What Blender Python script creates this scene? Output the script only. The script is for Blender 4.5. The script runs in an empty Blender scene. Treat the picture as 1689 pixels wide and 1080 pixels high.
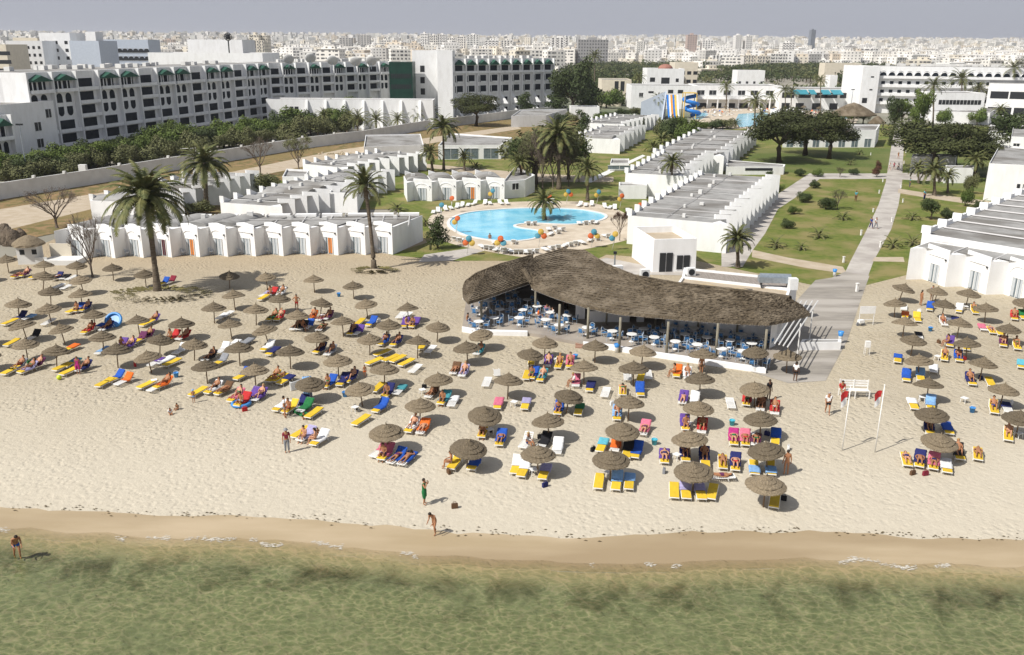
SKY_SAT=0.5; SKY_VAL=1.0; SKY_TINT=(.96,.97,1.0,1); EXPO=0.44; HAZE=0.00009; HAZE_COL=(4.05,4.22,4.85,1)
import bpy, bmesh, math, random
from mathutils import Vector, Matrix, noise
R=math.radians; PI=math.pi
rnd=random.Random(7)
sc=bpy.context.scene
COL=sc.collection
# ---------------------------------------------------------------- camera model (used to place things on the real ground)
F=1450.0; H=26.0; CX,CY=844.5,540.0
TH=math.atan((540-72)/F); ROLL=math.radians(0.4)
def ray(px,py):
    u=(px-CX)/F; v=(py-CY)/F
    c,s=math.cos(ROLL),math.sin(ROLL)
    # horizon falls to the right: undo roll
    u,v = u*c+v*s, -u*s+v*c
    ct,st=math.cos(TH),math.sin(TH)
    return (u, ct - v*st, -st - v*ct)
def G(px,py,z=0.0):
    x,y,w=ray(px,py)
    t=(z-H)/w
    return (x*t,y*t)
def proj(X,Y,Z):
    ct,st=math.cos(TH),math.sin(TH)
    dz=Z-H
    d=Y*ct-dz*st
    v=(-Y*st-dz*ct)/d; u=X/d
    c,s=math.cos(ROLL),math.sin(ROLL)
    u,v=u*c-v*s,u*s+v*c
    return CX+F*u,CY+F*v
def hgt(px,py,ty):
    X,Y=G(px,py)
    lo,hi=0,60
    for _ in range(50):
        m=(lo+hi)/2
        if proj(X,Y,m)[1]>ty: lo=m
        else: hi=m
    return lo
def G3(px,py,z=0.0):
    a=G(px,py,z); return Vector((a[0],a[1],z))
cam=bpy.data.cameras.new('camera'); co=bpy.data.objects.new('camera',cam); COL.objects.link(co)
co.location=(0,0,H)
co.rotation_euler=(Matrix.Rotation(PI/2-TH,4,'X')@Matrix.Rotation(ROLL,4,'Z')).to_euler()
cam.sensor_width=36; cam.lens=36*F/1689; cam.clip_end=20000; cam.clip_start=0.5
sc.camera=co
# ---------------------------------------------------------------- light
SUN_EL=R(49); SH=R(33)                 # shadows run 28 degrees behind the picture's right
w=bpy.data.worlds.new('World'); sc.world=w; w.use_nodes=True
nt=w.node_tree; bg=nt.nodes['Background']; sky=nt.nodes.new('ShaderNodeTexSky')
sky.sky_type='NISHITA'; sky.sun_disc=False; sky.sun_elevation=SUN_EL
sdir=Vector((-math.cos(SH)*math.cos(SUN_EL),-math.sin(SH)*math.cos(SUN_EL),math.sin(SUN_EL)))
sky.sun_rotation=math.atan2(sdir.x,sdir.y)
sky.dust_density=2.0; sky.air_density=1.0; sky.ozone_density=2.0; sky.altitude=0
hs=nt.nodes.new('ShaderNodeHueSaturation'); hs.inputs['Saturation'].default_value=SKY_SAT; hs.inputs['Value'].default_value=SKY_VAL
tintn=nt.nodes.new('ShaderNodeMixRGB'); tintn.blend_type='MULTIPLY'; tintn.inputs[0].default_value=1; tintn.inputs[2].default_value=SKY_TINT
nt.links.new(sky.outputs[0],hs.inputs['Color']); nt.links.new(hs.outputs[0],tintn.inputs[1]); 
_tc=nt.nodes.new('ShaderNodeTexCoord'); _sx=nt.nodes.new('ShaderNodeSeparateXYZ'); nt.links.new(_tc.outputs['Generated'],_sx.inputs[0])
_mr=nt.nodes.new('ShaderNodeMapRange'); _mr.inputs[1].default_value=0.0; _mr.inputs[2].default_value=.7; _mr.inputs[3].default_value=.92; _mr.inputs[4].default_value=.25; nt.links.new(_sx.outputs['Z'],_mr.inputs[0])
_hz=nt.nodes.new('ShaderNodeMixRGB'); _hz.inputs[2].default_value=HAZE_COL; nt.links.new(_mr.outputs[0],_hz.inputs[0]); nt.links.new(tintn.outputs[0],_hz.inputs[1]); nt.links.new(_hz.outputs[0],bg.inputs[0])
bg.inputs[1].default_value=0.08
sl=bpy.data.lights.new('sun','SUN'); sl.energy=3.9; sl.angle=R(0.55); sl.color=(1,.96,.90)
so=bpy.data.objects.new('sun',sl); COL.objects.link(so); so.rotation_euler=sdir.to_track_quat('Z','Y').to_euler()
sc.view_settings.view_transform='Standard'; sc.view_settings.look='None'; sc.view_settings.exposure=EXPO; sc.view_settings.gamma=1
sc.cycles.max_bounces=6; sc.cycles.transparent_max_bounces=12; sc.cycles.volume_bounces=0
sc.cycles.use_denoising=True
# ---------------------------------------------------------------- materials
MATS={}
def mat(name,col=(.5,.5,.5),rough=.8,col2=None,scale=3.0,bump=0.0,bscale=20.0,spec=.3,detail=4,world=False,mix=(.35,.65),col3=None,scale3=.05,stretch=None,alpha=None,emis=None,metal=0,dist=.02,back=0,perobj=0):
    if name in MATS: return MATS[name]
    m=bpy.data.materials.new(name); MATS[name]=m; m.use_nodes=True; n=m.node_tree; b=n.nodes['Principled BSDF']
    b.inputs['Base Color'].default_value=(*col,1); b.inputs['Roughness'].default_value=rough; b.inputs['Specular IOR Level'].default_value=spec; b.inputs['Metallic'].default_value=metal
    L=n.links.new
    if col2 or bump:
        if world: tc=n.nodes.new('ShaderNodeNewGeometry').outputs['Position']
        else: tc=n.nodes.new('ShaderNodeTexCoord').outputs['Object']
        if stretch:
            mp=n.nodes.new('ShaderNodeMapping'); mp.inputs['Scale'].default_value=stretch; L(tc,mp.inputs[0]); tc=mp.outputs[0]
    if col2:
        nz=n.nodes.new('ShaderNodeTexNoise'); nz.inputs['Scale'].default_value=scale; nz.inputs['Detail'].default_value=detail; L(tc,nz.inputs['Vector'])
        cr=n.nodes.new('ShaderNodeValToRGB'); cr.color_ramp.elements[0].position=mix[0]; cr.color_ramp.elements[1].position=mix[1]
        cr.color_ramp.elements[0].color=(*col,1); cr.color_ramp.elements[1].color=(*col2,1); L(nz.outputs[0],cr.inputs[0]); out=cr.outputs[0]
        if col3:
            n3=n.nodes.new('ShaderNodeTexNoise'); n3.inputs['Scale'].default_value=scale3; n3.inputs['Detail'].default_value=5; L(tc,n3.inputs['Vector'])
            r3=n.nodes.new('ShaderNodeValToRGB'); r3.color_ramp.elements[0].position=.45; r3.color_ramp.elements[1].position=.62; L(n3.outputs[0],r3.inputs[0])
            mx=n.nodes.new('ShaderNodeMixRGB'); L(r3.outputs[0],mx.inputs[0]); L(out,mx.inputs[1]); mx.inputs[2].default_value=(*col3,1); out=mx.outputs[0]
        if perobj:
            oi=n.nodes.new('ShaderNodeObjectInfo'); mr=n.nodes.new('ShaderNodeMapRange'); mr.inputs[3].default_value=1-perobj; mr.inputs[4].default_value=1+perobj; L(oi.outputs['Random'],mr.inputs[0])
            mu=n.nodes.new('ShaderNodeVectorMath'); mu.operation='SCALE'; L(out,mu.inputs[0]); L(mr.outputs[0],mu.inputs['Scale']); out=mu.outputs[0]
        L(out,b.inputs['Base Color'])
    if bump:
        bn=n.nodes.new('ShaderNodeTexNoise'); bn.inputs['Scale'].default_value=bscale; bn.inputs['Detail'].default_value=3; L(tc,bn.inputs['Vector'])
        bp=n.nodes.new('ShaderNodeBump'); bp.inputs['Strength'].default_value=bump; bp.inputs['Distance'].default_value=dist; L(bn.outputs[0],bp.inputs['Height']); L(bp.outputs[0],b.inputs['Normal'])
    if emis: b.inputs['Emission Color'].default_value=(*emis,1); b.inputs['Emission Strength'].default_value=1
    return m
# ---------------------------------------------------------------- mesh builder
class MB:
    def __init__(s): s.v=[]; s.f=[]; s.m=[]; s.mats=[]
    def mi(s,m):
        if m is None: return 0
        if m not in s.mats: s.mats.append(m)
        return s.mats.index(m)
    def add(s,vs,fs,m=None):
        o=len(s.v); s.v+= [tuple(p) for p in vs]; k=s.mi(m)
        for f in fs: s.f.append([i+o for i in f]); s.m.append(k)
    def quad(s,a,b,c,d,m=None): s.add([a,b,c,d],[(0,1,2,3)],m)
    def box(s,c,d,m=None,rz=0,M=None):
        hx,hy,hz=d[0]/2,d[1]/2,d[2]/2
        vs=[Vector((x,y,z)) for z in(-hz,hz) for y in(-hy,hy) for x in(-hx,hx)]
        if rz: rm=Matrix.Rotation(rz,3,'Z'); vs=[rm@v for v in vs]
        vs=[v+Vector(c) for v in vs]
        if M: vs=[M@v for v in vs]
        s.add(vs,[(0,2,3,1),(4,5,7,6),(0,1,5,4),(2,6,7,3),(0,4,6,2),(1,3,7,5)],m)
    def prism(s,pts,z0,z1,m=None,mtop=None,bottom=False):   # vertical prism over polygon (ccw)
        n=len(pts)
        a=0
        for i in range(n): a+=pts[i][0]*pts[(i+1)%n][1]-pts[(i+1)%n][0]*pts[i][1]
        if a<0: pts=pts[::-1]
        vs=[(p[0],p[1],z0) for p in pts]+[(p[0],p[1],z1) for p in pts]
        s.add(vs,[(i,(i+1)%n,(i+1)%n+n,i+n) for i in range(n)],m)
        s.add([(p[0],p[1],z1) for p in pts],[tuple(range(n))],mtop or m)
        if bottom: s.add([(p[0],p[1],z0) for p in pts][::-1],[tuple(range(n))],m)
    def tube(s,pts,rad,m=None,n=6,cap=True):
        pts=[Vector(p) for p in pts]
        if not hasattr(rad,'__len__'): rad=[rad]*len(pts)
        rings=[]; 
        for i,p in enumerate(pts):
            d=(pts[min(i+1,len(pts)-1)]-pts[max(i-1,0)])
            if d.length<1e-6: d=Vector((0,0,1))
            d.normalize()
            u=d.cross(Vector((0,0,1)))
            if u.length<.05: u=d.cross(Vector((0,1,0)))
            u.normalize(); v=d.cross(u)
            rings.append([p+(u*math.cos(t)+v*math.sin(t))*rad[i] for t in [2*PI*k/n for k in range(n)]])
        vs=[q for r in rings for q in r]; fs=[]
        for i in range(len(pts)-1):
            for k in range(n):
                a=i*n+k; b=i*n+(k+1)%n; fs.append((a,a+n,b+n,b))
        if cap: fs.append(tuple(range(n))); fs.append(tuple(range((len(pts)-1)*n,len(pts)*n))[::-1])
        s.add(vs,fs,m)
    def lathe(s,prof,m=None,n=16,c=(0,0,0),jit=0,r_=None,sq=1):   # profile [(r,z)]
        vs=[];fs=[]
        for r,z in prof:
            for k in range(n):
                t=2*PI*k/n; rr=r*(1+(r_.uniform(-jit,jit) if r_ and jit else 0))
                vs.append((c[0]+rr*math.cos(t),c[1]+rr*math.sin(t)*sq,c[2]+z))
        for i in range(len(prof)-1):
            for k in range(n):
                a=i*n+k; b=i*n+(k+1)%n; fs.append((a,b,b+n,a+n))
        s.add(vs,fs,m)
    def ell(s,c,r,m=None,n=10,rings=6,half=False):
        pr=[]
        lo=0 if half else -PI/2
        for i in range(rings+1):
            t=lo+(PI/2-lo)*i/rings; pr.append((max(math.cos(t),.001),math.sin(t)))
        vs=[];fs=[]
        for q,z in pr:
            for k in range(n): vs.append((c[0]+r[0]*q*math.cos(2*PI*k/n),c[1]+r[1]*q*math.sin(2*PI*k/n),c[2]+r[2]*z))
        for i in range(rings):
            for k in range(n): a=i*n+k;b=i*n+(k+1)%n; fs.append((a,b,b+n,a+n))
        s.add(vs,fs,m)
    def mesh(s,name,m=None,smooth=False):
        me=bpy.data.meshes.new(name); me.from_pydata(s.v,[],s.f)
        ms=s.mats or ([m] if m else [])
        for q in ms: me.materials.append(q)
        if len(ms)>1: me.polygons.foreach_set('material_index',s.m)
        if smooth: me.polygons.foreach_set('use_smooth',[True]*len(me.polygons))
        me.update(); return me
    def build(s,name,m=None,parent=None,smooth=False,loc=None):
        return link(name,s.mesh(name,m,smooth),parent,loc)
def link(name,me,parent=None,loc=None):
    o=bpy.data.objects.new(name,me); COL.objects.link(o)
    if parent: o.parent=parent
    if loc is not None: o.location=loc
    return o
def tag(o,label=None,cat=None,group=None,kind=None):
    if label: o['label']=label
    if cat: o['category']=cat
    if group: o['group']=group
    if kind: o['kind']=kind
    return o
def empty(name,loc=(0,0,0),rz=0,label=None,cat=None,group=None):
    o=bpy.data.objects.new(name,None); COL.objects.link(o); o.location=loc; o.rotation_euler=(0,0,rz); o.empty_display_size=.3
    return tag(o,label,cat,group)
KIDS={}
def kids(o):
    return [c for c in bpy.data.objects if c.parent==o]
class Proto:            # a thing with parts, described once and linked many times (meshes shared)
    def __init__(s,name,cat,root=None): s.name=name; s.cat=cat; s.parts=[]; s.root=root; s.objs=None
    def part(s,name,me,sub=()): s.parts.append((name,me,sub)); return s
    def place(s,loc,rz=0,scale=1,label=None,group=None,mats=None,tilt=None):
        r=bpy.data.objects.new(s.name,s.root); COL.objects.link(r); r.location=loc
        r.rotation_euler=(tilt[0] if tilt else 0,tilt[1] if tilt else 0,rz)
        r.scale=(scale,)*3 if not hasattr(scale,'__len__') else scale
        tag(r,label,s.cat,group)
        for nm,me,sub in s.parts:
            o=link(nm,me,r)
            if mats and nm in mats: setmat(o,mats[nm])
            for sn,sm in sub:
                q=link(sn,sm,o)
                if mats and sn in mats: setmat(q,mats[sn])
        return r
def setmat(o,m):
    if o.data and len(o.material_slots)==0: return
    o.material_slots[0].link='OBJECT'; o.material_slots[0].material=m
# ---------------------------------------------------------------- labels: say which one, by look first, then counted outward from a landmark
ORD=['closest','second out','third out','fourth out','fifth out','sixth out','seventh out','eighth out','ninth out','tenth out','eleventh out','twelfth out','thirteenth out','fourteenth out','fifteenth out','sixteenth out','seventeenth out','eighteenth out','nineteenth out','twentieth out']
ORD+= [t+' out' for t in ['twenty-first','twenty-second','twenty-third','twenty-fourth','twenty-fifth','twenty-sixth','twenty-seventh','twenty-eighth','twenty-ninth','thirtieth']]
MARKS=[]
def mark(px,py,name): g=G(px,py); MARKS.append((g[0],g[1],name))
PENDING=[]
def later(o,base): PENDING.append((o,base))
def finish_labels(items,marks):
    d={}
    for o,base in items:
        x,y=o.location.x,o.location.y
        best=min(marks,key=lambda m:math.hypot(m[0]-x,m[1]-y))
        d.setdefault((base,best[2]),[]).append((math.hypot(best[0]-x,best[1]-y),o))
    bases={}
    for (b,mk),l in d.items(): bases[b]=bases.get(b,0)+len(l)
    for (b,mk),l in d.items():
        l.sort(key=lambda t:t[0])
        for i,(q,o) in enumerate(l):
            if bases[b]==1: o['label']=b+(' near '+mk if len(b.split())<4 else '')
            elif len(l)==1: o['label']=b+' near '+mk
            else: o['label']=b+', '+('closest to ' if i==0 else ORD[i]+' from ')+mk
def sheet(name,pts,z,m,kind='structure',label=None):
    b=MB(); b.add([(p[0],p[1],z) for p in pts],[tuple(range(len(pts)))],m); o=b.build(name,m); o['kind']=kind
    # keep upward
    if o.data.polygons[0].normal.z<0: o.data.flip_normals()
    return o
def PX(*ps,z=0.0): return [G(a,b,z) for a,b in ps]
# ================================================================= GROUND, SEA, BEACH
def nodes_sand():
    m=bpy.data.materials.new('sand'); m.use_nodes=True; n=m.node_tree; L=n.links.new; b=n.nodes['Principled BSDF']; b.inputs['Roughness'].default_value=.95; b.inputs['Specular IOR Level'].default_value=.1
    pos=n.nodes.new('ShaderNodeNewGeometry').outputs['Position']
    def nz(s,d=4,rg=.5):
        q=n.nodes.new('ShaderNodeTexNoise'); q.inputs['Scale'].default_value=s; q.inputs['Detail'].default_value=d; q.inputs['Roughness'].default_value=rg; L(pos,q.inputs['Vector']); return q.outputs[0]
    def ramp(i,a,b_,c1=(0,0,0,1),c2=(1,1,1,1)):
        r=n.nodes.new('ShaderNodeValToRGB'); r.color_ramp.elements[0].position=a; r.color_ramp.elements[1].position=b_; r.color_ramp.elements[0].color=c1; r.color_ramp.elements[1].color=c2; L(i,r.inputs[0]); return r.outputs[0]
    def mx(f,a,b_,mode='MIX'):
        q=n.nodes.new('ShaderNodeMixRGB'); q.blend_type=mode
        for i,v in ((0,f),(1,a),(2,b_)):
            if isinstance(v,(int,float)): q.inputs[i].default_value=v
            elif isinstance(v,tuple): q.inputs[i].default_value=v
            else: L(v,q.inputs[i])
        return q.outputs[0]
    c=ramp(nz(.09,5),.38,.62,(.36,.305,.215,1),(.415,.36,.26,1))
    c=mx(ramp(nz(1.7,6,.7),.35,.7),c,(.455,.40,.305,1))
    # paler trodden band nearer the water and a brown edge behind: real sand colours
    sx=n.nodes.new('ShaderNodeSeparateXYZ'); L(pos,sx.inputs[0])
    wob=n.nodes.new('ShaderNodeMath'); wob.operation='MULTIPLY_ADD'; L(nz(.06,3),wob.inputs[0]); wob.inputs[1].default_value=14; L(sx.outputs['Y'],wob.inputs[2])
    mr=n.nodes.new('ShaderNodeMapRange'); mr.inputs[1].default_value=78; mr.inputs[2].default_value=58; L(wob.outputs[0],mr.inputs[0])
    c=mx(mr.outputs[0],c,mx(ramp(nz(2.5,5,.7),.3,.7),(.475,.425,.335,1),(.53,.48,.382,1)))
    mr2=n.nodes.new('ShaderNodeMapRange'); mr2.inputs[1].default_value=100; mr2.inputs[2].default_value=118; L(wob.outputs[0],mr2.inputs[0])
    c=mx(mr2.outputs[0],c,(.37,.30,.205,1))
    L(c,b.inputs['Base Color'])
    # footprints
    vo=n.nodes.new('ShaderNodeTexVoronoi'); vo.feature='SMOOTH_F1'; vo.inputs['Scale'].default_value=2.6; vo.inputs['Randomness'].default_value=1; L(pos,vo.inputs['Vector'])
    h=ramp(vo.outputs['Distance'],.02,.42)
    msk=ramp(nz(.13,4,.6),.36,.56)
    hm=mx(1.0,h,msk,'MULTIPLY')
    h2=mx(.55,hm,nz(3.1,5,.7))
    mr3=n.nodes.new('ShaderNodeMapRange'); mr3.inputs[1].default_value=57; mr3.inputs[2].default_value=70; mr3.inputs[3].default_value=.55; mr3.inputs[4].default_value=1.0; L(wob.outputs[0],mr3.inputs[0])
    bp=n.nodes.new('ShaderNodeBump'); bp.inputs['Distance'].default_value=.22; L(h2,bp.inputs['Height']); L(mr3.outputs[0],bp.inputs['Strength']); L(bp.outputs[0],b.inputs['Normal'])
    return m
M_sand=nodes_sand()
M_wet=mat('wet_sand',(.36,.28,.17),.5,(.44,.35,.23),.35,bump=.25,bscale=6,world=True,spec=.35,col3=(.31,.235,.14),scale3=.12,stretch=(.35,1.6,1))
M_dirt=mat('dry_ground',(.25,.165,.08),.95,(.13,.115,.04),.55,bump=.6,bscale=3,world=True,col3=(.20,.15,.06),scale3=.06,dist=.2,mix=(.42,.58))
M_lawn=mat('lawn_turf',(.090,.125,.018),.95,(.15,.165,.035),1.1,bump=.7,bscale=9,world=True,col3=(.215,.185,.07),scale3=.2,dist=.08,detail=8)
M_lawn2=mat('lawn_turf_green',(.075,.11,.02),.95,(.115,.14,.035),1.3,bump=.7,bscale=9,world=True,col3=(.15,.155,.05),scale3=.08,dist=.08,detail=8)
M_path=mat('concrete_path',(.40,.37,.33),.9,(.47,.44,.40),.8,bump=.2,bscale=8,world=True,col3=(.34,.31,.28),scale3=.25)
M_pave=mat('stone_paving',(.30,.275,.235),.85,(.22,.20,.175),1.2,bump=.4,bscale=5,world=True,col3=(.38,.35,.31),scale3=.22,stretch=(.35,1.6,1))
M_sandpath=mat('sandy_path',(.38,.31,.22),.95,(.45,.38,.29),.6,bump=.3,bscale=6,world=True)
M_white=mat('white_render',(.81,.81,.80),.85,(.69,.685,.665),.7,bump=.08,bscale=4,world=True,detail=9,mix=(.42,.85),stretch=(1.4,1.4,.45))
M_white2=mat('weathered_white_render',(.70,.695,.67),.9,(.56,.555,.53),.5,bump=.12,bscale=4,world=True,detail=8,mix=(.3,.75))
M_cream=mat('cream_render',(.68,.62,.50),.9,(.62,.56,.45),.7,world=True)
# base ground to the horizon
gpts=[(-9000,60),(9000,60),(9000,16000),(-9000,16000)]
M_city=mat('city_ground',(.36,.33,.28),.95,(.20,.19,.15),.02,world=True,detail=8,col3=(.12,.14,.08),scale3=.004)
def gz(x,y):      # the town climbs gently away from the sea
    t=max(0,min(1,(y-1150)/4200)); return 58*t*t*(3-2*t)*(1+.12*noise.noise(Vector((x*.0008,y*.0008,0))))
b=MB(); gy=[60,130,300,600,1000,1150]+[1150+350*k for k in range(1,16)]+[8000,12000,16000]; gx=[-9000,-4000]+[-3200+400*k for k in range(17)]+[4000,9000]
b.add([(x,y,-.06+gz(x,y)) for y in gy for x in gx],[(j*len(gx)+i,j*len(gx)+i+1,(j+1)*len(gx)+i+1,(j+1)*len(gx)+i) for j in range(len(gy)-1) for i in range(len(gx)-1)],M_city)
g=b.build('ground',M_city,None,True); g['kind']='structure'
# shoreline curves from the photograph's water edge, in ground metres
def curve(ps,n=160):
    xs=[p[0] for p in ps]
    out=[]
    for i in range(n+1):
        x=xs[0]+(xs[-1]-xs[0])*i/n
        for k in range(len(ps)-1):
            if ps[k][0]<=x<=ps[k+1][0]:
                t=(x-ps[k][0])/(ps[k+1][0]-ps[k][0]); t=t*t*(3-2*t) ; y=ps[k][1]*(1-t)+ps[k+1][1]*t; break
        out.append((x,y))
    return out
E_w=PX((-900,858),(-300,868),(0,876),(150,884),(300,889),(440,893),(600,906),(720,919),(850,929),(1000,932),(1150,930),(1280,924),(1400,931),(1520,936),(1689,940),(2200,950),(2900,955))
E_d=PX((-900,815),(-300,826),(0,836),(120,841),(250,850),(380,851),(480,854),(600,864),(720,876),(845,883),(960,886),(1050,883),(1150,877),(1250,877),(1360,879),(1500,887),(1600,891),(1689,892),(2200,900),(2900,905))
E_w=[(x,y+.45) for x,y in E_w]; cw=curve(E_w); cd=curve(E_d)
# beach: gently graded sheet from the waterline to the back of the beach, dips under the sea as sea bed
def strip(name,c0,c1,z0f,z1f,m,nx=None,ny=6,zf=None,kind='structure'):
    b=MB(); n=len(c0); vs=[];fs=[]
    for j in range(ny+1):
        t=j/ny
        for i in range(n):
            x=c0[i][0]*(1-t)+c1[i][0]*t; y=c0[i][1]*(1-t)+c1[i][1]*t; z=zf(x,y,t) if zf else z0f*(1-t)+z1f*t
            vs.append((x,y,z))
    for j in range(ny):
        for i in range(n-1): a=j*n+i; fs.append((a,a+1,a+1+n,a+n))
    b.add(vs,fs,m); o=b.build(name,m,smooth=True); o['kind']=kind
    if o.data.polygons[0].normal.z<0: o.data.flip_normals()
    return o
nn=len(cw)
wig=lambda x,y,s,a: noise.noise(Vector((x*s,y*s,3.3)))*a
cwj=[(x,y+wig(x,0,.35,.5)+wig(x,9,1.3,.18)) for x,y in cw]
cdj=[(x,y+wig(x,5,.4,.5)+wig(x,2,1.7,.22)) for x,y in cd]
strip('wet_sand',[(x,y-.9) for x,y in cwj],cdj,0,0,M_wet,ny=4,zf=lambda x,y,t:-.06*(1-t)+.012*t)
back=[(x,132.0) for x,y in cd]
strip('beach',cdj,back,0,0,M_sand,ny=8,zf=lambda x,y,t:0.0)
sea_far=[(x,-30) for x,y in cw]
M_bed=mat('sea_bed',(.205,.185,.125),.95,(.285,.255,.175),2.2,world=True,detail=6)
def bed():
    m=M_bed; n=m.node_tree; L=n.links.new; b=n.nodes['Principled BSDF']
    src=b.inputs['Base Color'].links[0].from_socket
    pos=n.nodes.new('ShaderNodeNewGeometry').outputs['Position']
    nz=n.nodes.new('ShaderNodeTexNoise'); nz.inputs['Scale'].default_value=.45; nz.inputs['Detail'].default_value=8; nz.inputs['Roughness'].default_value=.62; nz.inputs['Distortion'].default_value=.6; L(pos,nz.inputs['Vector'])
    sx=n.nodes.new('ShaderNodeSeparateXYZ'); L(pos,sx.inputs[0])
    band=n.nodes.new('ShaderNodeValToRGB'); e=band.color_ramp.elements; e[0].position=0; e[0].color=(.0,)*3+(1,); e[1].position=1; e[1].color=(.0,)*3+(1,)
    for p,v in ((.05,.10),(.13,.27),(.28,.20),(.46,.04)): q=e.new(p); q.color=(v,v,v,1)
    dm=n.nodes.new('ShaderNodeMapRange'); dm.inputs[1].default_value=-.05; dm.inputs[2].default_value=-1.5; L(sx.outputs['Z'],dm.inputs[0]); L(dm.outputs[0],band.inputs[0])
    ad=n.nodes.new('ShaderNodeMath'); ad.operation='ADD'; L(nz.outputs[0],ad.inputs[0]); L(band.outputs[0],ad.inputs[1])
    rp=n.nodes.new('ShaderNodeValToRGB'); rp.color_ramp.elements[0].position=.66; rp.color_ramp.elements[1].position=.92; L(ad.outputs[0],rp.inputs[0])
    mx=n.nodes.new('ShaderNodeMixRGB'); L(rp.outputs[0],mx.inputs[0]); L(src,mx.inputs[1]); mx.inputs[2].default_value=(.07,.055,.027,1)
    # sand colour right at the edge
    em=n.nodes.new('ShaderNodeMapRange'); em.inputs[1].default_value=-.05; em.inputs[2].default_value=-.32; L(sx.outputs['Z'],em.inputs[0])
    m2=n.nodes.new('ShaderNodeMixRGB'); L(em.outputs[0],m2.inputs[0]); m2.inputs[1].default_value=(.36,.275,.17,1); L(mx.outputs[0],m2.inputs[2])
    L(m2.outputs[0],b.inputs['Base Color'])
bed()
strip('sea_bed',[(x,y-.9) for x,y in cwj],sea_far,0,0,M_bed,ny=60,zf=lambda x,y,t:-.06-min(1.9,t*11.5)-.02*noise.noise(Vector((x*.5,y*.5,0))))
def water():
    m=bpy.data.materials.new('sea_water'); m.use_nodes=True; n=m.node_tree; L=n.links.new; n.nodes.remove(n.nodes['Principled BSDF']); out=n.nodes['Material Output']
    pos=n.nodes.new('ShaderNodeNewGeometry').outputs['Position']
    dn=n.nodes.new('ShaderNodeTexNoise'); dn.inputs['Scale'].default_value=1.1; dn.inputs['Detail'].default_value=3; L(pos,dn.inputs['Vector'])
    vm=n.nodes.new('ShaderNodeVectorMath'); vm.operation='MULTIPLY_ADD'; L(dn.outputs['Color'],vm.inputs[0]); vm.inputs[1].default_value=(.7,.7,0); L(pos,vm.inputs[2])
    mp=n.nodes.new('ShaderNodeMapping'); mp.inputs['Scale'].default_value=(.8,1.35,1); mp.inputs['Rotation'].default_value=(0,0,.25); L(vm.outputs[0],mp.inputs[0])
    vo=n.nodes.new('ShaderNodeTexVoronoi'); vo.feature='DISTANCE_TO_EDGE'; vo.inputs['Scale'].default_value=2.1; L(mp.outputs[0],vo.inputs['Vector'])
    r=n.nodes.new('ShaderNodeValToRGB'); e=r.color_ramp.elements; e[0].position=0; e[0].color=(1,1,.93,1); e[1].position=.30; e[1].color=(.66,.76,.60,1); q=e.new(.05); q.color=(.90,.96,.80,1); q=e.new(.12); q.color=(.72,.82,.65,1); L(vo.outputs['Distance'],r.inputs[0])  # caustic light lines painted into the water's transmission colour
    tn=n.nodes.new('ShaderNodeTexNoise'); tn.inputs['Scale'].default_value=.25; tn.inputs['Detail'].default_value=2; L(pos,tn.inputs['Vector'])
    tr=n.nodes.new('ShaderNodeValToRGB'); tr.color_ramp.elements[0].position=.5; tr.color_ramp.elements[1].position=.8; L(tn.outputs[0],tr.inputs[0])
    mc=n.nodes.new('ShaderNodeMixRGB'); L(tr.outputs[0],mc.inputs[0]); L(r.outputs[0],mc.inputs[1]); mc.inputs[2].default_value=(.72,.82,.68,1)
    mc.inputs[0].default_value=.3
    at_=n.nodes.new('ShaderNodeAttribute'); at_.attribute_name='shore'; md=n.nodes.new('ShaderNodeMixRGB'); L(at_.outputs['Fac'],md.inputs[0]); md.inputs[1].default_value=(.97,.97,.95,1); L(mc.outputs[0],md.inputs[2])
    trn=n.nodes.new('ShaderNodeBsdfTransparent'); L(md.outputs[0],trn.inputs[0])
    gl=n.nodes.new('ShaderNodeBsdfGlossy'); gl.inputs['Roughness'].default_value=.06
    bn=n.nodes.new('ShaderNodeTexNoise'); bn.inputs['Scale'].default_value=3.0; bn.inputs['Detail'].default_value=8; bn.inputs['Distortion'].default_value=.8; L(mp.outputs[0],bn.inputs['Vector'])
    bp=n.nodes.new('ShaderNodeBump'); bp.inputs['Strength'].default_value=.55; bp.inputs['Distance'].default_value=.06; L(bn.outputs[0],bp.inputs['Height'])
    L(bp.outputs[0],gl.inputs['Normal'])
    fr=n.nodes.new('ShaderNodeFresnel'); fr.inputs[0].default_value=1.33; L(bp.outputs[0],fr.inputs['Normal'])
    ms=n.nodes.new('ShaderNodeMixShader'); L(fr.outputs[0],ms.inputs[0]); L(trn.outputs[0],ms.inputs[1]); L(gl.outputs[0],ms.inputs[2]); L(ms.outputs[0],out.inputs['Surface'])
    return m
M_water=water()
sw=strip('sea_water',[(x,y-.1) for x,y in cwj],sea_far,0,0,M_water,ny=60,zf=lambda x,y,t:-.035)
_at=sw.data.attributes.new('shore','FLOAT','POINT'); _w=len(cwj); _at.data.foreach_set('value',[min(1.0,((i//_w)/60)*70/3.0)**.42 for i in range(_w*61)])
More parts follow.
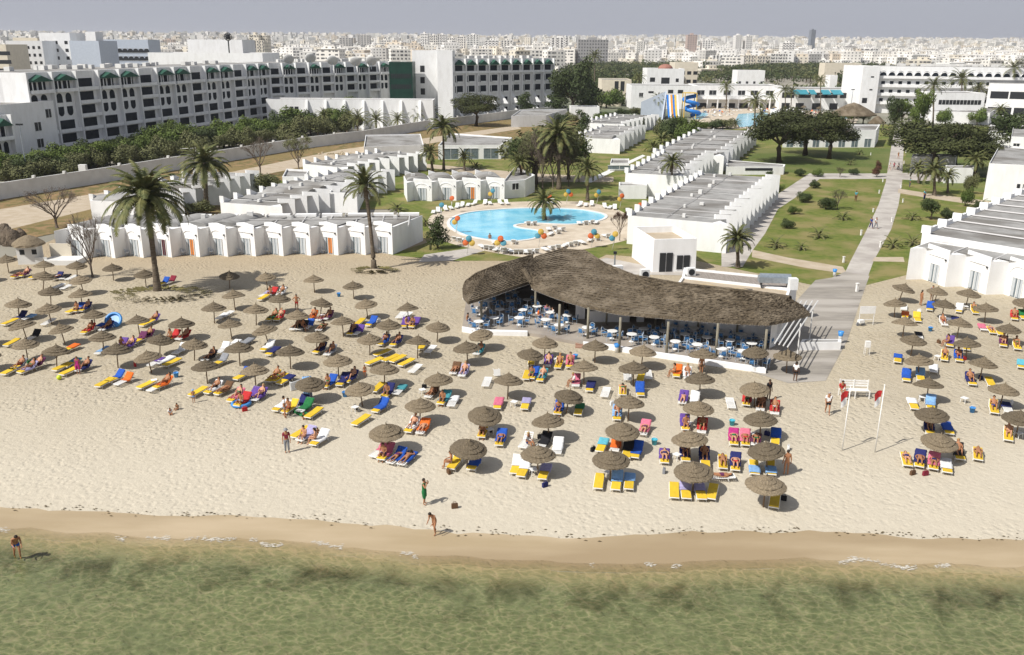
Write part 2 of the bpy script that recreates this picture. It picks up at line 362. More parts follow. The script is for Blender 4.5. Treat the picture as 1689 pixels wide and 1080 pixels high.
# foam and weed line
M_foam=mat('sea_foam',(.60,.58,.52),.6,(.45,.40,.32),14,bump=.4,bscale=30,world=True)
foam=[(-900,882,1),(80,882,12),(165,884,9),(255,886,12),(330,887,12),(612,906,16),(640,909,8),(800,920,12),(930,931,7),(985,923,14),(1265,914,20),(1330,918,14),(1535,930,20),(1608,926,18),(1670,930,10)]
fi=0
b=MB(); r_=random.Random(21)
for i in range(5200):
    x=r_.uniform(-44,60); k=min(nn-1,max(0,int((x-cw[0][0])/(cw[-1][0]-cw[0][0])*(nn-1)))); f=noise.noise(Vector((x*.11,4.2,0)))+.45*noise.noise(Vector((x*.9,1.2,0)))
    if f<.02: continue
    y=cwj[k][1]-.28+r_.gauss(0,.10)+.14*math.sin(x*2.1)+(.45*noise.noise(Vector((x*.35,7,0)))); s_=r_.uniform(.015,.06)*(1+f)
    b.add([(x-s_*2.2,y,-.028),(x,y-s_*.5,-.018),(x+s_*2.2,y+r_.uniform(-.3,.3)*s_,-.028),(x,y+s_*.5,-.018)],[(0,1,2,3)],M_foam)
tag(b.build('foam_line',M_foam),kind='stuff')
M_weed=mat('dry_seaweed',(.07,.05,.025),.95,(.13,.10,.05),8,world=True)
b=MB()
for i in range(650):
    x=rnd.uniform(-45,60)
    k=min(nn-1,max(0,int((x-cd[0][0])/(cd[-1][0]-cd[0][0])*(nn-1)))); y=cdj[k][1]+rnd.gauss(.1,.22)+.5*math.sin(x*.9)*0.2
    if noise.noise(Vector((x*.25,1,0)))<-.12 and rnd.random()<.8: continue
    s_=rnd.uniform(.02,.085); a=rnd.uniform(-.5,.5)
    b.add([(x-s_*1.6,y,.03),(x,y-s_*.5,.05),(x+s_*1.6,y+a*s_,.03),(x,y+s_*.5,.06)],[(0,1,2,3)],M_weed)
tag(b.build('seaweed_line',M_weed),kind='stuff')
# ================================================================= PEOPLE
SKIN={'t':mat('tanned_skin',(.36,.17,.085),.6,(.33,.15,.075),9),'f':mat('fair_skin',(.52,.28,.17),.6,(.49,.25,.15),9),'d':mat('dark_skin',(.12,.06,.035),.6,(.10,.05,.03),9)}
HAIR={'b':mat('dark_hair',(.02,.014,.01),.7,(.035,.024,.016),30),'n':mat('brown_hair',(.09,.05,.025),.7,(.06,.03,.015),30),'g':mat('grey_hair',(.35,.33,.31),.7,(.28,.26,.25),30),'y':mat('blond_hair',(.38,.26,.10),.7,(.3,.2,.08),30)}
CL={}
def cloth(c):
    D={'red':(.48,.03,.03),'blue':(.02,.09,.42),'navy':(.02,.025,.12),'black':(.015,.015,.018),'white':(.75,.75,.74),'green':(.02,.16,.05),'purple':(.12,.06,.28),'lilac':(.36,.33,.52),'pink':(.62,.16,.24),
       'orange':(.75,.15,.02),'teal':(.06,.28,.32),'turq':(.12,.45,.55),'lightblue':(.22,.40,.66),'yellow':(.70,.50,.04),'brown':(.13,.07,.035),'plum':(.13,.03,.09),'grey':(.25,.26,.28),'maroon':(.22,.02,.04),'magenta':(.42,.03,.18)}
    if c not in CL: q=D[c]; CL[c]=mat(c+'_cloth',q,.9,tuple(min(1,v*.78) for v in q),7,bump=.3,bscale=12,dist=.02)
    return CL[c]
WORD={'turq':'turquoise','lightblue':'light blue','navy':'navy blue'}
def mirror(d): return d
def pose(name):
    J={}
    if name in('stand','hands_up','walk','bend','hips'):
        J=dict(pelvis=(0,0,.97),spine=(0,.01,1.16),chest=(0,0,1.34),neck=(0,-.005,1.48),head=(0,-.02,1.60),top=(0,-.01,1.70),
        shR=(.175,0,1.41),elR=(.225,.03,1.12),wrR=(.25,-.04,.87),haR=(.25,-.07,.78),shL=(-.175,0,1.41),elL=(-.225,.03,1.12),wrL=(-.25,-.04,.87),haL=(-.25,-.07,.78),
        hiR=(.095,0,.90),knR=(.10,-.03,.50),anR=(.11,.02,.09),toR=(.12,-.13,.035),hiL=(-.095,0,.90),knL=(-.10,-.03,.50),anL=(-.11,.02,.09),toL=(-.12,-.13,.035))
        if name=='hands_up': J.update(elR=(.33,-.16,1.22),wrR=(.14,-.24,1.46),haR=(.07,-.2,1.53),elL=(-.33,-.14,1.24),wrL=(-.14,-.22,1.48),haL=(-.07,-.19,1.55))
        if name=='hips': J.update(elR=(.40,.08,1.16),wrR=(.21,-.04,1.02),haR=(.14,-.07,1.0),elL=(-.40,.08,1.16),wrL=(-.21,-.04,1.02),haL=(-.14,-.07,1.0))
        if name=='walk': J.update(knR=(.10,-.20,.53),anR=(.10,-.24,.12),toR=(.10,-.40,.08),knL=(-.10,.08,.50),anL=(-.10,.30,.16),toL=(-.10,.20,.04),elR=(.22,.14,1.14),wrR=(.22,.20,.90),haR=(.22,.20,.81),elL=(-.22,-.02,1.12),wrL=(-.20,-.22,.95),haL=(-.2,-.28,.88))
        if name=='bend': J.update(spine=(0,-.07,1.12),chest=(0,-.20,1.27),neck=(0,-.30,1.36),head=(0,-.40,1.43),top=(0,-.46,1.51),shR=(.17,-.23,1.30),shL=(-.17,-.23,1.30),elR=(.21,-.22,1.02),wrR=(.17,-.42,.90),haR=(.15,-.49,.86),elL=(-.21,-.20,1.02),wrL=(-.17,-.40,.92),haL=(-.15,-.47,.88),knR=(.10,-.16,.52),anR=(.10,-.06,.10),toR=(.10,-.21,.035),knL=(-.10,.04,.50),anL=(-.10,.24,.13),toL=(-.10,.12,.035))
    if name=='sit':    # upright on a seat 0.36 high, feet down at -y
        J=dict(pelvis=(0,0,.46),spine=(0,.03,.64),chest=(0,.0,.83),neck=(0,-.03,.97),head=(0,-.08,1.09),top=(0,-.09,1.19),
        shR=(.175,0,.90),elR=(.23,-.06,.64),wrR=(.15,-.28,.60),haR=(.12,-.36,.58),shL=(-.175,0,.90),elL=(-.23,-.06,.64),wrL=(-.15,-.28,.60),haL=(-.12,-.36,.58),
        hiR=(.10,-.03,.45),knR=(.14,-.43,.50),anR=(.13,-.47,.10),toR=(.14,-.63,.04),hiL=(-.10,-.03,.45),knL=(-.14,-.43,.50),anL=(-.13,-.47,.10),toL=(-.14,-.63,.04))
    if name in('lie','prone'):   # on a lounger, head at +y, back at z 0
        s=1 if name=='lie' else -1
        z=.10
        J=dict(pelvis=(0,-.02,z),spine=(0,.17,z),chest=(0,.36,z+.01),neck=(0,.50,z),head=(0,.63,z+.03),top=(0,.73,z+.03),
        shR=(.175,.42,z),elR=(.27,.16,z-.02),wrR=(.22,-.08,z),haR=(.2,-.16,z),shL=(-.175,.42,z),elL=(-.27,.16,z-.02),wrL=(-.22,-.08,z),haL=(-.2,-.16,z),
        hiR=(.09,-.08,z),knR=(.13,-.50,z+.05*s),anR=(.12,-.88,z-.02),toR=(.15,-.95,z+.12*s),hiL=(-.09,-.08,z),knL=(-.12,-.50,z+.02*s),anL=(-.12,-.88,z-.02),toL=(-.15,-.95,z+.12*s))
        if name=='prone': J.update(elR=(.32,.50,z-.03),wrR=(.18,.68,z-.03),haR=(.1,.74,z-.03),elL=(-.32,.50,z-.03),wrL=(-.18,.68,z-.03),haL=(-.1,.74,z-.03),toR=(.12,-1.0,z-.05),toL=(-.12,-1.0,z-.05))
    if name=='recline':  # back raised 45deg, one knee up
        J=dict(pelvis=(0,.0,.11),spine=(0,.13,.22),chest=(0,.27,.36),neck=(0,.37,.47),head=(0,.43,.59),top=(0,.46,.69),
        shR=(.175,.31,.40),elR=(.26,.12,.22),wrR=(.16,-.10,.27),haR=(.1,-.16,.29),shL=(-.175,.31,.40),elL=(-.26,.12,.22),wrL=(-.16,-.10,.27),haL=(-.1,-.16,.29),
        hiR=(.09,-.05,.11),knR=(.12,-.40,.36),anR=(.12,-.66,.06),toR=(.13,-.80,.03),hiL=(-.09,-.05,.11),knL=(-.14,-.48,.14),anL=(-.13,-.88,.09),toL=(-.15,-.93,.2))
    return {k:Vector(v) for k,v in J.items()}
RAD=dict(pelvis=(.155,.115),spine=(.128,.095),chest=(.158,.11),neck=(.058,.058),head=(.088,.10),top=(.05,.06),shR=(.062,.062),elR=(.043,.043),wrR=(.028,.03),haR=(.034,.018),hiR=(.088,.088),knR=(.058,.06),anR=(.037,.04),toR=(.035,.025))
for k in list(RAD):
    if k.endswith('R'): RAD[k[:-1]+'L']=RAD[k]
ED=[('pelvis','spine'),('spine','chest'),('chest','neck'),('neck','head'),('head','top'),('chest','shR'),('shR','elR'),('elR','wrR'),('wrR','haR'),('chest','shL'),('shL','elL'),('elL','wrL'),('wrL','haL'),
    ('pelvis','hiR'),('hiR','knR'),('knR','anR'),('anR','toR'),('pelvis','hiL'),('hiL','knL'),('knL','anL'),('anL','toL')]
def skinned(J,scale=1,sub=1):
    me=bpy.data.meshes.new('tmp'); ks=list(J); me.from_pydata([J[k]*scale for k in ks],[(ks.index(a),ks.index(b)) for a,b in ED],[])
    o=bpy.data.objects.new('tmp',me); COL.objects.link(o)
    sk=o.modifiers.new('s','SKIN'); sk.use_smooth_shade=True
    for i,k in enumerate(ks):
        v=me.skin_vertices[0].data[i]; v.radius=tuple(r*scale for r in RAD[k]); v.use_root=(k=='pelvis')
    ss=o.modifiers.new('ss','SUBSURF'); ss.levels=ss.render_levels=sub
    dg=bpy.context.evaluated_depsgraph_get(); ev=o.evaluated_get(dg); m2=bpy.data.meshes.new_from_object(ev,depsgraph=dg)
    bpy.data.objects.remove(o); bpy.data.meshes.remove(me)
    return m2
def seg_of(p,J,scale):
    best=None
    for a,b in ED:
        A,B=J[a]*scale,J[b]*scale; d=B-A; t=max(0,min(1,(p-A).dot(d)/d.length_squared)); q=(p-(A+d*t)).length-.4*(RAD[a][0]*(1-t)+RAD[b][0]*t)*scale
        if best is None or q<best[0]: best=(q,a,b,t)
    return best[1:]
GAR={
 'trunks':lambda a,b,t:(a=='pelvis' and (b.startswith('hi') or t<.25)) or (a[:2]=='hi' and t<.45),
 'briefs':lambda a,b,t:(a=='pelvis' and (b.startswith('hi') or t<.15)) or (a[:2]=='hi' and t<.10),
 'bikini_top':lambda a,b,t:(a=='spine' and t>.72) or (a=='chest' and b=='neck' and t<.12),
 'swimsuit':lambda a,b,t:a=='pelvis' or a=='spine' or (a=='chest' and b=='neck' and t<.2) or (a[:2]=='hi' and t<.08),
 'shirt':lambda a,b,t:a=='pelvis' and b=='spine' or a=='spine' or (a=='chest' and not(b=='neck' and t>.65)) or (a[:2]=='sh' and t<.6),
 'dress':lambda a,b,t:a=='pelvis' or a=='spine' or (a=='chest' and not(b=='neck' and t>.4)) or (a[:2]=='hi'),
 'trousers':lambda a,b,t:(a=='pelvis' and (b.startswith('hi') or t<.3)) or a[:2]=='hi' or (a[:2]=='kn' and t<.85)}
BODY={}
def body(pz,child=False):
    key=(pz,child)
    if key in BODY: return BODY[key]
    J=pose(pz); s=.62 if child else 1.0
    near=pz in('stand','hands_up','walk','bend','hips')
    me=skinned(J,s,1)
    me.materials.clear(); me.materials.append(SKIN['t'])
    segs=[seg_of(v.co,J,s) for v in me.vertices]
    nor=[v.normal.copy() for v in me.vertices]
    gar={}
    for g,f in GAR.items():
        keep={i for i,sg in enumerate(segs) if f(*sg)}
        fs=[list(p.vertices) for p in me.polygons if all(i in keep for i in p.vertices)]
        ids=sorted({i for q in fs for i in q}); mp={i:k for k,i in enumerate(ids)}
        off=.02 if g in('dress','shirt','trousers') else .013
        vs=[me.vertices[i].co+nor[i]*off for i in ids]
        if g=='dress' and near: vs=[Vector((v.x*(1.35 if v.z<.95*s else 1),v.y*1.3 if v.z<.95*s else v.y,v.z)) for v in vs]
        gm=bpy.data.meshes.new(g); gm.from_pydata(vs,[],[[mp[i] for i in q] for q in fs]); gm.materials.append(CLW); gm.polygons.foreach_set('use_smooth',[True]*len(gm.polygons)); gar[g]=gm
    # fingers, nose and ears joined to the body mesh
    bm=bmesh.new(); bm.from_mesh(me)
    x=MB()
    for sd in('R','L'):
        w_,h=J['wr'+sd]*s,J['ha'+sd]*s; d=(h-w_).normalized(); side=d.cross(Vector((0,1,0)) if abs(d.y)<.8 else Vector((0,0,1))).normalized(); up=d.cross(side)
        for k,(o_,ln) in enumerate(((-.024,.062),(-.008,.075),(.008,.07),(.024,.055))):
            a=h+side*o_*s+d*.01*s; x.tube([a,a+d*ln*.6*s,a+(d*ln+up*.018)*s],[.009*s,.008*s,.006*s],None,5)
        a=(w_*.6+h*.4)+side*-.028*s; x.tube([a,a+(d*.03-side*.03)*s,a+(d*.06-side*.04)*s],[.010*s,.009*s,.007*s],None,5)
    hd=J['head']*s; tp=(J['top']-J['head']).normalized()
    lying=pz in('lie','recline'); fw=Vector((0,-1,0)) if near or pz=='sit' else (Vector((0,-.3,1)) if lying else Vector((0,.2,-1)))
    fw=(fw-tp*fw.dot(tp)).normalized(); sdv=fw.cross(tp).normalized()
    x.tube([hd+fw*.085*s+tp*.03*s,hd+fw*.118*s-tp*.0*s,hd+fw*.09*s-tp*.012*s],[.008*s,.014*s,.012*s],None,5)
    for q in(-1,1): x.tube([hd+sdv*q*.088*s+tp*.03*s,hd+sdv*q*.102*s+tp*.0*s,hd+sdv*q*.088*s-tp*.03*s],[.008*s,.014*s,.008*s],None,5)
    xm=x.mesh('x'); bm.from_mesh(xm); bm.to_mesh(me); bm.free(); me.materials.clear(); me.materials.append(SKIN['t'])
    me.polygons.foreach_set('use_smooth',[True]*len(me.polygons)); me.update()
    # hair
    c=hd+tp*.035*s-fw*.018*s
    hb=MB(); hb.ell((0,0,0),(.102*s,.108*s,.105*s),None,10,6)
    hv=[]
    rot=Matrix((sdv,-fw,tp)).transposed()
    for v in hb.v:
        v=Vector(v)
        if v.y<-.03*s and v.z<.03*s: v=v*.72
        hv.append(tuple(c+rot@v))
    hb.v=hv; hm=hb.mesh('hair',HAIR['b'],True)
    lb=MB(); lb.v=list(hv); lb.f=hb.f; lb.m=hb.m
    a=c-fw*.05*s; lb.tube([a,a-tp*.13*s-fw*.03*s,a-tp*.25*s-fw*.01*s],[.08*s,.075*s,.04*s],None,8); lm=lb.mesh('long_hair',HAIR['b'],True)
    BODY[key]=(me,gar,hm,lm); return BODY[key]
CLW=cloth('white')
NPEOPLE=[0]
M_hat=mat('straw_hat',(.6,.5,.32),.9,(.5,.4,.25),20)
def person(pz,loc,rz,skin='t',hair='b',wear=(('trunks','navy'),),label=None,long=False,child=False,group=None,tilt=None,hat=None,scale=1):
    me,gar,hm,lm=body(pz,child)
    o=bpy.data.objects.new('person',me); COL.objects.link(o); o.location=loc; o.rotation_euler=(tilt or 0,0,rz); o.scale=(scale,)*3
    o.material_slots[0].link='OBJECT'; o.material_slots[0].material=SKIN[skin]
    h=link('hair',lm if long else hm,o); setmat(h,HAIR[hair])
    for g,c in wear: q=link(g,gar[g],o); setmat(q,cloth(c))
    if hat:
        J=pose(pz); s=.62 if child else 1; b=MB(); c=J['top']*s; b.lathe([(.17*s,-.04*s),(.10*s,-.02*s),(.095*s,.05*s),(.06*s,.08*s),(.001,.085*s)],None,12,tuple(c)); q=b.build('hat',cloth(hat) if hat!='straw' else M_hat,o,True)
    tag(o,label,'person',group); NPEOPLE[0]+=1
    return o
# ================================================================= PARASOLS
M_thatch=mat('straw_thatch',(.225,.18,.12),.95,(.10,.078,.05),14,bump=.9,bscale=34,stretch=(1,1,.6),dist=.04,detail=7,mix=(.3,.72),perobj=.30)
M_pole=mat('weathered_pole',(.22,.15,.09),.85,(.14,.09,.055),12,stretch=(1,1,.15))
def parasol_mesh(seed):
    r_=random.Random(seed); b=MB(); n=40
    R0=1.09
    # four overlapping skirts, each its own ring of bundled straw with a ragged lip
    tiers=[(R0,1.62,.74,1.86),(.83,1.83,.47,2.01),(.55,1.98,.24,2.16),(.30,2.12,.05,2.34)]
    for ri,(ro,zo,rr,zi) in enumerate(tiers):
        vs=[];fs=[]
        prof=[(rr*.9,zi-.02),((ro+rr)/2,(zo+zi)/2+.015),(ro,zo+.03),(ro*1.012,zo-.035),(ro*.93,zo-.02),(rr*.9,zi-.10)]
        sag=r_.uniform(0,6.28); 
        for r,z in prof:
            for k in range(n):
                t=2*PI*k/n; q=r*(1+.025*math.sin(t*2+sag)+(r_.uniform(-.03,.03) if r>rr else 0)); zz=z+(r_.uniform(-.03,.02) if r>rr else 0)+.02*math.sin(t*3+sag)*r
                vs.append((q*math.cos(t),q*math.sin(t),zz))
        for i in range(len(prof)-1):
            for k in range(n): a=i*n+k;c=i*n+(k+1)%n; fs.append((a,a+n,c+n,c))
        b.add(vs,fs,M_thatch)
    for k in range(160):   # loose straw ends round the lip
        t=r_.uniform(0,6.28); r=R0*r_.uniform(.96,1.0); l=r_.uniform(.05,.13); d=.02
        p=Vector((r*math.cos(t),r*math.sin(t),1.63)); u=Vector((math.cos(t),math.sin(t),0)); v=Vector((-u.y,u.x,0))
        b.add([p-v*d,p+v*d,p+u*l-Vector((0,0,.06))+v*r_.uniform(-.03,.03)],[(0,1,2)],M_thatch)
    return b.mesh('canopy',M_thatch,False)
PARA=[]
for k in range(4):
    pr=Proto('beach_parasol','parasol')
    pr.part('canopy',parasol_mesh(k+3))
    b=MB(); b.tube([(0,0,-.3),(.01,0,1),(0,0,1.9)],[.05,.045,.04],M_pole,8); pr.part('pole',b.mesh('pole',M_pole,True))
    b=MB(); rr=random.Random(k); b.tube([(0,0,2.22),(.01*k,.01,2.36),(.03*(k-1.5),.015*k,2.5)],[.085,.05,.02],M_thatch,7); pr.part('finial',b.mesh('finial',M_thatch,True))
    b=MB()
    for j in range(8): t=2*PI*j/8; b.tube([(.04*math.cos(t),.04*math.sin(t),1.45 if j%2 else 1.8),(.85*math.cos(t),.85*math.sin(t),1.70)],.016,M_pole,4)
    pr.part('rib_frame',b.mesh('rib_frame',M_pole)); PARA.append(pr)
PP=[(-28,542),(-26,582),(-30,441),
(10,427),(71,434),(73,453),(124,436),(185,439),(238,450),(136,460),(83,480),(132,483),(29,500),(83,506),(155,516),(36,534),(102,540),(168,553),(227,526),(299,532),(41,564),(92,574),(190,575),(260,558),(250,584),(317,565),
(378,452),(440,454),(517,458),(583,468),(385,485),(461,490),(350,506),(422,509),(529,497),(378,532),(489,518),(446,541),(567,527),(522,553),(393,573),(476,578),(337,601),(418,609),(557,593),(511,629),(592,636),
(604,499),(677,505),(641,534),(718,536),(607,556),(683,560),(801,548),(772,571),(870,580),(634,606),
(900,562),(981,568),(1060,577),(961,602),(1047,605),(1160,585),(1250,577),(1302,585),
(1481,473),(1547,477),(1598,483),(1686,494),(1477,497),(1556,500),(1628,505),(1497,531),(1584,531),(1664,539),(1507,558),(1600,563),(1516,591),(1624,598),
(724,621),(691,663),(641,710),(776,733),(806,679),(840,626),(938,646),(910,692),(1038,659),(1024,706),(888,745),(1005,753),(1154,622),(1154,668),(1145,722),(1140,771),(1248,635),(1256,687),(1264,738),(1264,794),
(1528,630),(1536,679),(1555,724),(1655,638),(1681,685)]
for (px,py,nm) in [(258,480,'the tall beach palm'),(617,443,'the thin palm'),(152,455,'the bare tree'),(50,440,'the beach kiosk'),(790,530,'the restaurant left corner'),(1270,600,'the restaurant right corner'),
   (1408,640,'the lifeguard bench'),(1430,545,'the beach notice board'),(1425,735,'the flagpoles'),(506,630,'the tipped white lounger'),(700,830,'the person in green'),(473,740,'the person in maroon'),(950,670,'the green towel lounger'),
   (648,590,'the yellow lounger pile'),(1600,440,'the right bungalows'),(1262,830,'the lowest parasol'),(20,600,'the yellow beach ball'),(291,680,'the sand-playing children'),(1020,585,'the restaurant posts'),(1603,680,'the lone bucket'),(1079,731,'the turquoise bucket'),(818,620,'the upright table'),(390,540,'the twin white loungers'),(1150,800,'the four yellow loungers')]: mark(px,py,nm)
PIT=[]
for i,(px,py) in enumerate(PP):
    x,y=G(px,py,1.66); r_=random.Random(i*7+1)
    leanx=r_.gauss(0,.06); leany=r_.gauss(0,.075)
    o=PARA[i%4].place((x+1.0*leanx*-1.9*0,y,0),r_.uniform(0,6.28),(lambda q:(q,q,q*.86))(r_.uniform(.97,1.07)),tilt=(leanx,leany),group='thatched parasols on the beach')
    o.location=(x-leany*1.66,y+leanx*1.66,0)
    PIT.append((o,'thatched straw parasol'))
PXY=[(o.location.x,o.location.y) for o,_ in PIT]
# ================================================================= LOUNGERS
M_frame=mat('white_plastic',(.78,.78,.76),.45,(.72,.72,.70),3,spec=.5)
M_yel=mat('yellow_mattress',(.68,.47,.03),.8,(.60,.40,.03),4,bump=.3,bscale=9,perobj=.1)
def lounger_parts(raised):
    W=.62
    fr=MB(); ang=R(raised)
    hy=.28; ly=.66
    top=(0,hy+ly*math.cos(ang),.30+ly*math.sin(ang))
    for s in(-1,1):
        fr.tube([(s*W/2,-.95,.27),(s*W/2,hy,.30),(s*W/2,top[1],top[2])],.028,M_frame,6)
    fr.box((0,-.95,.27),(W,.05,.06),M_frame); fr.box((0,top[1],top[2]),(W,.05,.05),M_frame)
    for k in range(9): y=-.88+k*.14; fr.box((0,y,.285),(W-.04,.07,.018),M_frame)
    for k in range(5):
        t=(k+.5)/5; fr.box((0,hy+ly*t*math.cos(ang),.30+ly*t*math.sin(ang)),(W-.04,.09,.03),M_frame)
    leg=[]
    for sy in(-.72,.45):
        b=MB(); q=.12 if sy>0 else -.08
        b.tube([(-W/2-.01,sy+q,0),(-W/2,sy,.27),(W/2,sy,.27),(W/2+.01,sy+q,0)],.026,M_frame,6)
        leg.append(b.mesh('leg_frame',M_frame,True))
    if ang>.1:
        b=MB()
        y1=hy+ly*.55*math.cos(ang); z1=.30+ly*.55*math.sin(ang); b.tube([(-W/2,y1,z1),(-W/2,hy+ly*.95,.03),(W/2,hy+ly*.95,.03),(W/2,y1,z1)],.02,M_frame,5)
        leg.append(b.mesh('backrest_prop',M_frame,True))
    # mattress follows the bend
    m=MB(); t_=.065; w2=W/2-.015
    def prof(y0):
        if y0<=hy: return (y0,.305)
        q=y0-hy; return (hy+q*math.cos(ang),.305+q*math.sin(ang)+.01)
    ys=[-.95,-.6,-.25,.05,.27,.30,.5,.7,.93]
    vs=[];fs=[]
    for y in ys:
        a,z=prof(y); n=(-math.sin(ang),math.cos(ang)) if y>hy else (0,1)
        for s,dz in((-w2,0),(w2,0),(w2,t_),(-w2,t_)): vs.append((s,a+n[0]*dz,z+n[1]*dz))
    for i in range(len(ys)-1):
        for k in range(4): a=i*4+k;b2=i*4+(k+1)%4; fs.append((a,b2,b2+4,a+4))
    fs.append((0,1,2,3)); fs.append(tuple(range(len(vs)-4,len(vs)))[::-1]); m.add(vs,fs,M_yel)
    def towel(y0,y1,seed):
        r_=random.Random(seed); b=MB(); n=12; vs=[];fs=[]
        xs=[-.36,-.33,-.2,0,.2,.33,.36]
        for i in range(n+1):
            y=y0+(y1-y0)*i/n; a,z=prof(y); nn=(-math.sin(ang),math.cos(ang)) if y>hy else(0,1); sh=r_.uniform(-.02,.02)
            for x in xs:
                h=t_+.012+r_.uniform(0,.014); zz=0 if abs(x)<.34 else -.10
                vs.append((x+sh,a+nn[0]*h,z+nn[1]*h+zz))
        w=len(xs)
        for i in range(n):
            for k in range(w-1): a=i*w+k; fs.append((a,a+1,a+1+w,a+w))
        b.add(vs,fs,CLW); return b.mesh('towel',CLW,True)
    return fr.mesh('frame',M_frame),m.mesh('mattress',M_yel,False),leg,[towel(-.55,.93,1),towel(-.05,.95,2),towel(-.9,.1,3)],prof
LP={}
for nm,an in(('flat',4),('up',42)): LP[nm]=lounger_parts(an)
# one row per lounger: x, y (picture), mattress, towel, who lies or sits there
LT='''28,454,y,pink,l;41,452,y,plum,r;58,455,y,,;95,457,y,navy,l;107,456,w,black,;118,457,w,,;96,471,w,,;110,472,w,,;270,466,y,blue,;281,463,w,maroon,
130,509,y,blue,s;141,508,y,navy,r;121,511,y,,;17,530,y,,;33,523,y,navy,;45,523,w,lightblue,;80,530,w,,;146,544,y,red,r;161,538,w,blue,;176,539,w,navy,r
243,532,y,,;252,527,w,purple,r;231,559,y,plum,;243,554,y,plum,r;20,564,y,,;55,554,w,black,;115,574,y,orange,;170,577,w,lightblue,;200,568,w,purple,s;212,569,w,purple,r
286,555,y,red,s;303,554,w,red,r;297,577,w,white,;257,596,w,purple,;272,593,w,white,;284,597,y,,;18,610,y,,;31,604,y,grey,r;47,608,y,lilac,r;60,602,y,plum,r;103,604,y,,;118,598,y,teal,;115,611,y,,;138,605,w,navy,r
173,630,y,,;191,623,y,blue,;205,627,w,orange,;243,633,y,,;259,637,w,,;270,633,y,orange,r;366,521,w,white,;375,517,w,,;435,490,y,,;438,484,w,lilac,;449,482,w,red,s;464,482,w,white,r
450,523,y,green,r;461,523,y,red,r;515,522,y,orange,r;530,523,w,pink,l;541,521,w,plum,r;489,538,w,black,r;499,538,w,black,s;509,536,w,blue,;530,539,w,brown,p;594,530,y,,;613,532,y,blue,;581,546,y,navy,r;591,546,w,purple,
368,575,w,white,;386,566,w,white,;406,563,w,grey,;442,572,y,white,;450,579,y,navy,;528,576,y,navy,r;545,579,w,grey,r;346,588,w,black,r;364,596,y,grey,;327,645,y,,;353,641,y,white,r;370,643,y,brown,l
400,619,y,blue,;390,654,y,pink,r;401,661,y,red,s;415,651,w,purple,;428,652,w,purple,r;452,622,y,,r;461,622,y,,l;471,626,y,navy,;544,631,y,blue,s;566,628,y,navy,;579,623,y,navy,r
465,669,y,white,;480,672,y,,s;496,664,w,navy,;504,670,w,green,;518,680,y,,;497,712,y,,;506,717,w,lilac,s;528,724,y,white,s;661,519,w,,;671,519,w,,;668,534,y,purple,s;684,534,y,purple,s
633,563,y,blue,r;654,564,y,navy,r;697,570,y,white,;710,575,w,,;790,578,w,teal,r;618,595,y,,;631,581,y,,;645,590,y,,;657,591,y,,;671,597,y,,;685,607,w,,;751,609,w,brown,l;765,613,w,lilac,r
624,638,y,,;640,646,y,navy,s;659,642,w,teal,;803,629,w,,;628,671,y,blue,;596,692,y,,;713,647,w,brown,l;733,658,y,teal,s;747,661,w,white,;680,703,y,white,r;698,705,w,orange,l;627,743,w,pink,;637,747,y,pink,s;655,753,w,blue,p;671,755,w,blue,p
751,762,y,,s;783,763,y,blue,;797,711,y,,s;826,724,y,blue,l;822,665,y,pink,;867,666,y,lilac,;852,769,y,white,;864,774,y,white,;898,778,y,lilac,;877,595,y,navy,;904,597,w,purple,r;922,600,y,,r;940,599,y,pink,r
869,618,y,,;880,617,y,blue,s;894,621,y,teal,r;950,629,w,pink,s;974,637,y,navy,;999,646,w,,;1035,619,w,,;1057,621,y,,;1069,617,w,,;1027,643,y,,p;1056,644,y,blue,;922,674,y,blue,s;955,675,y,green,;1018,683,y,lightblue,r;1063,707,w,pink,l
868,728,w,,s;898,727,w,black,;920,737,w,white,;993,734,y,turq,;1016,733,w,orange,;1035,744,y,black,;1050,744,y,blue,;1096,752,y,purple,l;1130,749,y,navy,r;988,793,y,,;1017,795,y,lightblue,;1038,794,y,lightblue,
1112,808,y,,;1131,809,y,lilac,;1155,810,y,lilac,;1175,810,y,,;1127,657,w,purple,p;1146,658,w,white,;1205,664,w,,;1232,660,y,red,p;1255,668,w,brown,r;1278,674,w,red,r;1130,699,y,purple,s;1158,704,w,red,r;1210,723,y,magenta,l;1229,724,y,pink,l
1247,724,w,plum,l;1279,723,y,blue,;1162,754,y,navy,r;1192,761,y,,l;1213,764,y,navy,l;1188,785,w,,l,180;1244,770,y,lightblue,;1271,771,y,lightblue,;1278,824,y,,;1164,771,y,,;1117,614,y,orange,s;1134,617,w,white,r
1534,507,y,blue,;1582,510,y,white,;1607,512,y,,r;1491,506,w,,;1493,519,y,orange,;1513,525,y,yellow,;1556,531,w,,r;1564,528,w,grey,;1577,528,y,navy,;1621,539,w,pink,;1635,544,y,,l;1649,547,y,,;1673,522,y,red,r;1687,521,y,green,
1567,565,y,purple,s;1594,571,y,,;1558,588,y,,r;1581,589,y,blue,r;1655,565,y,plum,r;1677,570,y,,r;1481,591,y,blue,;1516,553,w,black,;1540,607,w,white,;1495,621,y,blue,;1518,620,y,lightblue,;1601,627,y,navy,r;1633,629,y,,;1685,600,y,turq,
1506,666,y,white,;1535,665,y,lightblue,;1639,673,y,,r;1661,671,w,navy,;1533,706,y,navy,r;1563,706,y,blue,;1663,717,y,,r;1495,757,y,,l;1517,759,y,navy,l;1540,763,y,pink,l;1561,768,y,white,;1581,747,y,black,r;1613,748,y,,l'''
